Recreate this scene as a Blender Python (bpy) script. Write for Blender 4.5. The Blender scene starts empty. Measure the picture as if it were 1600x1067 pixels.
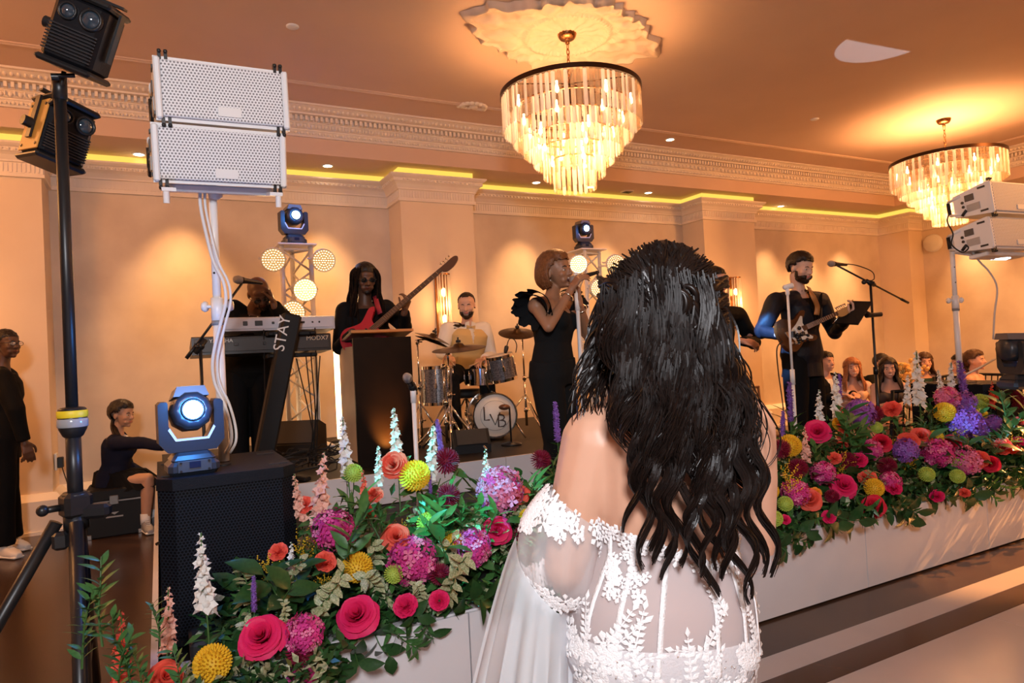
import bpy, bmesh, math, random
import numpy as np
from mathutils import Vector, Matrix, Quaternion, noise as mnoise
random.seed(7); np.random.seed(7)
PI = math.pi
S = bpy.context.scene
COL = S.collection
# ---------------------------------------------------------------- camera
H = 1.40
YAW, PITCH, ROLL, FPX = math.radians(27.59), math.radians(1.137), math.radians(-2.974), 1060.0
_f = Vector((math.sin(YAW)*math.cos(PITCH), math.cos(YAW)*math.cos(PITCH), math.sin(PITCH)))
_r = Vector((math.cos(YAW), -math.sin(YAW), 0.0)); _u = _r.cross(_f)
_c, _s = math.cos(ROLL), math.sin(ROLL)
CR, CU, CF = _c*_r + _s*_u, -_s*_r + _c*_u, _f
CP = Vector((0, 0, H))
cam = bpy.data.cameras.new('camera'); cam.lens = FPX*36/1600; cam.sensor_width = 36; cam.clip_start = .05; cam.clip_end = 100
co = bpy.data.objects.new('camera', cam); COL.objects.link(co)
m4 = Matrix((CR, CU, -CF)).transposed().to_4x4(); m4.translation = CP; co.matrix_world = m4
S.camera = co
cam.dof.use_dof = False
def ray(px, py): return CF + (px-800)/FPX*CR - (py-533.5)/FPX*CU
def D(px, py, d): return CP + d*ray(px, py)
def onY(px, py, Y): v = ray(px, py); return CP + v*(Y/v.y)
def onX(px, py, X): v = ray(px, py); return CP + v*(X/v.x)
def onZ(px, py, Z): v = ray(px, py); return CP + v*((Z-H)/v.z)
def dep(p): return (Vector(p)-CP).dot(CF)
# ---------------------------------------------------------------- world, lights, exposure
w = bpy.data.worlds.new('world'); S.world = w; w.use_nodes = True
w.node_tree.nodes['Background'].inputs[0].default_value = (1.0, .72, .5, 1)
w.node_tree.nodes['Background'].inputs[1].default_value = .01
S.view_settings.view_transform = 'Standard'; S.view_settings.look = 'None'
S.view_settings.exposure = 0.0; S.view_settings.gamma = 1.0; S.view_settings.use_curve_mapping = False
WARM = (1.0, .47, .17); AMBER = (1.0, .40, .11)
def lamp(name, kind, loc, energy, color, target=None, **kw):
    L = bpy.data.lights.new(name, kind); L.energy = energy; L.color = color
    for k, v in kw.items(): setattr(L, k, v)
    o = bpy.data.objects.new(name, L); COL.objects.link(o); o.location = loc
    if target is not None:
        o.rotation_euler = (Vector(target)-Vector(loc)).to_track_quat('-Z', 'Y').to_euler()
    return o
CEIL, SOFF, YW, YP, YS = 4.08, 3.66, 8.0, 7.55, 7.35
CH1, CH2 = Vector((3.15, 4.74, CEIL)), Vector((8.88, 4.95, CEIL))
CHL = Vector((-2.6, 4.74, CEIL))
# the chandeliers' own bulbs
for i, (c, e) in enumerate(((CH1, 85), (CH2, 110), (CHL, 60), (Vector((3.15, -1.6, CEIL)), 35), (Vector((8.88, -1.6, CEIL)), 40))):
    lamp('chandelier_light', 'POINT', c+Vector((0, 0, -.95)), e, WARM, shadow_soft_size=.22)
for c, e in ((CH1, 1.5), (CH2, 30)):
    lamp('chandelier_uplight', 'SPOT', c+Vector((0, 0, -.60)), e*4, WARM, c+Vector((0, 0, 1)), spot_size=2.75, spot_blend=.9, shadow_soft_size=.3)
# soft white area fill added above and behind the camera for the photographer's bounce light
lamp('flash_bounce_fill', 'AREA', (-.65, -1.4, 2.65), 100, (0.97, .96, 1.0), (1.6, 3.0, .9), size=.55, shape='SQUARE', spread=2.6)
# wall washers in the soffit, one per recessed light
DL = [D(217, 241, 1), D(512, 259, 1), D(838, 285, 1), D(923, 292, 1), D(1013, 301, 1), D(1220, 322, 1), D(1281, 330, 1), D(1338, 336, 1)]
DL = [CP+(p-CP)*((SOFF-H)/(p.z-H)) for p in DL]
WASH = [(-1.9, 7.45), (.25, 7.46), (1.7, 7.46), (4.35, 7.46), (5.75, 7.46), (9.0, 7.46), (9.9, 7.46), (10.9, 7.46), (12.0, 6.5), (12.0, 5.3)]
for i, (x, y) in enumerate(WASH):
    tgt = (x, 7.98, 0) if x < 11.9 else (12.38, y, 0)
    lamp('wall_washer', 'SPOT', (x, y, SOFF-.03), 290 if x > -1 else 140, (1.0, .52, .21), tgt, spot_size=1.1, spot_blend=1.0, shadow_soft_size=.04)
# amber area lights added to tint the right side and left corner orange
lamp('amber_wash', 'AREA', (9.3, 1.0, 3.95), 320, AMBER, (9.6, 5.5, 1.0), size=.8, shape='DISK')
lamp('amber_wash', 'AREA', (-3.0, 5.2, 3.9), 60, AMBER, (-1.2, 7.5, 1.2), size=.6, shape='DISK')
lamp('amber_floor', 'SPOT', (9.5, 1.9, 3.6), 6500, AMBER, (4.85, 2.22, 0), spot_size=.24, spot_blend=.5, shadow_soft_size=.03)
lamp('amber_spot', 'SPOT', (7.2, 2.6, 3.9), 520, AMBER, D(1420, 585, 7.0), spot_size=.75, spot_blend=.6, shadow_soft_size=.1)  # added to brighten the guests at the table
# tripod-light beams on the flowers, moving-head spot for the round ceiling patch
lamp('teal_beam', 'SPOT', D(150, 62, 2.15), 560, (.08, .85, .92), D(705, 745, 2.85), spot_size=.40, spot_blend=.8, shadow_soft_size=.03)
lamp('teal_beam', 'SPOT', D(112, 200, 2.25), 1900, (.20, .60, 1.0), D(1482, 632, 4.3), spot_size=.105, spot_blend=.7, shadow_soft_size=.03)
lamp('ceiling_beam', 'SPOT', (5.9, 2.75, 1.35), 230, (.55, .72, 1.0), onZ(1393, 62, CEIL), spot_size=.30, spot_blend=.06, shadow_soft_size=.004)
lamp('blue_rim', 'SPOT', (2.0, 2.6, 3.2), 5200, (.12, .40, 1.0), D(1186, 500, 5.2), spot_size=.11, spot_blend=.6, shadow_soft_size=.04)
# ---------------------------------------------------------------- materials
MATS = {}
def mat(name, col, rough=.5, metal=0.0, col2=None, nscale=20, bump=0.0, bscale=None, emit=None, estr=0, trans=None, coat=0, sheen=0, sub=0, spec=None, aniso=0, wave=None):
    if name in MATS: return MATS[name]
    m = bpy.data.materials.new(name); m.use_nodes = True; nt = m.node_tree; b = nt.nodes['Principled BSDF']
    b.inputs['Base Color'].default_value = (*col, 1); b.inputs['Roughness'].default_value = rough; b.inputs['Metallic'].default_value = metal
    if coat: b.inputs['Coat Weight'].default_value = coat
    if sheen: b.inputs['Sheen Weight'].default_value = sheen; b.inputs['Sheen Roughness'].default_value = .4
    if sub: b.inputs['Subsurface Weight'].default_value = sub; b.inputs['Subsurface Radius'].default_value = (.02, .008, .004)
    if spec is not None: b.inputs['Specular IOR Level'].default_value = spec
    if emit: b.inputs['Emission Color'].default_value = (*emit, 1); b.inputs['Emission Strength'].default_value = estr
    tc = nt.nodes.new('ShaderNodeTexCoord')
    if col2 or bump:
        n = nt.nodes.new('ShaderNodeTexNoise'); n.inputs['Scale'].default_value = nscale; n.inputs['Detail'].default_value = 5
        nt.links.new(tc.outputs['Object'], n.inputs['Vector'])
    if col2:
        r = nt.nodes.new('ShaderNodeValToRGB'); r.color_ramp.elements[0].color = (*col, 1); r.color_ramp.elements[1].color = (*col2, 1)
        r.color_ramp.elements[0].position = .35; r.color_ramp.elements[1].position = .65
        nt.links.new(n.outputs['Fac'], r.inputs[0]); nt.links.new(r.outputs[0], b.inputs['Base Color'])
    if bump:
        n2 = nt.nodes.new('ShaderNodeTexNoise'); n2.inputs['Scale'].default_value = bscale or nscale; n2.inputs['Detail'].default_value = 3
        nt.links.new(tc.outputs['Object'], n2.inputs['Vector'])
        bp = nt.nodes.new('ShaderNodeBump'); bp.inputs['Strength'].default_value = bump; bp.inputs['Distance'].default_value = .01
        nt.links.new(n2.outputs['Fac'], bp.inputs['Height']); nt.links.new(bp.outputs[0], b.inputs['Normal'])
    if trans:   # (transparent share, translucent share)
        out = nt.nodes['Material Output']; tp = nt.nodes.new('ShaderNodeBsdfTransparent'); tl = nt.nodes.new('ShaderNodeBsdfTranslucent')
        tl.inputs[0].default_value = (*col, 1)
        m1 = nt.nodes.new('ShaderNodeMixShader'); m1.inputs[0].default_value = trans[1]
        nt.links.new(b.outputs[0], m1.inputs[1]); nt.links.new(tl.outputs[0], m1.inputs[2])
        m2 = nt.nodes.new('ShaderNodeMixShader'); m2.inputs[0].default_value = trans[0]
        nt.links.new(m1.outputs[0], m2.inputs[1]); nt.links.new(tp.outputs[0], m2.inputs[2]); nt.links.new(m2.outputs[0], out.inputs[0])
    MATS[name] = m
    return m
def emis(name, col, st):
    if name in MATS: return MATS[name]
    m = mat(name, (0, 0, 0), .4, emit=col, estr=st); return m
M_black = mat('black_metal', (.012, .012, .013), .38)
M_satin = mat('satin_black', (.009, .009, .010), .55, spec=.25, bump=.05, bscale=200)
M_rubber = mat('black_rubber', (.01, .01, .01), .7)
M_white = mat('white_metal', (.80, .79, .78), .35)
M_chrome = mat('chrome', (.75, .72, .68), .12, 1.0)
M_brass = mat('bronze', (.36, .17, .07), .25, 1.0)
M_cream = mat('cream_paint', (.84, .74, .62), .5, col2=(.81, .70, .585), nscale=4)
M_plaster = mat('plaster_wall', (.72, .60, .47), .62, col2=(.62, .50, .385), nscale=2.2, bump=.03, bscale=9)
M_ceil = mat('ceiling_paint', (.68, .49, .37), .7, col2=(.65, .465, .35), nscale=1.5)
# ---------------------------------------------------------------- mesh helpers
ORG = {}
def _tag(o, label=None, cat=None, group=None, kind=None):
    if label: o['label'] = label
    if cat: o['category'] = cat
    if group: o['group'] = group
    if kind: o['kind'] = kind
    return o
def thing(name, label, cat, loc=(0, 0, 0), group=None, rz=0.0, origin=None):
    o = bpy.data.objects.new(name, None); COL.objects.link(o); o.location = loc; o.rotation_euler = (0, 0, rz); o.empty_display_size = .05
    ORG[o.name] = Vector(origin if origin is not None else loc)
    return _tag(o, label, cat, group)
class MB:
    def __init__(s): s.v = []; s.f = []; s.mi = []; s.sm = []; s.cur = 0
    def add(s, vs, fs, smooth=True):
        b = len(s.v); s.v.extend([tuple(v) for v in vs])
        for f in fs: s.f.append(tuple(i+b for i in f)); s.mi.append(s.cur); s.sm.append(smooth)
        return s
    def mesh(s, name, mats, org=Vector((0, 0, 0))):
        me = bpy.data.meshes.new(name); ox, oy, oz = org
        me.from_pydata([(x-ox, y-oy, z-oz) for x, y, z in s.v], [], s.f)
        for m in (mats if isinstance(mats, (list, tuple)) else [mats]): me.materials.append(m)
        me.polygons.foreach_set('material_index', s.mi); me.polygons.foreach_set('use_smooth', s.sm); me.update()
        return me
    def build(s, name, mats, parent=None, origin=None, label=None, cat=None, group=None, kind=None):
        org = ORG[parent.name] if parent is not None else Vector(origin or (0, 0, 0))
        o = bpy.data.objects.new(name, s.mesh(name, mats, org)); COL.objects.link(o)
        if parent is not None: o.parent = parent
        else: o.location = org
        ORG[o.name] = org
        return _tag(o, label, cat, group, kind)
    def box(s, c, size, rot=None, bev=0.0, taper=1.0):
        x, y, z = size[0]/2, size[1]/2, size[2]/2; R_ = rot if rot is not None else Matrix.Identity(3); c = Vector(c)
        if bev <= 0:
            vs = [Vector((a*x*(taper if k > 0 else 1), b*y*(taper if k > 0 else 1), k*z)) for k in (-1, 1) for b in (-1, 1) for a in (-1, 1)]
            fs = [(0, 2, 3, 1), (4, 5, 7, 6), (0, 1, 5, 4), (2, 6, 7, 3), (0, 4, 6, 2), (1, 3, 7, 5)]
            return s.add([c+R_@v for v in vs], fs, False)
        vs = []; fs = []
        def ring(hx, hy, hz, bb):
            i = len(vs); q = [(hx-bb, -hy), (hx, -hy+bb), (hx, hy-bb), (hx-bb, hy), (-hx+bb, hy), (-hx, hy-bb), (-hx, -hy+bb), (-hx+bb, -hy)]
            vs.extend(Vector((a, b, hz)) for a, b in q); return i
        r0 = ring(x-bev, y-bev, -z, bev*.5); r1 = ring(x, y, -z+bev, bev); r2 = ring(x*taper, y*taper, z-bev, bev); r3 = ring(x*taper-bev, y*taper-bev, z, bev*.5)
        for a, b in ((r0, r1), (r1, r2), (r2, r3)):
            for i in range(8): j = (i+1) % 8; fs.append((a+i, a+j, b+j, b+i))
        fs.append(tuple(r0+i for i in reversed(range(8)))); fs.append(tuple(r3+i for i in range(8)))
        return s.add([c+R_@v for v in vs], fs, False)
    def tube(s, pts, r, n=8, closed=False, caps=True):
        pts = [Vector(p) for p in pts]; N = len(pts)
        rr = [r]*N if not hasattr(r, '__len__') else list(r)
        T = []
        for i in range(N):
            a = pts[i-1] if (i > 0 or closed) else pts[i]; b = pts[(i+1) % N] if (i < N-1 or closed) else pts[i]
            t = b-a; T.append(t.normalized() if t.length > 1e-9 else Vector((0, 0, 1)))
        t0 = T[0]; up = Vector((0, 0, 1)) if abs(t0.z) < .9 else Vector((1, 0, 0))
        nrm = t0.cross(up).normalized(); vs = []
        for i in range(N):
            if i: 
                q = T[i-1].rotation_difference(T[i]); nrm = q@nrm
                nrm = (nrm-T[i]*nrm.dot(T[i])).normalized()
            bn = T[i].cross(nrm)
            vs.extend(pts[i]+rr[i]*(math.cos(2*PI*k/n)*nrm+math.sin(2*PI*k/n)*bn) for k in range(n))
        fs = []
        for i in range(N if closed else N-1):
            j = (i+1) % N
            for k in range(n): l = (k+1) % n; fs.append((i*n+k, i*n+l, j*n+l, j*n+k))
        if caps and not closed: fs.append(tuple(reversed(range(n)))); fs.append(tuple((N-1)*n+k for k in range(n)))
        return s.add(vs, fs, n > 5)
    def cyl(s, a, b, r, r2=None, n=16):
        a, b = Vector(a), Vector(b); return s.lathe(a, b-a, [(0, 0), (r, 0), (r if r2 is None else r2, (b-a).length), (0, (b-a).length)], n, flat=True)
    def lathe(s, org, axis, prof, n=24, flat=False, a0=0, a1=2*PI):
        org, ax = Vector(org), Vector(axis).normalized(); up = Vector((0, 0, 1)) if abs(ax.z) < .9 else Vector((1, 0, 0))
        e1 = ax.cross(up).normalized(); e2 = ax.cross(e1)
        full = abs(a1-a0-2*PI) < 1e-6; cnt = n if full else n+1
        def rings(pr):
            vs = []
            for r, h in pr:
                for k in range(cnt):
                    t = a0+(a1-a0)*k/n; vs.append(org+ax*h+r*(math.cos(t)*e1+math.sin(t)*e2))
            fs = []
            for i in range(len(pr)-1):
                for k in range(n):
                    l = (k+1) % cnt
                    q = (i*cnt+k, i*cnt+l, (i+1)*cnt+l, (i+1)*cnt+k)
                    if pr[i][0] < 1e-7: q = (q[0], q[2], q[3])
                    elif pr[i+1][0] < 1e-7: q = (q[0], q[1], q[2])
                    fs.append(tuple(reversed(q)))
            s.add(vs, fs, True)
        if flat:
            for i in range(len(prof)-1): rings(prof[i:i+2])
        else: rings(prof)
        return s
    def ell(s, c, rad, rot=None, n=12, m=8):
        c = Vector(c); R_ = rot if rot is not None else Matrix.Identity(3); vs = []; fs = []
        for i in range(m+1):
            t = PI*i/m
            for k in range(n): p = 2*PI*k/n; vs.append(c+R_@Vector((rad[0]*math.sin(t)*math.cos(p), rad[1]*math.sin(t)*math.sin(p), rad[2]*math.cos(t))))
        for i in range(m):
            for k in range(n):
                l = (k+1) % n; q = (i*n+k, (i+1)*n+k, (i+1)*n+l, i*n+l)
                fs.append((q[0], q[1], q[2]) if i == 0 else ((q[0], q[1], q[3]) if i == m-1 else q))
        return s.add(vs, fs, True)
    def sph(s, c, r, n=12, m=8): return s.ell(c, (r, r, r), None, n, m)
    def prism(s, poly, org, ex, ey, ez, h):   # polygon in (ex,ey) plane extruded along ez by h
        org, ex, ey, ez = Vector(org), Vector(ex), Vector(ey), Vector(ez); n = len(poly)
        vs = [org+ex*a+ey*b for a, b in poly]+[org+ex*a+ey*b+ez*h for a, b in poly]
        fs = [tuple(reversed(range(n))), tuple(range(n, 2*n))]+[(i, (i+1) % n, n+(i+1) % n, n+i) for i in range(n)]
        return s.add(vs, fs, False)
    def ribbon(s, pts, wid, thick):           # flat strap: pts with side vectors
        vs = []; fs = []
        for i, (p, sd, nm) in enumerate(pts):
            p, sd, nm = Vector(p), Vector(sd).normalized(), Vector(nm).normalized()
            vs += [p-sd*wid/2-nm*thick/2, p+sd*wid/2-nm*thick/2, p+sd*wid/2+nm*thick/2, p-sd*wid/2+nm*thick/2]
        for i in range(len(pts)-1):
            for k in range(4): l = (k+1) % 4; fs.append((i*4+k, i*4+l, i*4+4+l, i*4+4+k))
        n = len(pts)*4; fs += [(3, 2, 1, 0), (n-4, n-3, n-2, n-1)]
        return s.add(vs, fs, True)
def frame(fwd, up=(0, 0, 1)):  # matrix with columns right, forward, up
    f = Vector(fwd).normalized(); u = Vector(up); r = f.cross(u).normalized(); u = r.cross(f)
    return Matrix((r, f, u)).transposed()
def rotz(a): return Matrix.Rotation(a, 3, 'Z')
def bez(p0, p1, p2, p3, n=12):
    out = []
    for i in range(n+1):
        t = i/n; a, b, c, d = (1-t)**3, 3*t*(1-t)**2, 3*t*t*(1-t), t**3
        out.append(Vector(p0)*a+Vector(p1)*b+Vector(p2)*c+Vector(p3)*d)
    return out
def spline(pts, n=6):
    P = [Vector(p) for p in pts]; P = [P[0]*2-P[1]]+P+[P[-1]*2-P[-2]]; out = []
    for i in range(1, len(P)-2):
        for k in range(n):
            t = k/n; out.append(.5*((2*P[i])+(-P[i-1]+P[i+1])*t+(2*P[i-1]-5*P[i]+4*P[i+1]-P[i+2])*t*t+(-P[i-1]+3*P[i]-3*P[i+1]+P[i+2])*t**3))
    out.append(P[-2]); return out
def copy_tree(o, parent=None, loc=None, rot=None, scale=None, label=None, group=None):
    c = o.copy(); COL.objects.link(c)
    if parent is not None: c.parent = parent
    if loc is not None: c.location = loc
    if rot is not None: c.rotation_euler = rot
    if scale is not None: c.scale = (scale,)*3
    if label: c['label'] = label
    if group: c['group'] = group
    for ch in list(o.children): copy_tree(ch, c)
    ORG[c.name] = Vector(c.location)
    return c
def text_mesh(txt, size, org, ex, ey, name, material, parent, extrude=.002):
    cu = bpy.data.curves.new(name, 'FONT'); cu.body = txt; cu.size = size; cu.extrude = extrude; cu.align_x = 'CENTER'; cu.align_y = 'CENTER'; cu.resolution_u = 3
    t = bpy.data.objects.new(name, cu); COL.objects.link(t)
    dg = bpy.context.evaluated_depsgraph_get(); me = bpy.data.meshes.new_from_object(t.evaluated_get(dg)); bpy.data.objects.remove(t)
    ex, ey = Vector(ex).normalized(), Vector(ey).normalized(); ez = ex.cross(ey)
    M = Matrix((ex, ey, ez)).transposed().to_4x4(); M.translation = Vector(org)-ORG[parent.name]; me.transform(M)
    me.materials.clear(); me.materials.append(material); me.name = name
    o = bpy.data.objects.new(name, me); COL.objects.link(o); o.parent = parent; ORG[o.name] = ORG[parent.name]
    return o
def struct(mb, name, mats, parent=None):
    return mb.build(name, mats, parent, kind='structure' if parent is None else None)
# ================================================================ ROOM
def sweep(mb, path, prof, side=1, closed=False):
    """profile (offset, z) swept along a plan path with mitred corners; offset goes to the room side"""
    P = [Vector((x, y, 0)) for x, y in path]; N = len(P); rows = []
    for i in range(N):
        d0 = (P[i]-P[i-1]).normalized() if i else None; d1 = (P[i+1]-P[i]).normalized() if i < N-1 else None
        n0 = Vector((d0.y, -d0.x, 0))*side if d0 else None; n1 = Vector((d1.y, -d1.x, 0))*side if d1 else None
        if n0 is None: m = n1
        elif n1 is None: m = n0
        else: m = (n0+n1); m = m/max(m.dot(n1), .2)
        rows.append([P[i]+m*o+Vector((0, 0, z)) for o, z in prof])
    n = len(prof)
    for i in range(N-1):
        for k in range(n-1):
            mb.add([rows[i][k], rows[i+1][k], rows[i+1][k+1], rows[i][k+1]], [(0, 1, 2, 3)], False)
WPATH = [(-4.0, YP), (-.90, YP), (-.90, YW), (2.57, YW), (2.57, YP), (3.50, YP), (3.50, YW), (7.25, YW), (7.25, YP), (8.30, YP), (8.30, YW), (12.0, YW), (12.0, 7.42), (12.4, 7.42), (12.4, -4.0)]
M_floor = mat('dark_floor', (.066, .036, .021), .22, col2=(.050, .027, .016), nscale=3, bump=.02, bscale=60)
b = MB(); b.box((4.3, 2.0, -.05), (16.8, 12.4, .1)); struct(b, 'floor', M_floor)
# walls
b = MB(); b.box((4.3, YW+.1, 2.05), (16.8, .2, 4.1)); wall_back = struct(b, 'wall_back', M_plaster)
M_pil = mat('pilaster_paint', (.78, .63, .47), .55, col2=(.73, .58, .43), nscale=1.5)
for x0, x1 in ((-4.0, -.90), (2.57, 3.50), (7.25, 8.30)):
    b = MB(); b.box(((x0+x1)/2, (YP+YW)/2, 1.85), (x1-x0, YW-YP, 3.68)); o = b.build('pilaster', M_pil, wall_back)
b = MB(); b.box((12.5, 2.0, 2.05), (.2, 12.2, 4.1)); wall_right = struct(b, 'wall_right', M_plaster)
b = MB(); b.box((12.2, 7.71, 1.85), (.4, .58, 3.68)); b.build('pilaster', M_pil, wall_right)
b = MB(); b.box((-4.1, 2.0, 2.05), (.2, 12.2, 4.1)); struct(b, 'wall_left', M_plaster)
b = MB(); b.box((4.3, -4.1, 2.05), (16.8, .2, 4.1)); struct(b, 'wall_front', M_plaster)
# wall cornice with its ornament
WC = [(0, 3.262), (.03, 3.265), (.03, 3.295), (.018, 3.30), (.018, 3.395), (.034, 3.40), (.036, 3.415), (.045, 3.43), (.06, 3.455), (.085, 3.475), (.095, 3.48), (.10, 3.482), (.10, 3.515), (.118, 3.525), (.14, 3.545), (.14, 3.562), (0, 3.565)]
b = MB(); sweep(b, WPATH, WC); cornice = struct(b, 'trim_1', M_cream)
def along(path, step, off):
    """points every step metres along an offset path: (pos, dir, normal)"""
    for i in range(len(path)-1):
        a, c = Vector((*path[i], 0)), Vector((*path[i+1], 0)); d = (c-a); L = d.length; d.normalize(); nn = Vector((d.y, -d.x, 0))
        k = int(L/step)
        for j in range(k):
            yield a+d*(L*(j+.5)/k)+nn*off, d, nn
VIS = WPATH[:-1]+[(12.4, 4.5)]
b = MB()
for p, d, nn in along(VIS, .034, .019): b.box(p+Vector((0, 0, 3.348)), (.014, .012, .080), frame(nn))
for p, d, nn in along(VIS, .05, .102): b.ell(p+Vector((0, 0, 3.498)), (.017, .012, .014), frame(nn), 6, 4)
b.build('frieze_ornament', M_cream, cornice, kind='stuff')
# cove light channel behind the cornice
M_led = emis('cove_led', (1.0, .66, .10), 1.15)
b = MB(); sweep(b, WPATH, [(.004, 3.585), (.012, 3.585), (.012, 3.655), (.004, 3.655)])
b.build('cove_light_strip', M_led, None, label='yellow LED strip glowing in the cove above the wall cornice', cat='light')
# baseboard
BB = [(0, .36), (.03, .36), (.085, .30), (.085, .03), (.10, .03), (.10, 0)]
M_bbase = mat('baseboard_grey', (.62, .56, .50), .5)
b = MB(); sweep(b, WPATH, BB); struct(b, 'baseboard_back', M_cream)
# ceiling: slab, dropped soffit along the walls, crown
b = MB(); b.box((4.3, 2.0, CEIL+.05), (16.8, 12.4, .1)); ceiling = struct(b, 'ceiling', M_ceil)
SX = 11.55
b = MB(); b.box((4.3, (YS+YW+.2)/2, (SOFF+CEIL)/2), (16.8, YW+.2-YS, CEIL-SOFF)); b.build('soffit', M_ceil, ceiling)
b = MB(); b.box(((SX+12.6)/2, 1.7, (SOFF+CEIL)/2), (12.6-SX, 11.3, CEIL-SOFF)); b.build('soffit', M_ceil, ceiling)
CPATH = [(-4.0, YS), (SX, YS), (SX, -4.0)]
CC = [(0, 3.835), (.03, 3.835), (.035, 3.845), (.06, 3.885), (.068, 3.89), (.07, 3.90), (.085, 3.905), (.11, 3.945), (.12, 3.95), (.12, 3.957), (.14, 3.957), (.14, 4.008), (.225, 4.008), (.23, 4.022), (.27, 4.03), (.33, 4.06), (.36, 4.062), (.36, 4.085)]
b = MB(); sweep(b, CPATH, CC); crown = struct(b, 'trim_2', M_cream)
CV = [(-3.2, YS), (SX, YS), (SX, 2.5)]
b = MB()
for p, d, nn in along(CV, .052, .165): b.box(p+Vector((0, 0, 3.983)), (.026, .05, .046), frame(nn))
for p, d, nn in along(CV, .072, .098): b.ell(p+Vector((0, 0, 3.926)), (.022, .016, .024), frame(nn), 8, 5)
for p, d, nn in along(CV, .072, .115):
    b.box(p+d*.036+Vector((0, 0, 3.926)), (.007, .02, .042), frame(nn))
for p, d, nn in along(CV, .062, .05):
    b.ell(p+Vector((0, 0, 3.868)), (.018, .012, .018), frame(nn), 6, 4); b.ell(p+d*.031+Vector((0, 0, 3.858)), (.008, .010, .012), frame(nn), 6, 3)
for p, d, nn in along(CV, .05, .285):
    b.ell(p+Vector((0, 0, 4.036)), (.016, .026, .010), frame(nn+Vector((0, 0, .6))), 6, 4)
b.build('dentil_ornament', M_cream, crown, kind='stuff')
# thin panel moulding on the ceiling with an acanthus mark
b = MB(); yl = onZ(738, 166, CEIL).y
sweep(b, [(-4.0, yl), (SX-.75, yl), (SX-.75, -4.0)], [(0, CEIL), (.0, CEIL-.012), (.02, CEIL-.02), (.035, CEIL-.01), (.05, CEIL-.012), (.05, CEIL)])
b.build('ceiling_moulding', M_ceil, ceiling)
b = MB(); c0 = onZ(738, 166, CEIL)
for i in range(9):
    a = PI*i/8; b.ell(c0+Vector((.13*math.cos(a), -.02-.09*math.sin(a), -.012)), (.035, .035, .02), None, 8, 5)
for s in (-1, 1):
    for i in range(5): b.ell(c0+Vector((s*(.03+.03*i), .02, -.012)), (.022, .03, .018), None, 8, 5)
b.ell(c0+Vector((0, -.03, -.015)), (.05, .05, .025), None, 10, 5); b.build('acanthus_ornament', M_cream, ceiling)
# ceiling medallion, an elongated plaster relief round the canopy
b = MB(); NA, NR = 220, 40; vs = []; fs = []
def med_r(t):
    c, s = abs(math.cos(t)), abs(math.sin(t)); r = 1/((c/.96)**1.35+(s/.60)**1.35)**(1/1.35)
    return r*(1+.035*math.cos(24*t)+.03*math.cos(9*t+1)+.02*math.sin(41*t))
for i in range(NA):
    t = 2*PI*i/NA; R0 = med_r(t)
    for j in range(NR+1):
        q = j/NR; r = R0*q; x, y = r*math.cos(t), r*math.sin(t)
        h = .014
        if r < .33: h = .010+.006*math.cos(16*t)*min(1, r/.2)+.004*math.cos(r*60)
        elif r < .37: h = .036+.006*math.cos(t*60+r*60)
        elif r < .41: h = .022
        else:
            k = (r-.41)/max(R0-.41, .01)
            h = .018+.026*abs(math.sin(7*t+3.2*k*math.cos(2*t)))+.022*mnoise.noise(Vector((x*13, y*13, .3)))+.010*abs(mnoise.noise(Vector((x*26, y*26, 2.))))+(.018 if k > .86 else 0)
        if j == NR: h = 0
        vs.append(CH1+Vector((x, y, -max(h, 0)-.0005)))
for i in range(NA):
    k = (i+1) % NA
    for j in range(NR): fs.append((i*(NR+1)+j, i*(NR+1)+j+1, k*(NR+1)+j+1, k*(NR+1)+j))
b.add(vs, fs); b.build('ceiling_medallion', mat('medallion_plaster', (.60, .47, .37), .7), ceiling)
# recessed lights
M_lens = emis('downlight_lens', (1.0, .80, .52), 14)
def downlight(p, label):
    t = thing('recessed_light', label, 'ceiling light', p, 'recessed downlights')
    b = MB(); b.lathe(Vector(p)+Vector((0, 0, -.006)), (0, 0, 1), [(.05, 0), (.066, 0), (.068, .008), (.05, .008), (.05, 0)], 20); b.build('trim_ring', M_white, t)
    b = MB(); b.lathe(Vector(p)+Vector((0, 0, -.004)), (0, 0, 1), [(0, 0), (.049, .0005), (.049, .004)], 18); b.build('lens', M_lens, t)
DLL = ['recessed soffit downlight between the black stand and the white speaker', 'recessed soffit downlight just right of the white speaker', 'recessed soffit downlight left of the chandelier tip', 'recessed soffit downlight under the near chandelier tip', 'recessed soffit downlight right of the chandelier tip',
       'recessed soffit downlight above the guitarist, first of three', 'recessed soffit downlight above the guitarist, middle of three', 'recessed soffit downlight above the boom microphone, last of three']
for p, l in zip(DL, DLL): downlight(p, l)
downlight(onZ(1047, 218, CEIL), 'recessed light in the main ceiling beside the near chandelier')
def disc(name, label, cat, p, r, h, group=None):
    b = MB(); b.lathe(Vector(p)+Vector((0, 0, -h)), (0, 0, 1), [(0, 0), (r*.8, 0), (r, h*.5), (r, h)], 20); b.build(name, M_white, None, origin=p, label=label, cat=cat, group=group)
disc('smoke_detector', 'flat white round cap on the ceiling above the white speaker', 'detector', onZ(457, 41, CEIL), .05, .012)
disc('smoke_detector', 'flat white round cap on the ceiling left of the far chandelier', 'detector', onZ(1273, 186, CEIL), .05, .012)
# slotted air vent in the soffit
vp = onZ(980, 299, SOFF); t = thing('ceiling_vent', 'small slotted vent in the soffit beside the chandelier tip', 'vent', vp)
b = MB(); b.lathe(vp+Vector((0, 0, -.012)), (0, 0, 1), [(.02, 0), (.09, 0), (.10, .012)], 20); b.build('grille_ring', M_cream, t)
for i in range(4):
    b = MB(); b.box(vp+Vector((0, -.045+.03*i, -.012)), (.13, .008, .01)); b.build('slat', M_black, t)
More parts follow.
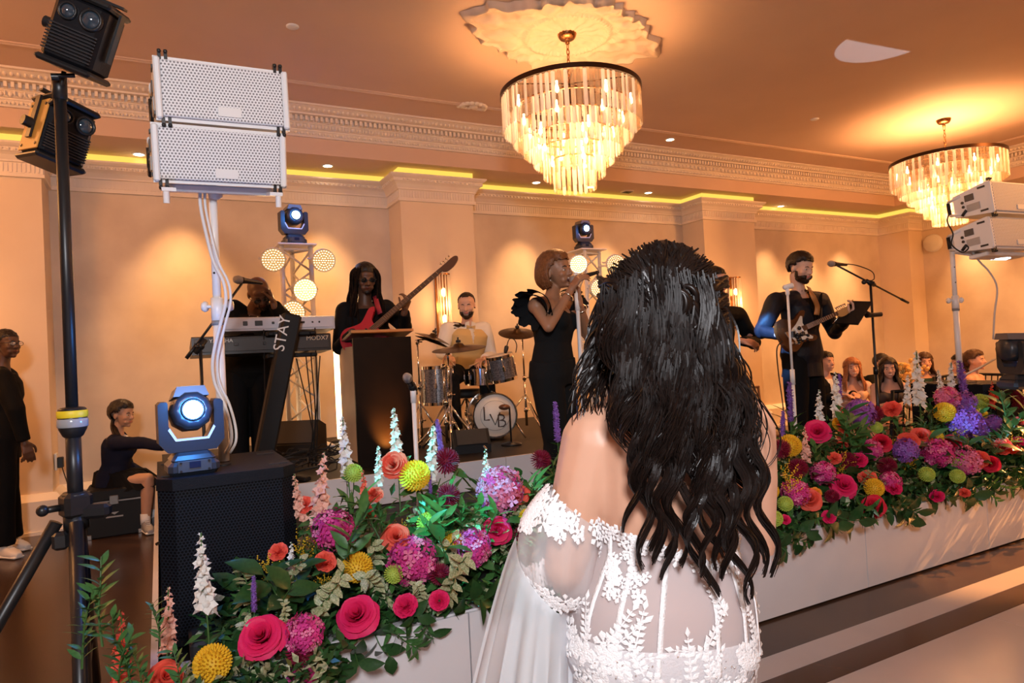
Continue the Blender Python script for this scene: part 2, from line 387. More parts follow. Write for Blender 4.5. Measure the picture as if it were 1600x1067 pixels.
# round white wall speaker on the right wall
sp = onX(1459, 380, 12.4); t = thing('wall_speaker', 'round white speaker on the right-hand wall beside the white line array', 'speaker', sp)
b = MB(); b.lathe(sp, (-1, 0, 0), [(.16, 0), (.16, .05), (.14, .07)], 28); b.build('housing', M_white, t)
b = MB(); b.lathe(sp+Vector((-.068, 0, 0)), (-1, 0, 0), [(.142, 0), (.12, .015), (0, .03)], 28); b.build('grille', mat('white_grille', (.78, .76, .72), .6, bump=.4, bscale=300), t)
# ---------------------------------------------------------------- chandeliers
M_crys = mat('crystal', (.95, .93, .90), .06, trans=(.42, .30), coat=.5)
M_crys2 = mat('crystal_amber', (.72, .50, .28), .08, trans=(.62, .10), coat=.6)
M_bulb = emis('bulb', (1.0, .70, .36), 26)
def chandelier(c, zr, R, label, singles):
    t = thing('chandelier', label, 'chandelier', c, 'tiered crystal chandeliers')
    b = MB(); b.lathe(c+Vector((0, 0, -.05)), (0, 0, 1), [(0, 0), (.06, .0), (.075, .02), (.085, .05)], 24); b.lathe(c+Vector((0, 0, -.09)), (0, 0, 1), [(0, 0), (.018, .0), (.018, .05)], 12); b.build('canopy', M_brass, t)
    z = c.z-.09; i = 0; b = MB()
    while z > zr+.06:
        pts = [c+Vector((0, 0, z-c.z-.026))+(Vector((.012*math.cos(a), 0, .030*math.sin(a))) if i % 2 else Vector((0, .012*math.cos(a), .030*math.sin(a)))) for a in [2*PI*k/10 for k in range(10)]]
        b.tube(pts, .0042, 6, closed=True); z -= .044; i += 1
    b.build('chain', M_brass, t)
    cc = Vector((c.x, c.y, 0))
    b = MB(); b.lathe(cc+Vector((0, 0, zr-.02)), (0, 0, 1), [(R+.004, 0), (R+.016, 0), (R+.016, .04), (R-.012, .04), (R-.012, 0), (R+.004, 0)], 72, flat=True)
    for a in range(6): b.tube([cc+Vector((0, 0, zr+.09)), cc+Vector((R*math.cos(a*PI/3), R*math.sin(a*PI/3), zr+.01))], .005, 6)
    b.tube([cc+Vector((0, 0, zr+.10)), cc+Vector((0, 0, zr-.62))], .012, 8)
    b.build('top_ring', mat('dark_bronze', (.06, .028, .014), .35, .8), t)
    rad = [1, .865, .72, .575, .44, .30]; off = [.02, .14, .245, .35, .455, .56]; ln = [.29, .27, .26, .25, .25, .25]
    def prism_mesh(L):
        q = MB(); w, d = .0165, .008
        pr = [(-w, 0), (-w*.5, -d), (w*.5, -d), (w, 0), (w*.5, d), (-w*.5, d)]
        vs = [(x, y, 0) for x, y in pr]+[(x, y, -L+.012) for x, y in pr]+[(0, 0, .012), (0, 0, -L)]
        fs = [(i, (i+1) % 6, 6+(i+1) % 6, 6+i) for i in range(6)]+[(12, (i+1) % 6, i) for i in range(6)]+[(13, 6+i, 6+(i+1) % 6) for i in range(6)]
        q.add(vs, fs, False); return q
    for k in range(6):
        r = R*rad[k]; n = int(2*PI*r/(.0485 if singles else .040)); zt = zr-off[k]
        b = MB(); b.lathe(cc+Vector((0, 0, zt)), (0, 0, 1), [(r-.004, 0), (r+.004, 0), (r+.004, .012), (r-.004, .012), (r-.004, 0)], 60, flat=True); b.build('tier_ring', M_brass, t)
        pm = prism_mesh(ln[k])
        if singles: me = pm.mesh('crystal', M_crys); me2 = pm.mesh('crystal', M_crys2)
        allb = MB()
        for i in range(n):
            a = 2*PI*(i+.5*(k % 2))/n; p = cc+Vector((r*math.cos(a), r*math.sin(a), zt-.006)); ra = a+PI/2+random.uniform(-.35, .35)
            if singles:
                o = bpy.data.objects.new('crystal', me2 if random.random() < .42 else me); COL.objects.link(o); o.parent = t; o.location = p-c; o.rotation_euler = (0, 0, ra)
            else:
                Rm = rotz(ra); allb.cur = 1 if random.random() < .42 else 0; allb.add([p+Rm@Vector(v) for v in pm.v], pm.f, False)
        if not singles: allb.build('crystal_tier', [M_crys, M_crys2], t, kind='stuff')
    for k in range(5):
        r = R*(rad[k]-.13); n = max(3, int(2*PI*r/.36))
        for i in range(n):
            a = 2*PI*(i+.3*k)/n; p = cc+Vector((r*math.cos(a), r*math.sin(a), zr-off[k]-.11))
            b = MB(); b.lathe(p, (0, 0, 1), [(0, -.035), (.014, -.02), (.016, 0), (.008, .03), (.008, .06)], 10); b.build('bulb', M_bulb, t)
    return t
zr = onY(894, 148, CH1.y).z
chandelier(CH1, zr, .575, 'large six-tier crystal chandelier hanging from the plaster ceiling medallion', True)
chandelier(CH2, onY(1482, 251, CH2.y).z, .625, 'farther six-tier crystal chandelier above the white speakers on the right', False)
# ---------------------------------------------------------------- wall sconces
M_rod = mat('glass_rod', (.95, .85, .72), .08, trans=(.45, .35))
def sconce(x, z, h, label):
    p = Vector((x, YP, z)); t = thing('wall_sconce', label, 'wall lamp', p)
    b = MB(); b.box(p+Vector((0, -.012, 0)), (.17, .022, h+.06), bev=.006)
    for s in (-1, 1): b.lathe(p+Vector((0, -.07, s*(h/2+.01))), (0, 0, 1), [(0, -.008), (.085, -.008), (.085, .008), (0, .008)], 20, flat=True)
    b.build('back_plate', M_brass, t)
    for i in range(7):
        a = PI*(i+.5)/7; q = p+Vector((.078*math.cos(a), -.07-.075*math.sin(a), 0))
        b = MB(); b.tube([q-Vector((0, 0, h/2)), q+Vector((0, 0, h/2))], .011, 8); b.build('glass_rod', M_rod, t)
    for s in (-1, 1):
        b = MB(); b.ell(p+Vector((0, -.065, s*h*.22)), (.026, .026, .055), None, 12, 8); b.build('bulb', emis('sconce_bulb', (1.0, .62, .28), 12), t)
    lamp('sconce_light', 'POINT', p+Vector((0, -.22, 0)), 9, WARM, shadow_soft_size=.06)
for (px, py0, py1), l in (((688, 422, 535), 'crystal rod wall sconce on the pilaster behind the bass guitar neck'), ((1143, 436, 500), 'crystal rod wall sconce on the pilaster behind the bride\'s hair')):
    a, c = onY(px, py0, YP), onY(px, py1, YP); sconce(a.x, (a.z+c.z)/2 if px < 900 else a.z-.36, .72, l)
sconce(-1.75, 1.95, .72, 'crystal rod wall sconce on the leftmost pilaster')
# ---------------------------------------------------------------- dance floor
M_dance = mat('dance_white', (.46, .41, .40), .25, col2=(.42, .375, .365), nscale=2)
M_dark_st = mat('dance_brown', (.075, .042, .028), .25)
t = thing('dance_floor', 'glossy dance floor with a white border stripe in front of the stage', 'dance floor', (4, 0, 0))
b = MB(); b.box((4.0, 2.128, .003), (13.0, .145, .006)); b.build('border_stripe', M_dance, t)
b = MB(); b.box((4.0, 1.985, .002), (13.0, .14, .004)); b.build('dark_stripe', M_dark_st, t)
for i in range(9):
    for j in range(3):
        b = MB(); b.box((-1.95+1.22*i, 1.91-.61-1.22*j, .003), (1.216, 1.216, .006)); b.build('floor_panel', M_dance, t)
# ---------------------------------------------------------------- stage and riser
ZS, ZR = .40, .62
M_deck = mat('stage_deck', (.010, .009, .008), .5, spec=.25, bump=.1, bscale=120)
M_panel = mat('white_panel', (.70, .68, .70), .28, col2=(.66, .64, .66), nscale=3)
t = thing('stage', 'low white-fronted stage with a black deck carrying the band', 'stage', (2.9, 5.2, 0))
SX0, SX1, SY = -.05, 5.95, 2.5
SB = 4.74
b = MB(); b.box(((SX0+SX1)/2, (SY+SB)/2, ZS/2), (SX1-SX0-.06, SB-SY-.04, ZS-.002)); b.build('deck', M_deck, t)
b = MB(); b.box((2.19, (SB+7.40)/2-.01, ZS/2), (4.42, 7.40-SB, ZS-.002)); b.build('deck', M_deck, t)
xs = [SX0, 1.04, 2.24, 3.44, 4.64, 5.95]
for a, c in zip(xs[:-1], xs[1:]):
    b = MB(); b.box(((a+c)/2, SY-.012, ZS/2+.006), (c-a-.006, .024, ZS-.012)); b.build('front_panel', M_panel, t)
for x, y1 in ((SX0, 7.38), (SX1, SB-.02)):
    b = MB(); b.box((x, (SY+y1)/2, ZS/2+.006), (.024, y1-SY, ZS-.012)); b.build('side_panel', M_panel, t)
b = MB(); b.box((SX0/2+SX1/2, SY+.06, ZS+.003), (SX1-SX0, .14, .008)); b.build('front_edge', M_panel, t)
t = thing('riser', 'white-fronted black-topped riser behind the flowers under podium and drums', 'riser', (2.2, 6.0, ZS))
RX0, RX1, RY = -.03, 4.4, 4.68
b = MB(); b.box(((RX0+RX1)/2, (RY+7.40)/2, (ZS+ZR)/2), (RX1-RX0-.06, 7.40-RY-.04, ZR-ZS-.002)); b.build('deck', M_deck, t)
xs = [RX0, 1.11, 2.33, 3.55, RX1]
for a, c in zip(xs[:-1], xs[1:]):
    b = MB(); b.box(((a+c)/2, RY-.01, (ZS+ZR)/2+.004), (c-a-.006, .02, ZR-ZS-.004)); b.build('front_panel', M_panel, t)
# outlet on the left pilaster corner
op = Vector((-.885, YP+.14, .62)); t = thing('wall_outlet', 'white wall outlet low on the left pilaster corner', 'outlet', op)
b = MB(); b.box(op, (.02, .09, .16), bev=.006); b.build('cover_plate', M_white, t)
b = MB(); b.box(op+Vector((.035, 0, -.01)), (.05, .06, .10), bev=.006); b.build('power_adapter', M_black, None, origin=op+Vector((.035, 0, -.01)), label='black power adapter plugged into the low wall outlet', cat='adapter')
b = MB(); b.tube(spline([op+Vector((.05, -.03, -.06)), op+Vector((.12, -.3, -.25)), op+Vector((.10, -.5, -.5)), op+Vector((.18, -.75, -.60))]), .005, 6); b.build('adapter_cable', M_rubber, None, origin=op, label='thin black cable hanging from the power adapter', cat='cable')
# ================================================================ EQUIPMENT
class F3:   # local frame: o + x*ex + y*ey + z*ez
    def __init__(s, o, ex, ey, ez=None):
        s.o = Vector(o); s.x = Vector(ex).normalized(); s.y = Vector(ey).normalized(); s.z = Vector(ez).normalized() if ez else s.x.cross(s.y); s.R = Matrix((s.x, s.y, s.z)).transposed()
    def __call__(s, x, y, z): return s.o+s.x*x+s.y*y+s.z*z
def perf_mat(name, base, hole, spacing, ex, ey, fill=.30, rough=.5, spec=.4):
    """punched sheet: hexagonally packed dark holes, measured along ex / ey"""
    m = mat(name, base, rough, spec=spec); nt = m.node_tree; b = nt.nodes['Principled BSDF']; N = nt.nodes.new; Lk = nt.links.new
    tc = N('ShaderNodeTexCoord')
    def dot(v):
        d = N('ShaderNodeVectorMath'); d.operation = 'DOT_PRODUCT'; Lk(tc.outputs['Object'], d.inputs[0]); d.inputs[1].default_value = Vector(v).normalized()/spacing; return d.outputs['Value']
    def mth(op, a, c=None, d=None):
        n = N('ShaderNodeMath'); n.operation = op
        for i, q in enumerate((a, c, d)):
            if q is None: continue
            if isinstance(q, (int, float)): n.inputs[i].default_value = q
            else: Lk(q, n.inputs[i])
        return n.outputs[0]
    u, v = dot(ex), mth('MULTIPLY', dot(ey), 1/1.732)
    def cell(du):
        a = mth('SUBTRACT', mth('FRACT', mth('ADD', u, du+100)), .5); c = mth('MULTIPLY', mth('SUBTRACT', mth('FRACT', mth('ADD', v, du+100)), .5), 1.732)
        return mth('SQRT', mth('ADD', mth('MULTIPLY', a, a), mth('MULTIPLY', c, c)))
    d = mth('MINIMUM', cell(0), cell(.5)); h = mth('LESS_THAN', d, fill)
    mx = N('ShaderNodeMix'); mx.data_type = 'RGBA'; Lk(h, mx.inputs['Factor']); mx.inputs['A'].default_value = (*base, 1); mx.inputs['B'].default_value = (*hole, 1); Lk(mx.outputs['Result'], b.inputs['Base Color'])
    return m
# ---------------------------------------------------------------- black tripod stand on the left
PB = D(117, 750, 2.4); PX, PY = PB.x, PB.y
def PZ(y): return D(117, y, 2.4).z
t = thing('tripod_stand', 'tall black crank stand on tripod legs at the left edge, yellow-banded collar', 'stand', (PX, PY, 0))
P = lambda z, dx=0, dy=0: Vector((PX+dx, PY+dy, z))
b = MB(); b.tube([P(.12), P(PZ(800))], .029, 16); b.tube([P(PZ(800)), P(PZ(670))], .0245, 16); b.build('lower_tube', M_black, t)
b = MB(); b.tube([P(PZ(680)), P(PZ(118))], .0195, 16); b.tube([P(PZ(150)), P(PZ(112))], .024, 14); b.build('upper_tube', M_black, t)
b = MB(); b.lathe(P(PZ(683)), (0, 0, 1), [(.026, 0), (.032, .005), (.044, .03), (.046, .045), (.046, .06), (.044, .10), (.038, .105), (.02, .108)], 24); b.build('collar', M_black, t)
b = MB(); b.lathe(P(PZ(652)), (0, 0, 1), [(.0465, 0), (.0485, .003), (.0485, .022), (.0465, .025)], 24); b.build('yellow_band', mat('safety_yellow', (.85, .62, .02), .5), t, label='yellow band with small black print')
b = MB(); b.lathe(P(PZ(667)), (0, 0, 1), [(.046, 0), (.0485, .003), (.0485, .026), (.046, .03)], 24); b.build('clear_band', mat('clear_band', (.35, .35, .36), .15), t)
b = MB(); b.tube([P(PZ(776)), P(PZ(770))], .042, 16); b.box(P(PZ(788)), (.09, .09, .09), rotz(.4), bev=.015); b.tube([P(PZ(825)), P(PZ(805))], .04, 14)
b.box(P(PZ(800), .05, -.02), (.12, .05, .05), rotz(-.3), bev=.012); b.build('hub', M_black, t)
b = MB(); b.tube([P(PZ(790), -.045), P(PZ(790), -.09, -.02)], .012, 8); b.sph(P(PZ(790), -.095, -.022), .02); b.build('clamp_lever', M_black, t); b = MB(); b.box(P(PZ(838), -.045, -.03), (.05, .05, .06), bev=.01); b.build('clamp_block', M_black, t)
for ang in (205, 118, -58):
    a = math.radians(ang)-YAW; d = Vector((math.cos(a), math.sin(a), 0)); zt = PZ(812)
    b = MB(); p0, p1 = P(zt)+d*.06, P(.02)+d*.55; b.tube([p0, p1], .022, 10); b.build('leg', M_black, t)
    b = MB(); m = p0.lerp(p1, .62); b.tube([P(.22), m], .010, 8); b.build('brace', M_black, t)
# two box-shaped stage lights on it
M_fix = mat('fixture_black', (.007, .007, .009), .4, spec=.25, bump=.06, bscale=90)
def box_light(c, fr, label, plate):
    t = thing('stage_light', label, 'stage light', c, 'stage lights on the black stand'); G = F3(c, *fr)   # x right, y away (back), z up
    b = MB(); b.box(G(0, 0, 0), (.17, .15, .23), G.R, bev=.018); b.build('body', M_fix, t)
    for s in (-1, 1):
        b = MB(); b.box(G(0, 0, s*.118), (.185, .165, .022), G.R, bev=.008); b.build('end_cap', M_black, t)
    for i in range(9):
        b = MB(); b.box(G(0, -.076, -.085+.011*i), (.155, .012, .005), G.R); b.build('cooling_fin', mat('fin_grey', (.05, .05, .055), .35, .6), t)
    for x, r in ((-.03, .024), (.045, .030)):
        b = MB(); b.lathe(G(x, -.072, .055), -G.y, [(r*1.25, 0), (r*1.25, .012), (r, .014), (r*.95, .004)], 18); b.build('lens_ring', M_black, t)
        b = MB(); b.lathe(G(x, -.072, .055), -G.y, [(r, .004), (r*.7, .014), (0, .019)], 18); b.build('lens', mat('dark_lens', (.03, .05, .07), .05, coat=1), t)
    if plate:
        b = MB(); b.box(G(-.088, 0, .0), (.006, .135, .20), G.R, bev=.002); b.build('side_plate', mat('amber_lit_plate', (.72, .30, .05), .45), t, label='amber-lit metal plate')  # amber light is painted into the plate's colour
        for yy, zz in ((-.05, .08), (.05, .08), (-.05, -.08), (.05, -.08), (0, 0)):
            b = MB(); b.cyl(G(-.091, yy, zz), G(-.094, yy, zz), .006, n=8); b.build('screw', M_black, t)
    b = MB()
    for s in (-1, 1): b.box(G(s*.098, .0, .03), (.008, .03, .17), G.R)
    b.box(G(0, 0, .14), (.20, .03, .008), G.R); b.build('yoke', M_black, t)
    b = MB(); b.cyl(G(-.098, 0, 0), G(-.13, 0, 0), .02, n=12); b.build('knob', M_black, t)
    return t
def roll_frame(yaw, tilt, roll):
    R_ = Matrix.Rotation(yaw, 3, CU) @ Matrix.Rotation(tilt, 3, CR) @ Matrix.Rotation(roll, 3, CF)
    return [R_@CR, R_@CF, R_@CU]
box_light(D(131, 58, 2.36), roll_frame(.12, .15, .36), 'black stage light at the very top of the tripod stand', False)
box_light(D(92, 212, 2.64), roll_frame(1.05, .05, .22), 'black stage light lower on the tripod stand, its side plate lit amber', True)
b = MB(); b.tube([D(100, 112, 2.4), D(93, 150, 2.43), D(72, 165, 2.6), D(70, 195, 2.62)], .008, 6); b.cyl(D(80, 120, 2.38), D(92, 120, 2.39), .012, n=10); b.cyl(D(92, 118, 2.38), D(117, 118, 2.4), .008, n=8); b.build('light_bracket', M_black, t)
# ---------------------------------------------------------------- subwoofers
M_sub = mat('sub_black', (.006, .007, .010), .5, spec=.12, bump=.25, bscale=350)
def subwoofer(x, y, w_, d, h, label, logo):
    t = thing('subwoofer', label, 'speaker', (x+w_/2, y+d/2, ZS)); c = .055
    poly = [(x, y+c), (x, y+d), (x+w_, y+d), (x+w_, y+c), (x+w_-c, y+.012), (x+c, y+.012)]
    b = MB(); b.prism(poly, (0, 0, ZS+.015), (1, 0, 0), (0, 1, 0), (0, 0, 1), h-.015); b.build('cabinet', M_sub, t)
    g = [(x-.0, y+c), (x+c, y), (x+w_-c, y), (x+w_, y+c), (x+w_-c-.01, y+.03), (x+c+.01, y+.03)]
    b = MB(); b.prism(g[:4], (0, 0, ZS+.05), (1, 0, 0), (0, 1, 0), (0, 0, 1), h-.09)
    b.build('grille', perf_mat('sub_grille', (.012, .015, .022), (.002, .002, .003), .012, (1, .0, 0), (0, 0, 1), .36, .5, .08), t)
    b = MB(); b.prism([(x+c-.006, y-.006), (x+w_-c+.006, y-.006), (x+w_+.004, y+c), (x-.004, y+c)], (0, 0, ZS+h-.04), (1, 0, 0), (0, 1, 0), (0, 0, 1), .042); b.build('front_lip', M_sub, t)
    for sx in (x+.05, x+w_-.05):
        for q in (.2, .8): b = MB(); b.box((sx, y+d*q, ZS+h+.001), (.07, .03, .004)); b.build('foot_recess', M_rubber, t)
    for sx in (x+.06, x+w_-.06):
        for sy in (y+.08, y+d-.06):
            b = MB(); b.cyl((sx, sy, ZS), (sx, sy, ZS+.02), .02, n=10); b.build('rubber_foot', M_rubber, t)
    b = MB(); b.cyl((x+w_*.5, y+d*.42, ZS+h-.002), (x+w_*.5, y+d*.42, ZS+h+.006), .03, n=16); b.build('pole_cup', M_black, t)
    if logo:
        b = MB(); b.box((x+w_*.53, y-.004, ZS+.075), (.085, .006, .035), bev=.002); b.build('badge', M_black, t)
        text_mesh('QSC', .034, (x+w_*.53, y-.009, ZS+.078), (1, 0, 0), (0, 0, 1), 'badge_lettering', M_white, t)
    return t
SUBH = .615
subwoofer(-.02, 2.74, .48, .62, SUBH, 'large black subwoofer with mesh grille at the stage\'s left corner', True)
subwoofer(5.40, 2.80, .48, .60, .60, 'black subwoofer at the far right stage corner beneath a moving light', False)
# ---------------------------------------------------------------- moving-head lights
def moving_head(c, yaw, tilt, s, label, lens_st, glow, grp=True):
    t = thing('moving_head', label, 'moving light', c, 'moving-head stage lights'); Rz = rotz(yaw); G = F3(c, Rz@Vector((s, 0, 0)), Rz@Vector((0, 1, 0)))
    def q(x, y, z): return G.o+(G.x*x+G.y*y+G.z*z)*s
    blu = mat('moving_head_shell', (.020, .026, .036), .35)
    b = MB(); b.box(q(0, 0, .035), (.23*s, .20*s, .07*s), G.R, bev=.02*s); b.box(q(0, 0, .085), (.20*s, .17*s, .05*s), G.R, bev=.015*s, taper=.85); b.build('base', blu, t)
    b = MB(); b.box(q(0, -.103, .045), (.15*s, .006*s, .055*s), G.R, bev=.002*s); bp = b.build('control_panel', mat('panel_grey', (.05, .06, .075), .4), t)
    b = MB(); b.box(q(0, -.108, .052), (.05*s, .004*s, .03*s), G.R); b.build('display', mat('display_blue', (.01, .02, .05), .1), bp)
    for x in (-.062, .062):
        for z in (.025, .065):
            b = MB(); b.cyl(q(x, -.105, z), q(x, -.111, z), .006*s, n=8); b.build('screw', M_black, bp)
    b = MB(); b.prism([(-.146, .16), (-.108, .112), (.108, .112), (.146, .16), (.146, .345), (.134, .358), (.108, .358), (.102, .348), (.102, .24), (.066, .165), (-.066, .165), (-.102, .24), (-.102, .348), (-.108, .358), (-.134, .358), (-.146, .345)], q(0, .055, 0), G.x*s, G.z*s, -G.y*s, .11); b.build('yoke', blu, t)
    b = MB(); b.prism([(-.075, .166), (.075, .166), (.106, .222), (.098, .232), (.068, .177), (-.068, .177), (-.098, .232), (-.106, .222)], q(0, -.055, 0), G.x*s, G.z*s, -G.y*s, .005); b.build('yoke_trim', mat('yoke_trim', (.65, .63, .66), .35), t)
    # head: barrel on a tilt axis
    hx = (Matrix.Rotation(tilt, 3, G.x)@(-G.y)).normalized(); hz = G.x.cross(-hx).normalized(); hc = q(0, 0, .30)
    A = Matrix((G.x, -hx, hz)).transposed()
    b = MB(); b.lathe(hc-hx*.11*s, hx, [(0, 0), (.075*s, .004*s), (.094*s, .03*s), (.098*s, .10*s), (.098*s, .15*s), (.092*s, .20*s), (.078*s, .222*s), (.050*s, .224*s), (.046*s, .21*s)], 10); b.build('head', blu, t)
    b = MB(); b.prism([(-.08, .07), (.08, .07), (.062, .118), (-.062, .118)], hc+hx*.09*s, G.x*s, hz*s, -hx*s, .2); tp = b.build('top_shell', mat('shell_grey', (.16, .14, .14), .4), t)
    b = MB(); b.box(hc+hz*.119*s+hx*.05*s, (.085*s, .05*s, .004*s), A); b.build('sticker', M_white, tp)
    b = MB(); b.lathe(hc+hx*.112*s, hx, [(.052*s, 0), (.054*s, .006*s), (.047*s, .008*s), (.044*s, .002*s)], 24); b.build('lens_rim', M_black, t)
    b = MB(); b.lathe(hc+hx*.112*s, hx, [(.045*s, .001*s), (.03*s, .010*s), (0, .013*s)], 24); b.build('lens', emis('lens_glow_%d' % int(lens_st), (.42, .72, 1.0), lens_st), t)
    if glow: lamp('moving_head_glow', 'POINT', hc+hx*.26*s, glow, (.06, .32, 1.0), shadow_soft_size=.05*s)
    return t
mh = onZ(301, 734, ZS+SUBH)
moving_head(Vector((mh.x-.005, 2.87, ZS+SUBH+.001)), .10, -.14, .77, 'moving-head light with glowing blue-white lens on the near subwoofer', 14, 6)
moving_head(onZ(1592, 607, ZS+.603)+Vector((.0, .0, 0)), 1.05, .05, .88, 'moving-head light on the far right subwoofer, seen from the side', 14, .5)
# ---------------------------------------------------------------- white speaker poles and line arrays
def white_pole(base, zt, label, zsplit, r=.0215):
    t = thing('speaker_pole', label, 'pole', base, 'white speaker poles')
    b = MB(); b.tube([base, Vector((base.x, base.y, zsplit))], r, 16); b.build('lower_tube', M_white, t)
    b = MB(); b.tube([Vector((base.x, base.y, zsplit-.02)), Vector((base.x, base.y, zt))], r*.80, 16); b.build('upper_tube', M_white, t)
    b = MB(); b.tube([Vector((base.x, base.y, zsplit-.05)), Vector((base.x, base.y, zsplit+.055))], r*1.18, 16); b.build('collar', M_white, t)
    b = MB(); b.tube([Vector((base.x, base.y, zsplit-.062)), Vector((base.x, base.y, zsplit-.042))], r*1.2, 16); b.build('grey_band', mat('grey_tape', (.22, .22, .23), .5), t)
    for a in (PI-YAW, -YAW+.2):
        d = Vector((math.cos(a), math.sin(a), 0)); p = Vector((base.x, base.y, zsplit+.02))
        b = MB(); b.tube([p+d*r, p+d*(r+.025)], .007, 8); b.lathe(p+d*(r+.02), d, [(0, 0), (.02, .002), (.024, .012), (.018, .022), (0, .024)], 12); b.build('knob', M_white, t)
    for dz in (.16, .28):
        b = MB(); q = Vector((base.x, base.y, zsplit+dz)); d = -CF; b.cyl(q+d*r*.7, q+d*(r*.82), .005, n=8); b.build('pin_hole', M_black, t)
    return t
LP = Vector((.232, 3.13, ZS+SUBH+.001)); zl = D(343, 292, dep(LP)).z
t = white_pole(LP, zl+.14, 'white speaker pole rising from the near black subwoofer', D(343, 485, dep(LP)).z)
M_wbox = mat('speaker_white', (.80, .80, .80), .4, bump=.05, bscale=200)
def line_box(G, w_, h, d, label, cnr):
    """G: origin at front face centre; x right, y inward (back), z up"""
    t = thing('line_array_speaker', label, 'speaker', G.o, 'white line array speakers'); k = .16
    b = MB(); pr = [(0, -h/2), (0, h/2), (d, h/2-.04), (d, -h/2+.04)]
    b.prism(pr, G(-w_/2, .012, 0), G.y, G.z, G.x, w_); b.build('cabinet', M_wbox, t)
    b = MB(); b.box(G(0, .004, 0), (w_-.05, .014, h-.028), G.R, bev=.004); b.build('grille', perf_mat('grille_'+str(len(MATS)), (.80, .80, .82), (.20, .20, .21), .0128, G.x, G.z, .30), t)
    for s in (-1, 1):
        b = MB(); b.box(G(s*(w_/2-.012), .01, 0), (.024, .03, h-.008), G.R, bev=.006); b.build('side_rail', M_wbox, t)
        b = MB()
        pts = [G(s*(w_/2-.002), d-.05, h*.30), G(s*(w_/2-.002), d+.05, h*.22), G(s*(w_/2-.002), d+.05, -h*.22), G(s*(w_/2-.002), d-.05, -h*.30)]
        for a_, c_ in zip(pts[:-1], pts[1:]): b.tube([a_, c_], .011, 8)
        b.build('handle', M_wbox, t)
        b = MB(); b.tube([G(s*(w_/2-.002), d+.052, h*.19), G(s*(w_/2-.002), d+.052, -h*.19)], .014, 8); b.build('handle_grip', M_rubber, t)
        e = G(s*(w_/2+.002), 0, 0)
        for (yy, zz, ly, lz) in ((.06, h*.36, .055, .014), (.06, -h*.36, .055, .014)):
            b = MB(); b.box(e+G.y*yy+G.z*zz, (.006, ly, lz), G.R); b.build('rigging_slot', M_black, t)
        for (yy, zz, ly, lz, nm, mm) in ((d*.58, h*.16, .07, .05, 'control_recess', mat('recess_grey', (.09, .085, .08), .5)), (d*.50, -h*.16, .10, .055, 'input_plate', mat('plate_grey', (.42, .40, .38), .5))):
            b = MB(); b.box(e+G.y*yy+G.z*zz, (.006, ly, lz), G.R, bev=.002); b.build(nm, mm, t)
        for yy, zz in ((d*.78, h*.06), (d*.77, -h*.08)):
            b = MB(); b.cyl(e+G.y*yy+G.z*zz, e+G.y*yy+G.z*zz+G.x*s*.006, .011, n=10); b.build('socket', M_black, t)
        b = MB(); b.tube([e+G.y*(d*.70)+G.z*(-h*.20), e+G.y*(d*.78)+G.z*(-h*.27), e+G.y*(d*.84)+G.z*(-h*.34)], .012, 8); b.build('rigging_lever', M_black, t)
    for sx in (-1, 1):
        for sz in cnr:
            b = MB()
            for dx in (-.011, .011): b.box(G(sx*(w_/2-.035)+dx, .02, sz*(h/2+.006)), (.012, .02, .040), G.R); b.sph(G(sx*(w_/2-.035)+dx, .008, sz*(h/2+.018)), .008, 8, 6)
            b.build('rigging_pin', M_black, t)
    b = MB(); b.box(G(w_*.03, -.006, -h*.30), (.085, .004, .036), G.R); b.build('name_plate', M_white, t)
    return t
def quad_frame(tl, tr, bl, br):
    o = (tl+tr+bl+br)/4; ex = ((tr+br)-(tl+bl)).normalized(); ez = ((tl+tr)-(bl+br)); ez = (ez-ex*ez.dot(ex)).normalized(); ey = ez.cross(ex)
    return F3(o, ex, ey, ez), ((tr+br)-(tl+bl)).length/2, ((tl+tr)-(bl+br)).length/2
d1, d2 = 2.56, 2.80
G, w_, h = quad_frame(D(242, 83, d1), D(453, 111, d2), D(240, 187, d1), D(449, 204, d2)); line_box(G, w_, h-.006, .27, 'upper white line array speaker on the near white pole', (1, -1))
G2, w_, h = quad_frame(D(239, 189, d1+.01), D(449, 207, d2+.01), D(236, 285, d1+.04), D(446, 296, d2+.04)); line_box(G2, w_, h-.006, .27, 'lower white line array speaker on the near white pole', (-1,))
b = MB(); b.box(G2(0, .16, -h/2-.01), (w_*.84, .16, .03), G2.R, bev=.006); b.tube([G2(0, .18, -h/2-.02), Vector((LP.x, LP.y, zl-.03))], .024, 12)
for s in (-1, 1): b.box(G2(s*w_*.40, .02, -h/2-.022), (.05, .10, .014), G2.R); b.cyl(G2(s*w_*.42, -.02, -h/2-.03), G2(s*w_*.42, -.02, -h/2-.075), .012, n=8)
b.build('mounting_frame', M_white, t)
# cable wound down the near pole
dpl = dep(LP)-.02
pts = [D(x, y, dpl-.02) for x, y in ((313, 288), (313, 320), (322, 365), (334, 410), (349, 440), (353, 470), (346, 500), (336, 540), (332, 570), (336, 600), (350, 630), (360, 665), (361, 690), (352, 708))]
M_wcable = mat('white_cable', (.72, .71, .70), .5)
b = MB(); b.tube(spline(pts, 4), .0075, 6); b.tube(spline([p+CR*.016+CF*.01 for p in pts], 4), .006, 6); b.build('white_cable', M_wcable, None, origin=pts[5], label='white cables wound down the near white speaker pole', cat='cable')
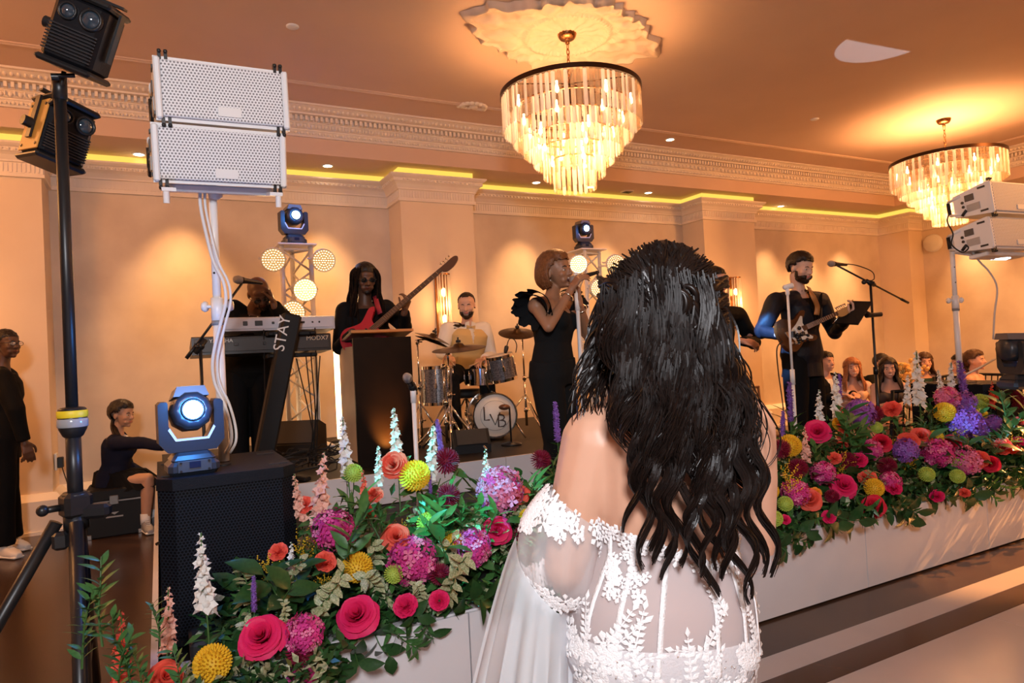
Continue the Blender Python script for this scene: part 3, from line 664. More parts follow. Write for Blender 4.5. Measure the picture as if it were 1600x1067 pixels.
# right-hand pole, arrays and cables
RP = Vector((5.56, 3.10, ZS+.602)); dR = dep(RP); zr_ = D(1548, 388, dR).z
tR = white_pole(RP, zr_+.12, 'white speaker pole rising from the far right subwoofer', D(1552, 470, dR).z, .022)
vr = ray(1549, 340).normalized(); rr = Vector((vr.y, -vr.x, 0)).normalized(); ff = Vector((vr.x, vr.y, 0)).normalized()
bk = (-rr*.86+ff*.52).normalized(); exx = (rr*.52+ff*.86).normalized()
for (yc, lbl, cn) in ((306, 'upper white line array speaker at right, seen from its side', (1, -1)), (362, 'lower white line array speaker at right, just above the white pole', (-1,))):
    ed = D(1548.5, yc, dR-.28); up = (Vector((0, 0, 1))+bk*(.10)+CU*.0).normalized(); e2 = (exx-up*exx.dot(up)).normalized(); b2 = up.cross(e2)
    if b2.dot(bk) < 0: b2 = -b2
    Gx = F3(ed+e2*.31, e2, b2, up); line_box(Gx, .62, .245, .27, lbl, cn)
b = MB(); b.box(Gx(0, .16, -.14), (.5, .14, .03), Gx.R, bev=.006); b.tube([Gx(-.05, .16, -.15), Vector((RP.x, RP.y, zr_))], .022, 10); b.build('mounting_frame', M_white, tR)
b = MB(); b.tube(spline([D(1486, 330, dR-.2), D(1480, 345, dR-.2), D(1489, 365, dR-.2), D(1487, 382, dR-.2), D(1503, 394, dR-.2), D(1513, 388, dR-.2), D(1509, 382, dR-.2)], 5), .005, 6); b.build('black_cable', M_rubber, None, origin=D(1490, 380, dR-.2), label='black cable looping from the backs of the right white speakers', cat='cable')
b = MB(); b.tube(spline([D(1512, 384, dR-.1), D(1530, 408, dR-.05), D(1546, 425, dR-.04), D(1558, 450, dR-.05), D(1554, 490, dR-.05), D(1552, 530, dR-.05)], 5), .007, 6)
b.tube(spline([D(1556, 560, dR-.1), D(1535, 572, dR-.15), D(1515, 582, dR-.2), D(1494, 592, dR-.25)], 5), .008, 6); b.build('grey_cable', mat('grey_cable', (.55, .52, .48), .5), None, origin=D(1530, 410, dR), label='pale cables drooping along the right white speaker pole', cat='cable')
# ---------------------------------------------------------------- white truss towers with par lights
def par_light(c, aim, r, label, st, energy):
    t = thing('par_light', label, 'stage light', c, 'round LED par lights on the truss towers'); ax = (Vector(aim)-c).normalized()
    b = MB(); b.lathe(c-ax*.13, ax, [(0, 0), (r*.75, .005), (r*.9, .04), (r*1.04, .10), (r*1.04, .135), (r*.97, .135), (r*.95, .12)], 24); b.build('housing', M_white, t)
    b = MB(); b.lathe(c-ax*.008, ax, [(0, .004), (r*.5, .003), (r*.95, 0)], 24); b.build('led_face', emis('par_face_%d' % int(st*10), (1.0, .50, .16), st*.32), t)
    b = MB(); s0 = ax.cross(Vector((0, 0, 1))).normalized(); u0 = s0.cross(ax)
    for ring, cnt in ((0, 1), (1, 6), (2, 12), (3, 18), (4, 24)):
        for i in range(cnt): a = 2*PI*i/cnt; b.ell(c-ax*.003+(s0*math.cos(a)+u0*math.sin(a))*r*.215*ring, (r*.075, r*.075, r*.05), None, 6, 4)
    b.build('led_dots', emis('par_dots_%d' % int(st*10), (1.0, .74, .40), st*1.5), t, kind='stuff')
    s = ax.cross(Vector((0, 0, 1))).normalized(); u = s.cross(ax)
    b = MB(); b.tube([c-ax*.06+s*r*1.1, c-ax*.16+s*r*1.1, c-ax*.16-s*r*1.1, c-ax*.06-s*r*1.1], .008, 6); b.build('yoke', M_white, t)
    if energy: lamp('par_beam', 'SPOT', c+ax*.02, energy, (1.0, .55, .22), aim, spot_size=1.6, spot_blend=.9, shadow_soft_size=r)
    return t
def truss(c, zt, label, wdt=.27, nb=9, rot=0.0):
    t = thing('truss_tower', label, 'truss', c, 'white truss towers'); V = [c+rotz(rot)@Vector((wdt*math.cos(a)/1.732, wdt*math.sin(a)/1.732, 0)) for a in (math.radians(210), math.radians(330), math.radians(90))]
    for v in V:
        b = MB(); b.tube([v+Vector((0, 0, .02)), Vector((v.x, v.y, zt))], .023, 10); b.build('leg', M_white, t)
    hh = (zt-c.z-.1)/nb; b = MB()
    for s in range(3):
        a, d = V[s], V[(s+1) % 3]
        for k in range(nb):
            z0, z1 = c.z+.06+hh*k, c.z+.06+hh*(k+1); p, q = (a, d) if k % 2 else (d, a); b.tube([Vector((p.x, p.y, z0)), Vector((q.x, q.y, z1))], .010, 6)
        for z in (c.z+.05, zt-.03): b.tube([Vector((a.x, a.y, z)), Vector((d.x, d.y, z))], .012, 6)
    b.build('lattice', M_white, t)
    b = MB(); b.box(c+Vector((0, 0, .01)), (.50, .46, .02), bev=.004); b.build('base_plate', M_white, t)
    b = MB(); b.box((c.x, c.y, zt+.008), (.36, .34, .016), bev=.004); b.build('top_plate', M_white, t)
    return t
TY = 6.75
tb = onY(470, 600, TY); TL = Vector((tb.x, TY, ZR)); ztl = onY(459, 384, TY).z-.016
truss(TL, ztl, 'white truss tower behind the keyboards, hung with round lights')
moving_head(Vector((onY(459, 384, TY).x, TY-.02, ztl+.017)), .12, -.05, .90, 'blue-lit moving-head light on top of the truss behind the keyboards', 14, 4.0)
AIM = Vector((.6, 2.0, 1.2))
for px, py, l, st, e in ((427, 406, 'round amber par light, upper left on the keyboard truss', 2.2, 6), (506, 407, 'round amber par light, upper right on the keyboard truss', 2.2, 6), (477, 453, 'brightest amber par light, mid-height on the keyboard truss', 6.5, 22), (458, 488, 'amber par light on the keyboard truss peeking over the keyboards', 3.0, 6)):
    p = onY(px, py, TY-.30); par_light(p, AIM+Vector((.9 if px > 500 else 0, 0, 0)), .105, l, st, e)
    b = MB(); b.tube([p+Vector((0, .16, 0)), Vector((TL.x+(.12 if px > 470 else -.12), TY-.08, p.z))], .010, 6); b.build('clamp_arm', M_white, bpy.data.objects['par_light' if px == 427 else [o.name for o in COL.objects if o.name.startswith('par_light')][-1]])
TY2 = 6.75; c2 = onY(928, 600, TY2); TR2 = Vector((c2.x, TY2, ZR)); zt2 = onY(911, 391, TY2).z-.016
truss(TR2, zt2, 'white truss tower between the singer and the bride\'s hair', rot=.3)
moving_head(Vector((onY(911, 391, TY2).x, TY2-.02, zt2+.017)), -.10, .05, .82, 'moving-head light on top of the truss behind the singer', 14, .9)
for px, py, l, st, e in ((904, 413, 'bright amber par light just right of the singer\'s face', 6.5, 16), (937, 450, 'amber par light above the singer\'s hands against the bride\'s hair', 3.0, 8), (962, 412, 'amber par light on the far truss half hidden by the bride\'s hair', 2.2, 4)):
    p = onY(px, py, TY2-.30); o = par_light(p, Vector((3.2, 2.0, 1.2)), .105, l, st, e)
    b = MB(); b.tube([p+Vector((0, .16, 0)), Vector((TR2.x+(.10 if px > 930 else -.12), TY2-.08, p.z))], .010, 6); b.build('clamp_arm', M_white, o)
# glowing LED tubes standing on the riser
M_tube = emis('led_tube', (1.0, .66, .34), 7)
for px, y0, y1, l in ((532, 548, 692, 'tall glowing LED tube beside the podium'), (432, 632, 702, 'glowing LED tube behind the keyboard stand\'s slanted column')):
    a, c = onY(px, y1, 6.9), onY(px-1, y0, 6.9); zb = ZR
    t = thing('led_tube', l, 'stage light', (a.x, 6.9, zb), 'glowing LED tubes'); b = MB(); b.tube([Vector((a.x, 6.9, zb+.03)), Vector((a.x, 6.9, c.z))], .028, 12); b.build('tube', M_tube, t)
    b = MB(); b.lathe((a.x, 6.9, zb), (0, 0, 1), [(0, 0), (.09, 0), (.09, .012), (.03, .03), (0, .035)], 18); b.build('base', M_black, t)
# ---------------------------------------------------------------- podium on the riser
PYF = 5.02; pl, pr_ = onY(551, 527, PYF).x, onY(642, 527, PYF).x; pt = onY(595, 527, PYF).z
t = thing('podium', 'black-fronted podium with an amber glow at its foot, pale sides', 'podium', ((pl+pr_)/2, PYF+.22, ZR))
M_pfront = mat('podium_front', (.008, .005, .004), .34, spec=.25, col2=(.012, .007, .005), nscale=6)
M_wood = mat('pale_wood', (.62, .48, .33), .45, col2=(.55, .42, .28), nscale=5)
b = MB(); b.box(((pl+pr_)/2, PYF+.011, (ZR+pt)/2), (pr_-pl, .022, pt-ZR)); b.build('front_panel', M_pfront, t)
for x in (pl+.012, pr_-.012):
    b = MB(); b.box((x, PYF+.235, (ZR+pt-.06)/2), (.022, .42, pt-ZR-.06)); b.build('side_panel', M_wood, t)
b = MB(); b.box(((pl+pr_)/2, PYF+.24, ZR+.02), (pr_-pl, .42, .04)); b.build('plinth', M_pfront, t)
b = MB(); G = F3(Vector(((pl+pr_)/2, PYF+.20, pt+.01)), (1, 0, 0), (0, .97, -.17)); b.box(G(0, -.03, 0), (pr_-pl+.03, .38, .022), G.R, bev=.006); b.build('reading_top', mat('podium_top', (.10, .045, .02), .35), t)
b = MB(); b.box(G(0, -.224, .0), (pr_-pl+.03, .012, .018), G.R); b.build('top_edge', mat('top_edge_wood', (.55, .24, .08), .4), t)
up = Vector(((pl+pr_)/2, PYF-.10, ZR)); b = MB(); b.lathe(up, (0, 0, 1), [(0, 0), (.05, 0), (.055, .04), (.045, .06), (.04, .05), (0, .048)], 18); b.build('uplight', M_black, None, origin=up, label='small black amber uplight on the riser at the podium\'s foot', cat='light')
lamp('uplight_beam', 'SPOT', up+Vector((0, -.02, .065)), 60, (1.0, .35, .06), up+Vector((0, .10, .26)), spot_size=1.1, spot_blend=.8, shadow_soft_size=.03)
# ---------------------------------------------------------------- keyboards and their slanted stand
KY = 4.98
t = thing('keyboard_stand', 'slanted black column keyboard stand lettered in white', 'stand', (onY(418, 697, KY).x, KY, ZR))
tp, bt = onY(458, 490, KY-.17), onY(420, 690, KY-.17); bt = bt+(bt-tp)*.33; bt.z = max(bt.z, ZR+.03)
ex = Vector((1, 0, .03)).normalized(); ez = (tp-bt).normalized(); ex = (ex-ez*ex.dot(ez)).normalized(); G = F3((tp+bt)/2, ex, ez.cross(ex), ez)
b = MB(); b.box(G(0, .06, 0), (.125, .12, (tp-bt).length), G.R, bev=.014); b.build('column', M_satin, t)
c0 = onY(441, 521, KY-.17); text_mesh('STAY', .105, c0-G.y*.006, G.z, -G.x, 'stand_lettering', M_white, t, .001)
b = MB()
for z in (onY(440, 556, KY).z, onY(440, 522, KY).z):
    for s in (-.14, .14): b.box((tp.x+s, KY+.07, z), (.035, .34, .022), bev=.004)
    b.box((tp.x, KY-.05, z), (.34, .05, .03), bev=.006)
b.build('support_arm', M_satin, t)
b = MB()
for s in (-.32, .32): b.box((bt.x+s*.6, KY+.02, ZR+.02), (.05, .62, .03), rotz(s), bev=.006)
b.box((bt.x, KY-.08, ZR+.05), (.30, .14, .06), bev=.01); b.build('foot', M_satin, t)
def keyboard(c, ln, dp, ht, tilt, label, shell, back, ports, yaw=0.0):
    t = thing('keyboard', label, 'keyboard', c, 'keyboards on the stand'); Rm = Matrix.Rotation(yaw, 3, 'Z')@Matrix.Rotation(tilt, 3, 'X'); G = F3(c, Rm@Vector((1, 0, 0)), Rm@Vector((0, 1, 0)))
    b = MB(); b.prism([(-dp/2, -ht/2), (dp/2, -ht/2), (dp/2, ht*.1), (0, ht*.35), (-dp/2+.03, ht/2), (-dp/2, ht*.42)], G(-ln/2, 0, 0), G.y, G.z, G.x, ln); b.build('body', shell, t)
    b = MB(); b.box(G(0, -dp/2-.003, 0), (ln-.03, .006, ht*.72), G.R, bev=.002); b.build('rear_panel', back, t)
    for u, wd, hh in ports:
        b = MB(); b.box(G(u*ln, -dp/2-.007, .002), (wd, .008, hh), G.R, bev=.002); b.build('port', M_black, t)
    b = MB(); n = int((ln-.16)/.0235)
    for i in range(n): b.box(G(-ln/2+.10+.0235*i, dp/2-.085, ht*.28), (.0222, .15, .02), G.R)
    b.build('white_keys', M_white, t, kind='stuff'); b = MB()
    for i in range(n-1):
        if i % 7 not in (2, 6): b.box(G(-ln/2+.112+.0235*i, dp/2-.11, ht*.28+.014), (.012, .095, .014), G.R)
    b.build('black_keys', M_rubber, t, kind='stuff'); return t, G
a, c = onY(338, 505, KY), onY(523, 508, KY); kl = (c-a).length
keyboard((a+c)/2+Vector((0, .16, 0)), kl, .32, .098, -.05, 'silver keyboard on the upper tier, its rear ports facing us', mat('silver_plastic', (.50, .48, .52), .4), mat('silver_back', (.56, .54, .60), .4), [(-.16, .05, .035), (-.04, .018, .018), (.05, .016, .016), (.08, .016, .016), (.20, .05, .014), (.30, .012, .012), (.36, .012, .012), (-.27, .03, .03)], yaw=-math.atan2((c-a).y, (c-a).x)*0)
a, c = onY(300, 549, KY-.02), onY(518, 545, KY-.02); kl = (c-a).length
tk, Gk = keyboard((a+c)/2+Vector((0, .2, .038)), kl, .38, .125, -.04, 'long black keyboard on the lower tier with white lettering on its back', mat('keyboard_black', (.018, .017, .018), .35), mat('keyboard_back', (.030, .026, .026), .4), [(-.2, .03, .02), (.0, .02, .02), (.1, .02, .02)])
text_mesh('YAMAHA', .036, Gk(-kl*.5+kl*(343-300)/218, -.198, .028), Gk.x, Gk.z, 'maker_lettering', M_white, tk, .001)
text_mesh('MODX7', .044, Gk(-kl*.5+kl*(495-300)/218, -.198, .026), Gk.x, Gk.z, 'model_lettering', mat('lettering_tan', (.62, .45, .30), .5), tk, .001)
# cables hanging off the keyboards and heaped on the riser
b = MB()
for px, py, qx in ((412, 515, 420), (478, 556, 480), (486, 556, 470), (500, 556, 486), (492, 512, 492), (463, 560, 492)):
    p = onY(px, py, KY-.03); q = onY(qx, 690, KY+.3); q.z = ZR+.02; mm = (p+q)/2+Vector((random.uniform(-.07, .07), 0, -.1)); b.tube(spline([p, mm, q], 8), .0045, 5)
b.build('keyboard_cables', M_rubber, None, origin=(1, KY, 1), label='thin black cables hanging from the keyboards to the riser', cat='cable')
b = MB(); cc = onY(470, 700, 5.3); cc.z = ZR
for i in range(26):
    r0 = random.uniform(.06, .24); ph = random.uniform(0, 6.28); o = cc+Vector((random.uniform(-.30, .36), random.uniform(-.35, .5), 0))
    b.tube([o+Vector((r0*math.cos(ph+k*.5)*random.uniform(.8, 1.2), r0*.7*math.sin(ph+k*.5), .012+.05*random.random()+.012*(i % 7))) for k in range(11)], .006, 5)
b.build('cable_heap', M_rubber, None, origin=cc, label='tangled heap of black cables on the riser under the keyboards', cat='cable', kind='stuff')
def wedge(c, yaw, label, w_=.42, k=1.0):
    t = thing('stage_monitor', label, 'speaker', c, 'black floor monitors'); Rm = rotz(yaw); G = F3(c, Rm@Vector((1, 0, 0)), Rm@Vector((0, 1, 0)))
    b = MB(); b.prism([(a*k, z*k) for a, z in [(-.16, 0), (.16, 0), (.16, .10), (.02, .30), (-.16, .24)]], G(-w_/2, 0, 0), G.y, G.z, G.x, w_); b.build('cabinet', M_satin, t)
    b = MB(); s_ = Vector(G.y*(-.14)+G.z*.20); nn = G.x.cross(s_.normalized()); b.box(G(0, .092*k, .205*k), (w_-.05, .012, .22*k), Matrix((G.x, nn, s_.normalized())).transposed()); b.build('grille', mat('monitor_grille', (.02, .02, .02), .6, bump=.3, bscale=400), t)
wedge(Vector((onY(462, 660, 6.3).x, 6.25, ZR)), 2.6, 'black wedge monitor between the truss legs under the keyboards')
wedge(Vector((onY(740, 690, 5.1).x, 5.16, ZR)), 2.9, 'black wedge monitor on the riser in front of the drums', .30, .62)
# ---------------------------------------------------------------- microphones and stands
M_mesh = mat('mic_mesh', (.38, .38, .40), .35, .9, bump=.6, bscale=500)
def mic(p, d, parent=None, label=None, cable=False):
    d = Vector(d).normalized(); p = Vector(p)
    own = parent is None; t = thing('microphone', label, 'microphone', p) if own else parent
    b = MB(); b.lathe(p-d*.015, d, [(.020, 0), (.025, .008), (.026, .025), (.020, .045), (.008, .052), (0, .053)], 14); b.build('mic_grille', M_mesh, t)
    b = MB(); b.lathe(p-d*.175, d, [(0, 0), (.010, 0), (.011, .01), (.0175, .13), (.021, .15), (.021, .162), (0, .163)], 12); b.build('mic_handle', M_black, t)
    return t
def straight_stand(base, zt, label, m_=None, r=.0125, clip=True, zj=None):
    t = thing('mic_stand', label, 'mic stand', base, 'white straight microphone stands'); zj = zj or (base.z+zt)/2-.2
    b = MB(); b.tube([base+Vector((0, 0, .02)), Vector((base.x, base.y, zj))], r, 12); b.build('lower_tube', M_white, t)
    b = MB(); b.tube([Vector((base.x, base.y, zj)), Vector((base.x, base.y, zt))], r*.72, 12); b.build('upper_tube', M_white, t)
    b = MB(); b.tube([Vector((base.x, base.y, zj-.06)), Vector((base.x, base.y, zj+.05))], r*1.35, 12); b.build('clutch', M_white, t)
    b = MB(); b.lathe(base, (0, 0, 1), [(0, 0), (.14, 0), (.14, .012), (.02, .03), (0, .03)], 24); b.build('round_base', M_white, t)
    b = MB(); b.lathe((base.x, base.y, zt-.03), (0, 0, 1), [(r*.8, 0), (r*1.2, .01), (r*1.2, .05), (r*.6, .055)], 10); b.build('collar', M_white, t)
    return t
b1 = onY(650, 700, 3.55); B1 = Vector((b1.x, 3.55, ZS)); z1 = onY(648, 612, 3.55).z; t1 = straight_stand(B1, z1, 'white mic stand carrying a mic before the podium', zj=onY(650, 606, 3.55).z-.02)
b = MB(); q0 = Vector((B1.x, B1.y, z1)); dm = (onY(645, 574, 3.45)-onY(660, 603, 3.6)).normalized(); b.tube([q0, q0+Vector((0, 0, .02))], .012, 8); b.tube([q0+Vector((0, 0, .02))-dm*.02, q0+Vector((0, 0, .02))+dm*.04], .022, 10); b.build('mic_clip', M_black, t1)
mic(q0+Vector((0, 0, .02))+dm*.11, dm, None, 'silver-headed microphone clipped on the white stand before the podium')
MSY = 3.62; b2 = onY(909, 600, MSY); B2 = Vector((b2.x, MSY, ZS)); straight_stand(B2, onY(906, 432, MSY).z, 'white mic stand touching the singer\'s hand, in front of the singer', zj=onY(906, 470, MSY).z)
GY = 3.42; b3 = onY(1239, 600, GY); B3 = Vector((b3.x, GY, ZS)); z3 = onY(1236, 455, GY).z; t3 = straight_stand(B3, z3, 'white mic stand with an empty clip in front of the guitarist', zj=onY(1238, 588, GY).z)
b = MB(); q = Vector((B3.x, B3.y, z3+.03)); b.lathe(q-CR*.03+Vector((0, 0, -.005)), (CR+Vector((0, 0, .25))), [(.012, 0), (.019, .01), (.021, .07), (.016, .075)], 12); b.tube([q-Vector((0, 0, .03)), q], .012, 8); b.build('mic_clip', M_white, t3)
b = MB(); q = onY(1237, 523, GY); b.cyl(q+CR*.005-Vector((0, 0, .02)), q+CR*.005+Vector((0, 0, .025)), .022, n=12)
for i in range(14): b.sph(q+CR*(.03+.09*random.random())+Vector((0, 0, random.uniform(-.06, .05)))-CF*.02*random.random(), random.uniform(.008, .018), 6, 5)
b.tube([q, q+CR*.12], .007, 6); b.build('clamp_cluster', M_black, t3, label='black clamp with shiny pick holder')
def boom_stand(bx, Y, ends, zpiv, label, micdir, piv=None):
    """vertical at pixel column bx on plane Y; boom through two pixel ends"""
    pv = onY(*bx, Y); base = Vector((pv.x, Y, ZS if Y < RY else ZR)); t = thing('boom_stand', label, 'mic stand', base, 'black boom microphone stands')
    b = MB(); b.tube([base+Vector((0, 0, .12)), pv], .010, 10); b.build('upright', M_black, t)
    b = MB(); zc = base.z+(pv.z-base.z)*.5; b.tube([base+Vector((0, 0, .12)), Vector((base.x, base.y, zc))], .014, 10); b.tube([Vector((base.x, base.y, zc-.03)), Vector((base.x, base.y, zc+.03))], .02, 10); b.build('lower_tube', M_black, t)
    e0, e1 = [onY(*e, Y+dy) for e, dy in ends]
    b = MB(); b.tube([e0, e1], .0075, 8); b.tube([e1, e1+(e1-e0).normalized()*-.10], .011, 8); b.build('boom_arm', M_black, t)
    b = MB(); d = (e1-e0).normalized(); b.tube([pv-d*.05, pv+d*.05], .017, 10); b.sph(pv, .024, 10, 8); b.tube([pv-CR*.0-CF*.05, pv], .010, 8); b.build('swivel', M_black, t)
    q = e0+(e1-e0)*.36; b = MB(); b.sph(q-Vector((0, 0, .02)), .02, 8, 6); b.build('counter_knob', M_black, t)
    for k in range(3):
        a = k*2.094+.6; dd = Vector((math.cos(a), math.sin(a), 0)); b = MB(); b.tube([base+Vector((0, 0, .16)), base+dd*.30+Vector((0, 0, .012))], .009, 8); b.build('leg', M_black, t)
    return t, e0, pv
BY = 3.55; tB, e0, pvB = boom_stand((1360, 442), BY, (((1308, 415), -.0), ((1419, 473), .0)), 0, 'black boom mic stand right of the guitarist, holding a folder', None)
dm = (onY(1293, 412, BY)-onY(1320, 414, BY)).normalized(); mic(e0+dm*.06+Vector((0, 0, .012)), dm, None, 'black microphone on the boom arm beside the guitarist')
b = MB(); b.tube(spline([onY(1320, 412, BY), onY(1340, 415, BY), onY(1362, 424, BY), onY(1366, 435, BY), onY(1360, 446, BY), onY(1364, 500, BY), onY(1368, 560, BY)], 6), .004, 6); b.build('mic_cable', M_rubber, None, origin=pvB, label='black cable arching from the boom microphone down its stand', cat='cable')
# folder on a clamp of the boom stand
p_ = [onY(x, y, BY+dy) for x, y, dy in ((1333, 470, .08), (1362, 471, -.1), (1340, 506, -.12), (1304, 504, .08))]
t = thing('music_folder', 'black folder tilted on the boom stand beside the guitar neck', 'folder', (p_[0]+p_[2])/2); nn = (p_[1]-p_[0]).cross(p_[3]-p_[0]).normalized()
b = MB(); b.add(p_+[q+nn*.012 for q in p_], [(0, 1, 2, 3), (7, 6, 5, 4), (0, 4, 5, 1), (1, 5, 6, 2), (2, 6, 7, 3), (3, 7, 4, 0)], False); b.build('cover', M_satin, t)
b = MB(); b.tube([p_[0]-nn*.006, p_[3]-nn*.006], .006, 6); b.box(p_[0].lerp(p_[3], .45)-nn*.012, (.05, .02, .03), frame(nn), bev=.004); b.build('clip_edge', M_chrome, t)
b = MB(); b.tube([p_[1].lerp(p_[2], .45), onY(1364, 492, BY)], .010, 8); b.cyl(onY(1354, 493, BY-.02), onY(1376, 491, BY-.02), .020, n=10); b.build('stand_clamp', M_black, t)
tB2, e0, pvL = boom_stand((313, 541), 4.35, (((378, 443), .0), ((291, 560), .0)), 0, 'black boom mic stand reaching up to the keyboard player', None)
dm = (onY(388, 436, 4.35)-onY(400, 440, 4.35)).normalized(); dm = -(onY(408, 441, 4.4)-onY(380, 437, 4.32)).normalized(); mic(e0+dm*.02+Vector((0, 0, .02)), dm, None, 'black microphone on the boom arm before the keyboard player')
# ================================================================ DRUMS, GUITARS, TABLE, CASE
M_spark = mat('drum_sparkle', (.32, .32, .34), .28, .55, col2=(.10, .10, .12), nscale=90)
M_dark_drum = mat('bass_drum_shell', (.05, .045, .045), .3, coat=.6)
M_cymbal = mat('cymbal_bronze', (.13, .08, .045), .34, 1.0, col2=(.08, .048, .026), nscale=30)
M_skin_h = mat('drum_head', (.82, .76, .68), .5)
def drum(c, ax, r, dpt, label, shell, head, name='drum', lugs=8, legs=0, skin=True):
    c, ax = Vector(c), Vector(ax).normalized(); t = thing(name, label, 'drum', c, None)
    b = MB(); b.lathe(c-ax*dpt/2, ax, [(r*.96, 0), (r, 0), (r, dpt), (r*.96, dpt)], 32, flat=True); b.build('shell', shell, t)
    for s in (-1, 1):
        b = MB(); b.lathe(c+ax*s*(dpt/2-.012*(1 if s > 0 else -1)*0), ax, [(r*.99, -.014), (r*1.035, -.014), (r*1.035, .014), (r*.99, .014), (r*.99, -.014)], 32, flat=True); b.build('hoop', M_chrome, t)
        b = MB(); b.lathe(c+ax*s*dpt/2, ax, [(0, 0), (r*.985, 0), (r*.985, -.004*s), (0, -.004*s)] if s > 0 else [(0, -.0), (r*.985, 0), (r*.985, .004), (0, .004)], 32); b.build('drum_head', head if s > 0 else M_skin_h, t)
    e1 = ax.cross(Vector((.1, .2, 1))).normalized(); e2 = ax.cross(e1)
    for k in range(lugs):
        a = 2*PI*k/lugs; d = e1*math.cos(a)+e2*math.sin(a); b = MB(); b.tube([c+d*r*1.035-ax*dpt*.46, c+d*r*1.035+ax*dpt*.46], .004, 6); b.box(c+d*(r+.008), (.022, .016, .05), frame(d, ax), bev=.004); b.build('tension_lug', M_chrome, t)
    return t, e1, e2
def tripod(t, base, h, r, m_=M_chrome, rot=.3, rt=.009, zc=.22):
    b = MB(); b.tube([base+Vector((0, 0, .06)), base+Vector((0, 0, h*.55))], rt*1.5, 10); b.tube([base+Vector((0, 0, h*.52)), base+Vector((0, 0, h))], rt, 10); b.build('upright', m_, t)
    for z in (h*.55, h*.98, zc): b = MB(); b.tube([base+Vector((0, 0, z-.022)), base+Vector((0, 0, z+.022))], rt*2.3, 10); b.tube([base+Vector((0, 0, z)), base+Vector((.045, -.01, z))], rt*.8, 6); b.build('wing_clamp', m_, t)
    for k in range(3):
        a = rot+k*2.094; d = Vector((math.cos(a), math.sin(a), 0)); b = MB(); b.tube([base+Vector((0, 0, zc+.16)), base+d*r*.55+Vector((0, 0, zc*.65)), base+d*r+Vector((0, 0, .012))], rt, 8); b.build('leg', m_, t)
        b = MB(); b.sph(base+d*r+Vector((0, 0, .016)), .016, 8, 6); b.build('rubber_foot', M_rubber, t)
def cymbal(t, c, n, r):
    n = Vector(n).normalized(); b = MB(); b.lathe(c, n, [(r, -.012), (r*.6, .004), (r*.22, .014), (r*.16, .034), (0, .042), (0, .038), (r*.15, .030), (r*.21, .010), (r*.6, .001), (r, -.0145), (r, -.012)], 40); b.build('cymbal', M_cymbal, t)
    b = MB(); b.lathe(c+n*.045, n, [(0, 0), (.022, 0), (.022, .02), (.008, .025), (.008, .045), (0, .045)], 12); b.build('felt_nut', M_black, t)
KYF = 5.62
kc = onY(774, 645, KYF); kr = (onY(774, 611, KYF)-onY(774, 680, KYF)).length/2; kc.z = ZR+kr+.03
kax = Vector((-.30, -1, 0)).normalized(); kb = kc-kax*.22
t, e1, e2 = drum(kb, kax, kr, .40, 'bass drum with cream front head lettered in dark thin capitals', M_dark_drum, M_skin_h, 'bass_drum', 8)
kx = kax.cross(Vector((0, 0, 1)))*-1; kx = -kx if kx.dot(CR) < 0 else kx
M_ink = mat('logo_ink', (.05, .03, .025), .5)
fc = kb+kax*.206
def lp(x, z): return fc+kx*x*kr+Vector((0, 0, 1))*z*kr+kax*.002
def strokes(pts, w_=.014): b = MB(); b.tube([lp(*p) for p in pts], w_/2, 6); return b
for pts in ([(-.50, .42), (-.50, -.18), (-.26, -.18)], [(-.24, .08), (-.02, -.42), (.22, .12)], [(.14, .02), (.14, -.52), (.36, -.52), (.46, -.42), (.44, -.30), (.34, -.24), (.16, -.24), (.34, -.22), (.42, -.12), (.38, -.02), (.28, .02), (.14, .02)]):
    strokes(pts).build('logo_letter', M_ink, t)
b = MB(); b.tube([lp(.68*math.cos(a), .68*math.sin(a)) for a in [2*PI*k/40 for k in range(40)]], .0012, 5, closed=True); b.build('logo_ring', M_ink, t)
for s in (-1, 1):
    b = MB(); b.tube([kb+kx*s*kr*.9+kax*.12+Vector((0, 0, -.05)), kb+kx*s*kr*1.35+kax*.22+Vector((0, 0, -kr-.02))], .008, 8); b.build('spur', M_chrome, t)
# kick microphone on a short stand
kp = onY(788, 636, KYF-.35); b_ = Vector((kp.x+.05, kp.y, ZR)); t = thing('drum_mic', 'bronze oval kick drum microphone on a short black stand', 'microphone', b_)
b = MB(); b.ell(kp, (.05, .032, .026), frame(CF), 14, 8); b.build('mic_body', mat('mic_bronze', (.20, .09, .045), .35, .6), t)
b = MB(); b.tube([b_+Vector((0, 0, .01)), b_+Vector((0, 0, kp.z-ZR)), kp], .008, 8); b.build('stem', M_black, t)
b = MB(); b.lathe(b_, (0, 0, 1), [(0, 0), (.09, 0), (.09, .012), (.012, .03)], 20); b.build('base', M_black, t)
fy = 5.95; c0, c1 = onY(661, 602, fy), onY(706, 602, fy); fr = (c1-c0).length/2; fh = (onY(683, 574, fy)-onY(683, 630, fy)).length
fcn = (c0+c1)/2; t, _, _ = drum(fcn, (0, 0, 1), fr, fh, 'silver sparkle floor tom left of the cymbal stand', M_spark, M_skin_h, 'floor_tom', 8)
for k in range(3): a = k*2.094+.5; d = Vector((math.cos(a), math.sin(a), 0)); b = MB(); b.tube([fcn+d*(fr+.018)+Vector((0, 0, .05)), Vector((fcn.x, fcn.y, ZR+.01))+d*(fr+.03)], .008, 8); b.build('leg', M_chrome, t)
ry = 5.75; rc = onY(784, 574, ry); rr_ = (onY(766, 574, ry)-onY(804, 574, ry)).length/2; rax = Vector((-.20, -.05, 1)); rh = (onY(784, 556, ry)-onY(784, 592, ry)).length
t, _, _ = drum(rc, rax, rr_, rh, 'silver sparkle rack tom mounted above the bass drum', M_spark, M_skin_h, 'rack_tom', 6)
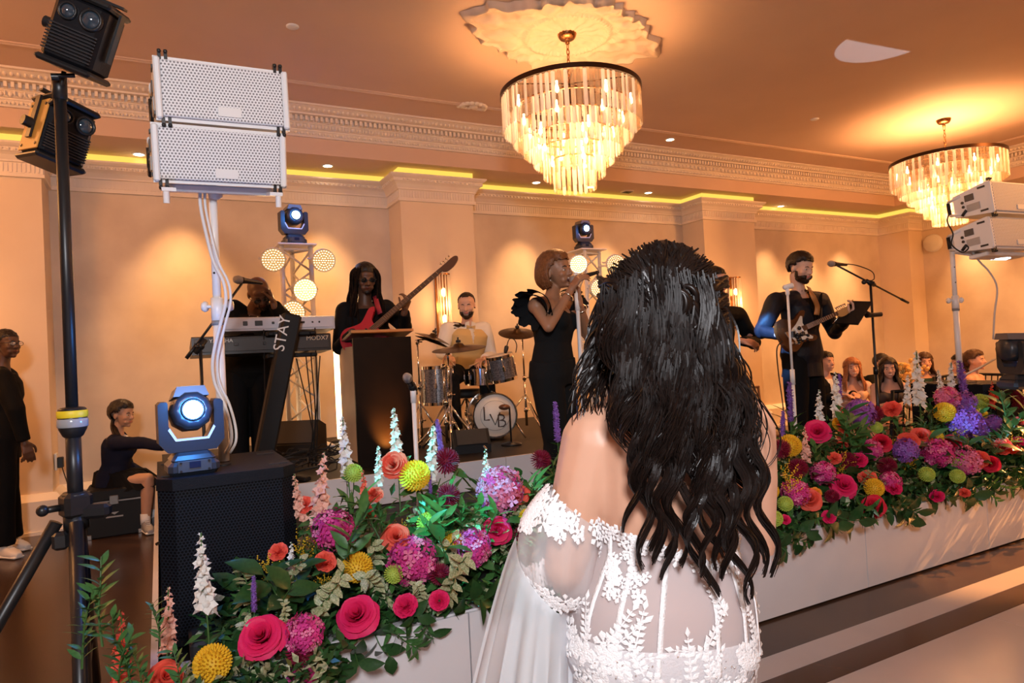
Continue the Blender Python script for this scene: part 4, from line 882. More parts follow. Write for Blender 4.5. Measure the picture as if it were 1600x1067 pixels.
b = MB(); b.tube([rc+Vector((-rr_-.02, 0, .02)), rc+Vector((-rr_-.05, -.01, -.06)), kb+Vector((-.02, 0, kr+.01))], .010, 8); b.build('mount_arm', M_chrome, t)
sy = 6.0; sc_ = onY(754, 588, sy); t, _, _ = drum(sc_, (0, 0, 1), .17, .13, 'chrome snare drum half hidden left of the rack tom', M_chrome, M_skin_h, 'snare_drum', 8)
tripod(t, Vector((sc_.x, sc_.y, ZR)), sc_.z-ZR-.06, .25, rot=.8)
# mic clipped on the rack tom
mp = onY(792, 540, ry-.06); t = thing('drum_mic', 'small black microphone clipped to the rack tom rim', 'microphone', mp)
b = MB(); b.lathe(mp, Vector((-.35, -.1, -1)), [(0, 0), (.018, .004), (.022, .02), (.02, .045), (.014, .075), (0, .078)], 12); b.build('mic_body', M_black, t)
b = MB(); b.tube(spline([mp+Vector((0, 0, .0)), mp+Vector((.03, 0, .06)), mp+Vector((.08, 0, .055)), mp+Vector((.105, 0, 0)), mp+Vector((.09, 0, -.07))], 5), .0045, 6); b.build('cable', M_rubber, t)
# cymbals on stands
for (px, py, Y, r, n, bx, label, rr2) in ((717, 543, 5.42, .235, (-.10, -.10, 1), 705, 'large bronze crash cymbal on a chrome stand before the drummer', .30), (676, 527, 5.95, .17, (.35, -.2, 1), 658, 'pair of small bronze cymbals on the stand behind the podium edge', .28), (808, 519, 6.05, .19, (-.10, -.35, 1), 823, 'bronze cymbal at the singer\'s back on a tall chrome stand', .36)):
    cp = onY(px, py, Y); base = onY(bx, 660, Y); base.z = ZR; t = thing('cymbal_stand', label, 'cymbal', base, None); tripod(t, base, cp.z-ZR-.02 if abs(px-bx) < 20 else cp.z-ZR+.02, rr2, rot=.5 if px > 800 else .1)
    cymbal(t, cp, n, r)
    b = MB(); b.tube([Vector((base.x, base.y, cp.z-.02)), cp-Vector((0, 0, .02))], .007, 8); b.build('tilter', M_chrome, t)
    if r == .17: cymbal(t, cp-Vector((0, 0, .03)), (.35, -.2, .95), r)
    if r > .25:
        b = MB(); b.box(cp+Vector((0, -.02, .075)), (.055, .055, .055), bev=.004); b.build('white_tag', M_white, t)
by = 5.55; base = onY(697, 660, by); base.z = ZR; t = thing('hardware_stand', 'second chrome drum stand left of the crash cymbal', 'stand', base); tripod(t, base, onY(695, 570, by).z-ZR, .30, rot=.9)
# pedal-like folded stand legs, gold-lit, in front of the kit
p0, p1 = onY(722, 655, 5.3), onY(760, 697, 5.02); p1.z = ZR+.02
b = MB(); b.tube([p0, p1], .014, 8); b.build('folded_stand', M_chrome, None, origin=p1, label='slanted brass-lit strut in front of the bass drum', cat='stand')
# ---------------------------------------------------------------- guitars
def guitar(name, c, ex, n, k, body_m, guard_m, board_m, head_m, label, Ln, strap_pts, strap_m, horns):
    ex = Vector(ex).normalized(); n = Vector(n); n = (n-ex*n.dot(ex)).normalized(); ey = n.cross(ex); G = F3(c, ex, ey, n)
    t = thing(name, label, 'guitar', c)
    out = [(-.22, .0), (-.215, .07), (-.17, .14), (-.10, .165), (-.02, .13), (.04, .115), (.10, .135), (.17, .165), (.215, .15), (.20, .125), (.14, .085), (.115, .05), (.11, -.035), (.13, -.075), (.175, -.10), (.185, -.125), (.15, -.145), (.08, -.13), (.01, -.115), (-.06, -.145), (-.13, -.165), (-.19, -.135), (-.22, -.07)]
    pts = [(p.x*k, p.y*k) for p in spline([(x, y, 0) for x, y in out+[out[0]]], 3)[:-1]]
    b = MB(); b.prism(pts, G(0, 0, -.02*k), ex, ey, n, .042*k); b.build('body', body_m, t)
    if guard_m:
        g = [(-.10, -.02), (-.08, -.10), (-.02, -.095), (.06, -.10), (.12, -.12), (.14, -.105), (.10, -.06), (.11, -.03), (.11, .05), (.15, .11), (.13, .12), (.07, .085), (.02, .06), (-.04, .04)]
        b = MB(); b.prism([(x*k, y*k) for x, y in g], G(0, 0, .0225*k), ex, ey, n, .003*k); b.build('pickguard', guard_m, t)
    for x in ((-.075, -.01, .06) if guard_m else (-.06, .03)):
        b = MB(); b.box(G(x*k, 0, .028*k), (.016*k, .085*k, .012*k), G.R, bev=.002); b.build('pickup', M_white if guard_m else M_black, t)
    b = MB(); b.box(G(-.125*k, 0, .027*k), (.035*k, .075*k, .012*k), G.R, bev=.003); b.build('bridge', M_chrome, t)
    for i in range(3): b = MB(); b.cyl(G((-.06-.035*i)*k, -.105*k+.01*i, .02*k), G((-.06-.035*i)*k, -.105*k+.01*i, .036*k), .011*k, n=10); b.build('knob', M_white if guard_m else M_chrome, t)
    b = MB(); w0, w1 = .026*k, .018*k
    b.add([G(.09*k, -w0, .018*k), G(.09*k, w0, .018*k), G(Ln, w1, .018*k), G(Ln, -w1, .018*k), G(.09*k, -w0*.7, -.012*k), G(.09*k, w0*.7, -.012*k), G(Ln, w1*.7, -.006*k), G(Ln, -w1*.7, -.006*k)], [(0, 3, 2, 1), (4, 5, 6, 7), (0, 1, 5, 4), (1, 2, 6, 5), (2, 3, 7, 6), (3, 0, 4, 7)], False); b.build('neck', head_m, t)
    b = MB(); b.add([G(.06*k, -w0, .019*k), G(.06*k, w0, .019*k), G(Ln, w1, .019*k), G(Ln, -w1, .019*k), G(.06*k, -w0, .028*k), G(.06*k, w0, .028*k), G(Ln, w1, .025*k), G(Ln, -w1, .025*k)], [(0, 1, 2, 3), (4, 7, 6, 5), (0, 4, 5, 1), (1, 5, 6, 2), (2, 6, 7, 3), (3, 7, 4, 0)], False); b.build('fretboard', board_m, t)
    for i in range(20):
        x = Ln-(Ln-.02*k)*(1-.5**((i+1)/12))*1.15
        if x < .09*k: break
        w_ = w1+(w0-w1)*(Ln-x)/(Ln-.06*k); b = MB(); b.tube([G(x, -w_, .0285*k), G(x, w_, .0285*k)], .0026*k, 4); b.build('fret', M_chrome, t)
    b = MB(); b.prism([(p.x*k, p.y*k) for p in spline([(Ln/k, -.022, 0), (Ln/k+.03, -.045, 0), (Ln/k+.10, -.05, 0), (Ln/k+.17, -.03, 0), (Ln/k+.19, .0, 0), (Ln/k+.16, .022, 0), (Ln/k+.08, .022, 0), (Ln/k, .022, 0)], 3)], G(0, 0, -.004*k), ex, ey, n, .016*k); b.build('headstock', head_m, t)
    for i in range(4 if horns else 6):
        q = G(Ln+(.035+.034*i*(.75 if not horns else 1))*k, .03*k, .004*k); b = MB(); b.tube([q-ey*.02*k, q+ey*.02*k], .004*k, 6); b.ell(q+ey*.025*k, (.010*k, .008*k, .010*k), G.R, 8, 6); b.build('tuner', M_chrome, t)
    for i in range(4 if horns else 6):
        y = (-.5+i/(3. if horns else 5.))*.036*k; b = MB(); b.tube([G(-.12*k, y*1.2, .034*k), G(Ln, y*.8, .028*k)], .0009 if not horns else .0014, 4); b.build('string', M_chrome, t)
    if strap_pts:
        sp_ = spline(strap_pts, 5); rows = []
        for i, p in enumerate(sp_): d = (sp_[min(i+1, len(sp_)-1)]-sp_[max(i-1, 0)]); nn = -CF; rows.append((p, d.cross(nn), nn))
        b = MB(); b.ribbon(rows, .04, .005); b.build('strap', strap_m, t)
    return t, G
BSY = 5.25
e_a, e_b = onY(598, 506, BSY), onY(692, 424, BSY-.10); exb = (e_b-e_a).normalized()
cb = onY(573, 524, BSY); M_redb = mat('red_lacquer', (.42, .015, .03), .25, coat=.6)
guitar('bass_guitar', cb, exb, (-CF+CU*.25-CR*.1), 0.92, M_redb, None, mat('bass_board', (.10, .055, .03), .4), mat('dark_maple', (.10, .045, .022), .4), 'red electric bass guitar held by the long-haired bassist behind the podium', .80, [onY(586, 462, BSY+.2), onY(589, 474, BSY+.10), onY(594, 490, BSY+.02)], mat('red_strap', (.30, .02, .04), .6), True)
EGY = 3.62
cg = onY(1243, 519, EGY); eg = onY(1372, 461, EGY-.05)-cg
guitar('electric_guitar', cg, eg, (-CF+CU*.22-CR*.05), .82, mat('sunburst', (.03, .009, .004), .2, col2=(.12, .035, .008), nscale=5, coat=.6), mat('cream_guard', (.72, .68, .58), .35), mat('rosewood', (.07, .03, .018), .45), mat('maple_neck', (.55, .30, .10), .4), 'sunburst electric guitar with cream pickguard played by the bearded guitarist', .47, [onY(1263, 448, EGY+.12), onY(1270, 462, EGY+.0), onY(1277, 478, EGY+.02), onY(1276, 492, EGY+.03)], mat('tan_strap', (.42, .18, .05), .6), False)
b = MB(); b.tube(spline([onY(1222, 533, EGY-.02), onY(1214, 545, EGY-.06), onY(1216, 580, EGY-.02), onY(1224, 640, EGY), Vector((onY(1226, 640, EGY).x, EGY, ZS+.02))], 6), .005, 6); b.build('guitar_cable', M_rubber, None, origin=cg, label='guitar cable dropping from the sunburst guitar to the stage', cat='cable')
# ---------------------------------------------------------------- flight case under the seated woman
ca, cbx = onZ(140, 836, 0), onZ(222, 828, 0); cd = pr_case = None
cx0, cx1, cyf, cht = -.60, -.17, 6.90, .42
t = thing('flight_case', 'black flight case used as a seat beside the wall', 'case', ((cx0+cx1)/2, cyf+.22, 0))
b = MB(); b.box(((cx0+cx1)/2, cyf+.22, .155), (cx1-cx0, .44, .31), bev=.012); b.build('body', M_satin, t)
b = MB(); b.box(((cx0+cx1)/2, cyf+.22, .365), (cx1-cx0, .44, .105), bev=.012); b.build('lid', M_satin, t)
b = MB(); b.box(((cx0+cx1)/2, cyf-.002, .311), (cx1-cx0+.004, .012, .014)); b.build('edge_trim', mat('dull_steel', (.22, .21, .2), .4, .8), t)
b = MB(); b.box(((cx0+cx1)/2, cyf-.006, .32), (.07, .014, .08), bev=.004); b.build('latch', mat('dull_steel', (.22, .21, .2), .4, .8), t)
b = MB(); b.prism([(-.035, .0), (.035, .0), (0, -.022)], ((cx0+cx1)/2, cyf-.002, .215), (1, 0, 0), (0, 0, 1), (0, -1, 0), .003); b.box(((cx0+cx1)/2, cyf-.003, .175), (.13, .003, .012)); b.build('maker_mark', mat('mark_grey', (.35, .35, .35), .5), t)
for sx in (cx0+.02, cx1-.02):
    for z in (.02, .40): b = MB(); b.box((sx, cyf+.006, z), (.045, .02, .045), bev=.006); b.build('corner_guard', mat('dull_steel', (.22, .21, .2), .4, .8), t)
# ---------------------------------------------------------------- guests' table
TB = D(1412, 600, 6.98); TB.z = .74
t = thing('round_table', 'guests\' round table under a peach-lit white cloth behind the flowers', 'table', (TB.x, TB.y, 0)); b = MB(); RT = .48
b.lathe((TB.x, TB.y, .72), (0, 0, 1), [(0, -.02), (RT, -.02), (RT, .0), (0, .0)], 40); b.lathe((TB.x, TB.y, 0), (0, 0, 1), [(.25, 0), (.25, .03), (.05, .08), (.05, .70)], 16); b.build('table_frame', M_wood, t)
b = MB(); vs = []; fs = []; NA = 72
for i in range(NA):
    a = 2*PI*i/NA; f = .5+.5*math.cos(a*14)
    for r, z in ((0, .742), (RT*.6, .742), (RT, .742), (RT+.02, .73), (RT+.03+.02*f, .45), (RT+.04+.05*f, .03)): vs.append((TB.x+r*math.cos(a), TB.y+r*math.sin(a), z))
for i in range(NA):
    for j in range(5): fs.append((i*6+j, i*6+j+1, ((i+1) % NA)*6+j+1, ((i+1) % NA)*6+j))
b.add(vs, fs); b.build('tablecloth', mat('cloth_white', (.80, .74, .68), .8), None, origin=(TB.x, TB.y, 0), label='white tablecloth draped over the guests\' round table', cat='tablecloth')
M_glass = mat('clear_glass', (.95, .95, .95), .03, trans=(.72, .0), coat=1)
for i, (px, py) in enumerate(((1362, 596), (1432, 592), (1452, 590), (1466, 588), (1387, 598))):
    p = D(px, py, 6.5 if i in (0, 4) else 6.75); p.z = .743; t = thing('wine_glass', ('leftmost stemmed glass on the guests\' table', 'stemmed glass just right of the vase on the guests\' table', 'second stemmed glass right of the vase on the guests\' table', 'rightmost stemmed glass on the guests\' table', 'stemmed glass before the brunette on the guests\' table')[i], 'glass', p, 'glasses on the guests\' table')
    b = MB(); b.lathe(p, (0, 0, 1), [(0, .085), (.025, .095), (.038, .125), (.034, .175), (.033, .175), (.036, .125), (.023, .098), (0, .088)], 16); b.build('bowl', M_glass, t)
    b = MB(); b.lathe(p, (0, 0, 1), [(.033, 0), (.032, .003), (.004, .008), (.004, .086)], 14); b.build('stem', M_glass, t)
def chair(c, yaw, label, m_, n=5):
    t = thing('dining_chair', label, 'chair', c, 'guests\' chairs'); Rm = rotz(yaw); G = F3(c, Rm@Vector((1, 0, 0)), Rm@Vector((0, 1, 0)))
    b = MB(); b.box(G(0, 0, .45), (.40, .40, .035), G.R, bev=.01); b.build('seat', m_, t)
    for sx in (-.18, .18):
        b = MB(); b.tube([G(sx, .18, 0), G(sx, .18, .44)], .014, 8); b.build('leg', m_, t)
        b = MB(); b.tube([G(sx, -.18, 0), G(sx, -.19, .45), G(sx, -.25, .93)], .014, 8); b.build('leg', m_, t)
    for z, yy in ((.92, -.248), (.62, -.21)): b = MB(); b.tube([G(-.19, yy, z), G(.19, yy, z)], .014, 8); b.build('back_rail', m_, t)
    for i in range(n): x = -.12+.24*i/(n-1); b = MB(); b.tube([G(x, -.21, .62), G(x, -.246, .92)], .007, 6); b.build('back_spindle', m_, t)
p = D(1388, 615, 6.05); chair(Vector((p.x, p.y, 0)), -.25, 'black chair back behind the woman in the dark dress', M_satin)
p = D(1178, 612, 5.6); p = Vector((4.62, 5.25, 0)); p = D(1183, 612, 7.0); chair(Vector((p.x, p.y, 0)), 2.9, 'brown wooden chair seen between the bride\'s hair and her arm', mat('chair_brown', (.12, .05, .025), .4))
# centrepiece on the guests' table
cpv = D(1416, 606, 6.9); cpv.z = .743
t = thing('centrepiece_vase', 'small vase of golden flowers centred on the guests\' table', 'vase', cpv); b = MB(); b.lathe(cpv, (0, 0, 1), [(0, 0), (.05, 0), (.07, .06), (.05, .13), (.06, .15)], 18); b.build('vase', mat('brass_vase', (.45, .30, .12), .3, .8), t)
rng = random.Random(3); b = MB(); b2 = MB()
for i in range(46):
    a, e = rng.uniform(0, 6.28), rng.uniform(.3, 1.5); d = Vector((math.cos(a)*math.cos(e), math.sin(a)*math.cos(e), math.sin(e))); L = rng.uniform(.12, .26); q = cpv+Vector((0, 0, .14)); b.tube([q, q+d*L], .003, 4)
    b2.ell(q+d*L, (.026, .026, .018), frame(d), 7, 5)
b.build('stems', mat('centre_stems', (.16, .16, .05), .6), t); b2.build('blossoms', mat('centre_blossom', (.62, .28, .06), .6, col2=(.70, .45, .12), nscale=9), t, kind='stuff')
# ================================================================ PEOPLE
def evald(ob_mesh, voxel, smooth=4, dec=None, fac=.5):
    ob = bpy.data.objects.new('tmp', ob_mesh); COL.objects.link(ob)
    m = ob.modifiers.new('r', 'REMESH'); m.mode = 'VOXEL'; m.voxel_size = voxel; m.use_smooth_shade = True
    if smooth: m = ob.modifiers.new('s', 'SMOOTH'); m.iterations = smooth; m.factor = fac
    if dec: m = ob.modifiers.new('d', 'DECIMATE'); m.ratio = dec
    ob.hide_render = False
    me = bpy.data.meshes.new_from_object(ob.evaluated_get(bpy.context.evaluated_depsgraph_get()))
    bpy.data.objects.remove(ob); bpy.data.meshes.remove(ob_mesh); return me
def link_mesh(me, name, mats, parent, smooth=True):
    me.materials.clear(); me.name = name
    for m in (mats if isinstance(mats, (list, tuple)) else [mats]): me.materials.append(m)
    if smooth: me.polygons.foreach_set('use_smooth', [True]*len(me.polygons))
    o = bpy.data.objects.new(name, me); COL.objects.link(o); o.parent = parent; ORG[o.name] = ORG[parent.name]; return o
def coords(me):
    a = np.empty(len(me.vertices)*3, np.float32); me.vertices.foreach_get('co', a); return a.reshape(-1, 3)
def normals(me):
    a = np.empty(len(me.vertices)*3, np.float32); me.vertices.foreach_get('normal', a); return a.reshape(-1, 3)
def cap(mb, pts, rs, n=12):
    mb.tube(pts, rs, n)
    for p, r in ((pts[0], rs[0]), (pts[-1], rs[-1])): mb.sph(p, r*.995, n, 8)
def loft(mb, rings, n=28):
    """rings: (centre, right, fwd, halfwidth, halfdepth)"""
    vs = []; fs = []
    for c, r, f, a, b_ in rings:
        for k in range(n):
            t = 2*PI*k/n; cx, sx = math.cos(t), math.sin(t); e = .82
            vs.append(Vector(c)+Vector(r)*a*math.copysign(abs(cx)**e, cx)+Vector(f)*b_*math.copysign(abs(sx)**e, sx))
    N = len(rings)
    for i in range(N-1):
        for k in range(n): l = (k+1) % n; fs.append((i*n+k, i*n+l, (i+1)*n+l, (i+1)*n+k))
    fs.append(tuple(reversed(range(n)))); fs.append(tuple((N-1)*n+k for k in range(n)))
    mb.add(vs, fs)
def head_prims(mb, c, R_, k, fem=False):
    P = lambda x, y, z: Vector(c)+R_@Vector((x*k, y*k, z*k))
    E = lambda x, y, z, a, b_, d, n=16, m=10: mb.ell(P(x, y, z), (a*k, b_*k, d*k), R_, n, m)
    E(0, -.012, .034, .077, .096, .084, 20, 14); E(0, .03, -.01, .066, .066, .088, 18, 12); j = .9 if fem else 1
    E(0, .036, -.066, .050*j, .050, .044); E(0, .068, -.094, .023*j, .02, .018)
    E(0, .062, .045, .052, .030, .035)
    cap(mb, [P(-.036, .080, .020), P(-.012, .089, .018), P(.012, .089, .018), P(.036, .080, .020)], [.009*k]*4, 8)
    cap(mb, [P(0, .088, .014), P(0, .104, -.012), P(0, .111, -.026)], [.008*k, .010*k, .0125*k], 8)
    for s in (-1, 1):
        E(s*.011, .098, -.029, .009, .011, .008, 8, 6); E(s*.040, .062, -.022, .024, .026, .024); E(s*.077, -.008, -.008, .010, .020, .031, 10, 8)
        E(s*.03, .066, -.058, .022, .022, .022)
    E(0, .086, -.052, .020, .013, .0065, 10, 6); E(0, .085, -.0635, .017, .012, .0065, 10, 6)
def hand_prims(mb, w, d, pn, k=1.0, curl=.5, spread=.12, thumb=1, tcurl=.4, open_=False):
    """w wrist, d direction to the fingers, pn palm normal, thumb side +1/-1 along d x pn"""
    d = Vector(d).normalized(); pn = Vector(pn); pn = (pn-d*pn.dot(d)).normalized(); s = d.cross(pn)*thumb; w = Vector(w)
    cap(mb, [w-d*.02*k, w+d*.02*k], [.026*k, .026*k], 10)
    for j in range(4):
        o = (.030-.02*j)*k; cap(mb, [w+d*.018*k+s*o*.6, w+d*.088*k+s*o], [.0135*k, .0125*k], 8)
    Ls = [(.040, .026, .020), (.046, .029, .021), (.042, .027, .020), (.033, .021, .018)]
    for j in range(4):
        o = (.030-.02*j)*k; p = w+d*.088*k+s*o; a = curl*.55; dd = d; pts = [p]; axis_s = s
        sp_ = spread*(1.5-j)*.5
        for q, L in enumerate(Ls[j]):
            ang = a*(1, 2.0, 2.8)[q]+.04*j; v = (d*math.cos(ang)+pn*math.sin(ang)); v = (v+s*sp_).normalized(); pts.append(pts[-1]+v*L*k)
        cap(mb, pts, [.0098*k, .0092*k, .0085*k, .0074*k], 8)
    p = w+d*.030*k+s*.030*k; v1 = (d*.62+s*.62+pn*.35).normalized(); v2 = (d*.80+s*.25*(1-tcurl)+pn*(.35+tcurl*.5)).normalized(); v3 = (d*.8+pn*(.3+tcurl)-s*.2*tcurl).normalized()
    cap(mb, [p, p+v1*.040*k, p+v1*.040*k+v2*.032*k, p+v1*.040*k+v2*.032*k+v3*.024*k], [.0145*k, .0115*k, .0105*k, .0085*k], 8)
def shell(me, c, R_, k, fn, name, m_, parent, thick=.01):
    """skin of the head where fn(x,y,z)>0, lifted by fn*thick: hair, beards, brows"""
    V = coords(me); N = normals(me); org = np.array(ORG[parent.name]); Rm = np.array(R_)
    L = (V+org-np.array(c))@Rm/k; f = np.array([fn(*p) if abs(p[0]) < .14 and abs(p[1]) < .17 and -.2 < p[2] < .17 else -1 for p in L]); keep = f > 0
    idx = -np.ones(len(V), int); fs = []; vs = []
    for p in me.polygons:
        vv = p.vertices
        if all(keep[i] for i in vv): fs.append(tuple(vv))
    if not fs: return None
    used = sorted({i for q in fs for i in q}); idx[used] = range(len(used))
    off = np.clip(f[used], 0, 1)*thick*k; vs = V[used]+N[used]*off[:, None]
    m = bpy.data.meshes.new(name); m.from_pydata([tuple(v) for v in vs], [], [tuple(int(idx[i]) for i in q) for q in fs]); m.update()
    return link_mesh(m, name, m_, parent)
def eyes(c, R_, k, parent, closed=False, col=(.05, .025, .012)):
    if closed: return
    P = lambda x, y, z: Vector(c)+R_@Vector((x*k, y*k, z*k))
    for s in (-1, 1):
        b = MB(); b.ell(P(s*.030, .0795, .0015), (.0135*k, .010*k, .0085*k), R_, 10, 8); b.cur = 1; b.ell(P(s*.030, .0860, .0015), (.0062*k, .004*k, .0068*k), R_, 8, 6); b.build('eye', [M_eye, M_iris], parent)
M_eye = mat('eye_white', (.42, .38, .34), .3); M_iris = mat('iris', (.03, .015, .008), .2); M_teeth = mat('teeth', (.85, .82, .76), .3)
M_lip = mat('lips', (.42, .14, .11), .45); M_brow = mat('brows', (.03, .018, .012), .7)
def lip_of(sk):
    c = sk.node_tree.nodes['Principled BSDF'].inputs['Base Color'].default_value; return mat(sk.name+'_lip', (c[0]*.92, c[1]*.55, c[2]*.62), .4)
def skin(name, c): return mat('skin_'+name, c, .48, col2=tuple(x*.93 for x in c), nscale=14, sub=0, sheen=.05)
SK_DARK, SK_MID, SK_TAN, SK_PALE, SK_RED = skin('deep', (.115, .050, .026)), skin('brown', (.33, .16, .085)), skin('tan', (.52, .29, .19)), skin('pale', (.66, .40, .29)), skin('rosy', (.60, .32, .23))
def hairmat(n, c, c2): return mat('hair_'+n, c, .35, col2=c2, nscale=60, bump=.5, bscale=120, spec=.3)
H_BLACK, H_BROWN, H_AUBURN, H_BLOND, H_DKBR = hairmat('black', (.010, .007, .006), (.022, .015, .012)), hairmat('brown', (.045, .020, .010), (.075, .035, .018)), hairmat('auburn', (.12, .045, .016), (.20, .078, .028)), hairmat('strawberry', (.28, .095, .035), (.40, .16, .06)), hairmat('darkbrown', (.014, .007, .004), (.026, .013, .008))
def cloth(n, c, rough=.8, **kw): return mat('cloth_'+n, c, rough, spec=.12, bump=kw.pop('bump', .12), bscale=kw.pop('bscale', 300), **kw)
C_BLACK = cloth('black_suit', (.006, .006, .007), .75); C_BLK2 = cloth('black_shirt', (.007, .0065, .0065), .8); C_NAVY = cloth('navy', (.012, .014, .032), .85); C_WHITE = cloth('white_shirt', (.75, .72, .66), .7); C_GOLD = cloth('gold_vest', (.55, .40, .18), .45); C_PANT = cloth('dark_trousers', (.005, .005, .006), .8)
def wrinkle(me, amp, sc, seed=0.0):
    V = coords(me); N = normals(me)
    d = np.array([mnoise.noise(Vector((p[0]*sc+seed, p[1]*sc, p[2]*sc*.55)))+.5*mnoise.noise(Vector((p[0]*sc*2.3, p[1]*sc*2.3+seed, p[2]*sc*1.3))) for p in V])
    V = V+N*(d*amp)[:, None]; me.vertices.foreach_set('co', V.astype(np.float32).ravel()); me.update()
def cutmesh(me, fn):
    """delete faces whose centre satisfies fn(x,y,z)"""
    bm = bmesh.new(); bm.from_mesh(me); bmesh.ops.delete(bm, geom=[f for f in bm.faces if fn(f.calc_center_median())], context='FACES'); bm.to_mesh(me); bm.free()
def person(label, J, sk, k=1.0, fem=False, vox=.0062, eyes_closed=False, group=None, legs=True, dec=.35, build=1.0, smooth=4):
    """J: dict of world points. Builds the body as one continuous skin and returns a namespace for clothing."""
    J = dict(J)
    hip = J['hip']; nk = J['neck']; base = Vector((hip.x, hip.y, J.get('floor', 0) if isinstance(J.get('floor', 0), (int, float)) else 0))
    t = thing('person', label, 'person', base, group)
    Rh = frame(J['face'], J.get('hup', (0, 0, 1))); hc = J['head']
    up = (nk-hip).normalized(); rt = (J['sh_r']-J['sh_l']); rt = (rt-up*rt.dot(up)).normalized(); fw = up.cross(rt)
    hr = J.get('hiprt', rt); hr = Vector(hr).normalized(); hf = up.cross(hr)
    mb = MB(); head_prims(mb, hc, Rh, k*1.0, fem)
    nb = hc+Rh@Vector((0, -.03*k, -.075*k)); cap(mb, [nb, nb.lerp(nk, .6), nk-up*.03*k], [.054*k*(.86 if fem else 1), .052*k*(.86 if fem else 1.02), .066*k], 14)
    L = (nk-hip).length; S_ = lambda u, f=0.0: hip+up*L*u+fw*f*k
    W = build*k; w = (.166, .135, .152, .168, .12, .06) if not fem else (.168, .118, .138, .150, .10, .05)
    ht, wt = (hr, hf), (rt, fw)
    prof = [(-.10, w[0]*.86, .105, 0, ht), (0.02, w[0], .118, 0, ht), (.22, w[0]*.93, .112, .0, ht), (.42, w[1], .098, .006, wt), (.62, w[2], .115, .012, wt), (.80, w[3], .112, .004, wt), (.93, w[4], .082, -.008, wt), (1.0, w[5], .058, -.008, wt)]
    mb2 = MB(); loft(mb2, [(S_(u, f), r_, f_, a*W, b_*W) for u, a, b_, f, (r_, f_) in prof]); mb.v, mb.f, mb.mi, mb.sm = mb.v+[], mb.f+[], mb.mi, mb.sm
    o = len(mb.v); mb.v += mb2.v; mb.f += [tuple(i+o for i in q) for q in mb2.f]; mb.mi += mb2.mi; mb.sm += mb2.sm
    if fem:
        for s in (-1, 1): mb.ell(S_(.70, .085)+rt*s*.072*k, (.062*k, .058*k, .062*k), frame(fw, up), 14, 10)
    for s, q in (('l', -1), ('r', 1)):
        sh, el, wr = J['sh_'+s], J.get('el_'+s), J.get('wr_'+s)
        cap(mb, [S_(.90)+rt*q*.09*k, sh], [.058*k, .055*k*build], 12)
        if el is None: continue
        f_ = (.85 if fem else 1)*J.get('armk', 1.0)
        cap(mb, [sh, sh.lerp(el, .45), el], [.055*k*f_*build, .048*k*f_*build, .038*k*f_], 12); cap(mb, [el, el.lerp(wr, .3), wr], [.039*k*f_, .040*k*f_, .026*k*f_], 12)
        if 'hand_'+s in J: d, pn, cu, th = J['hand_'+s]; hand_prims(mb, wr, d, pn, k*(.92 if fem else 1.0)*J.get('hk', 1.0), cu, thumb=th)
    if legs:
        for s, q in (('l', -1), ('r', 1)):
            kn, an = J.get('kn_'+s), J.get('an_'+s)
            if kn is None: continue
            h = S_(.02)+hr*q*.088*k; cap(mb, [h, h.lerp(kn, .4), kn], [.088*k, .078*k, .053*k], 14); cap(mb, [kn, kn.lerp(an, .3), an], [.052*k, .055*k, .036*k], 14)
            fd = J.get('foot_'+s, fw); fd = Vector(fd).normalized(); cap(mb, [an-fd*.03*k-Vector((0, 0, .04*k)), an+fd*.08*k-Vector((0, 0, .05*k)), an+fd*.16*k-Vector((0, 0, .055*k))], [.034*k, .036*k, .026*k], 10)
    me = evald(mb.mesh('body', [], base), vox, smooth, dec, .4)
    ob = link_mesh(me, 'body', [sk, lip_of(sk)], t)
    # lips: colour of the thing itself
    V = coords(me); Lc = (V+np.array(base)-np.array(hc))@np.array(Rh)/k
    for p in me.polygons:
        c = Lc[list(p.vertices)].mean(0)
        if abs(c[0]) < .022 and c[1] > .074 and -.071 < c[2] < -.046 and abs(c[2]+.0575)+abs(c[0])*.42 < .0125: p.material_index = 1
    class NS: pass
    n = NS(); n.t, n.body, n.me, n.hc, n.Rh, n.k, n.J, n.S, n.up, n.rt, n.fw, n.hr, n.hf, n.L, n.W, n.prof, n.base, n.fem, n.build, n.sk = t, ob, me, hc, Rh, k, J, S_, up, rt, fw, hr, hf, L, W, prof, base, fem, build, sk
    eyes(hc, Rh, k, t, eyes_closed)
    return n
def hp(n, x, y, z): return n.hc+n.Rh@Vector((x*n.k, y*n.k, z*n.k))
def brows(n, m_=M_brow):
    for s in (-1, 1):
        b = MB(); b.tube([hp(n, s*.014, .0935, .021), hp(n, s*.030, .0925, .026), hp(n, s*.046, .080, .021)], [.003*n.k, .0042*n.k, .002*n.k], 6); b.build('eyebrow', m_, n.t)
def smile(n, wide=1.0):
    b = MB(); b.ell(hp(n, 0, .089, -.058), (.019*n.k*wide, .010*n.k, .0055*n.k), n.Rh, 10, 6); b.build('teeth', M_teeth, n.t)
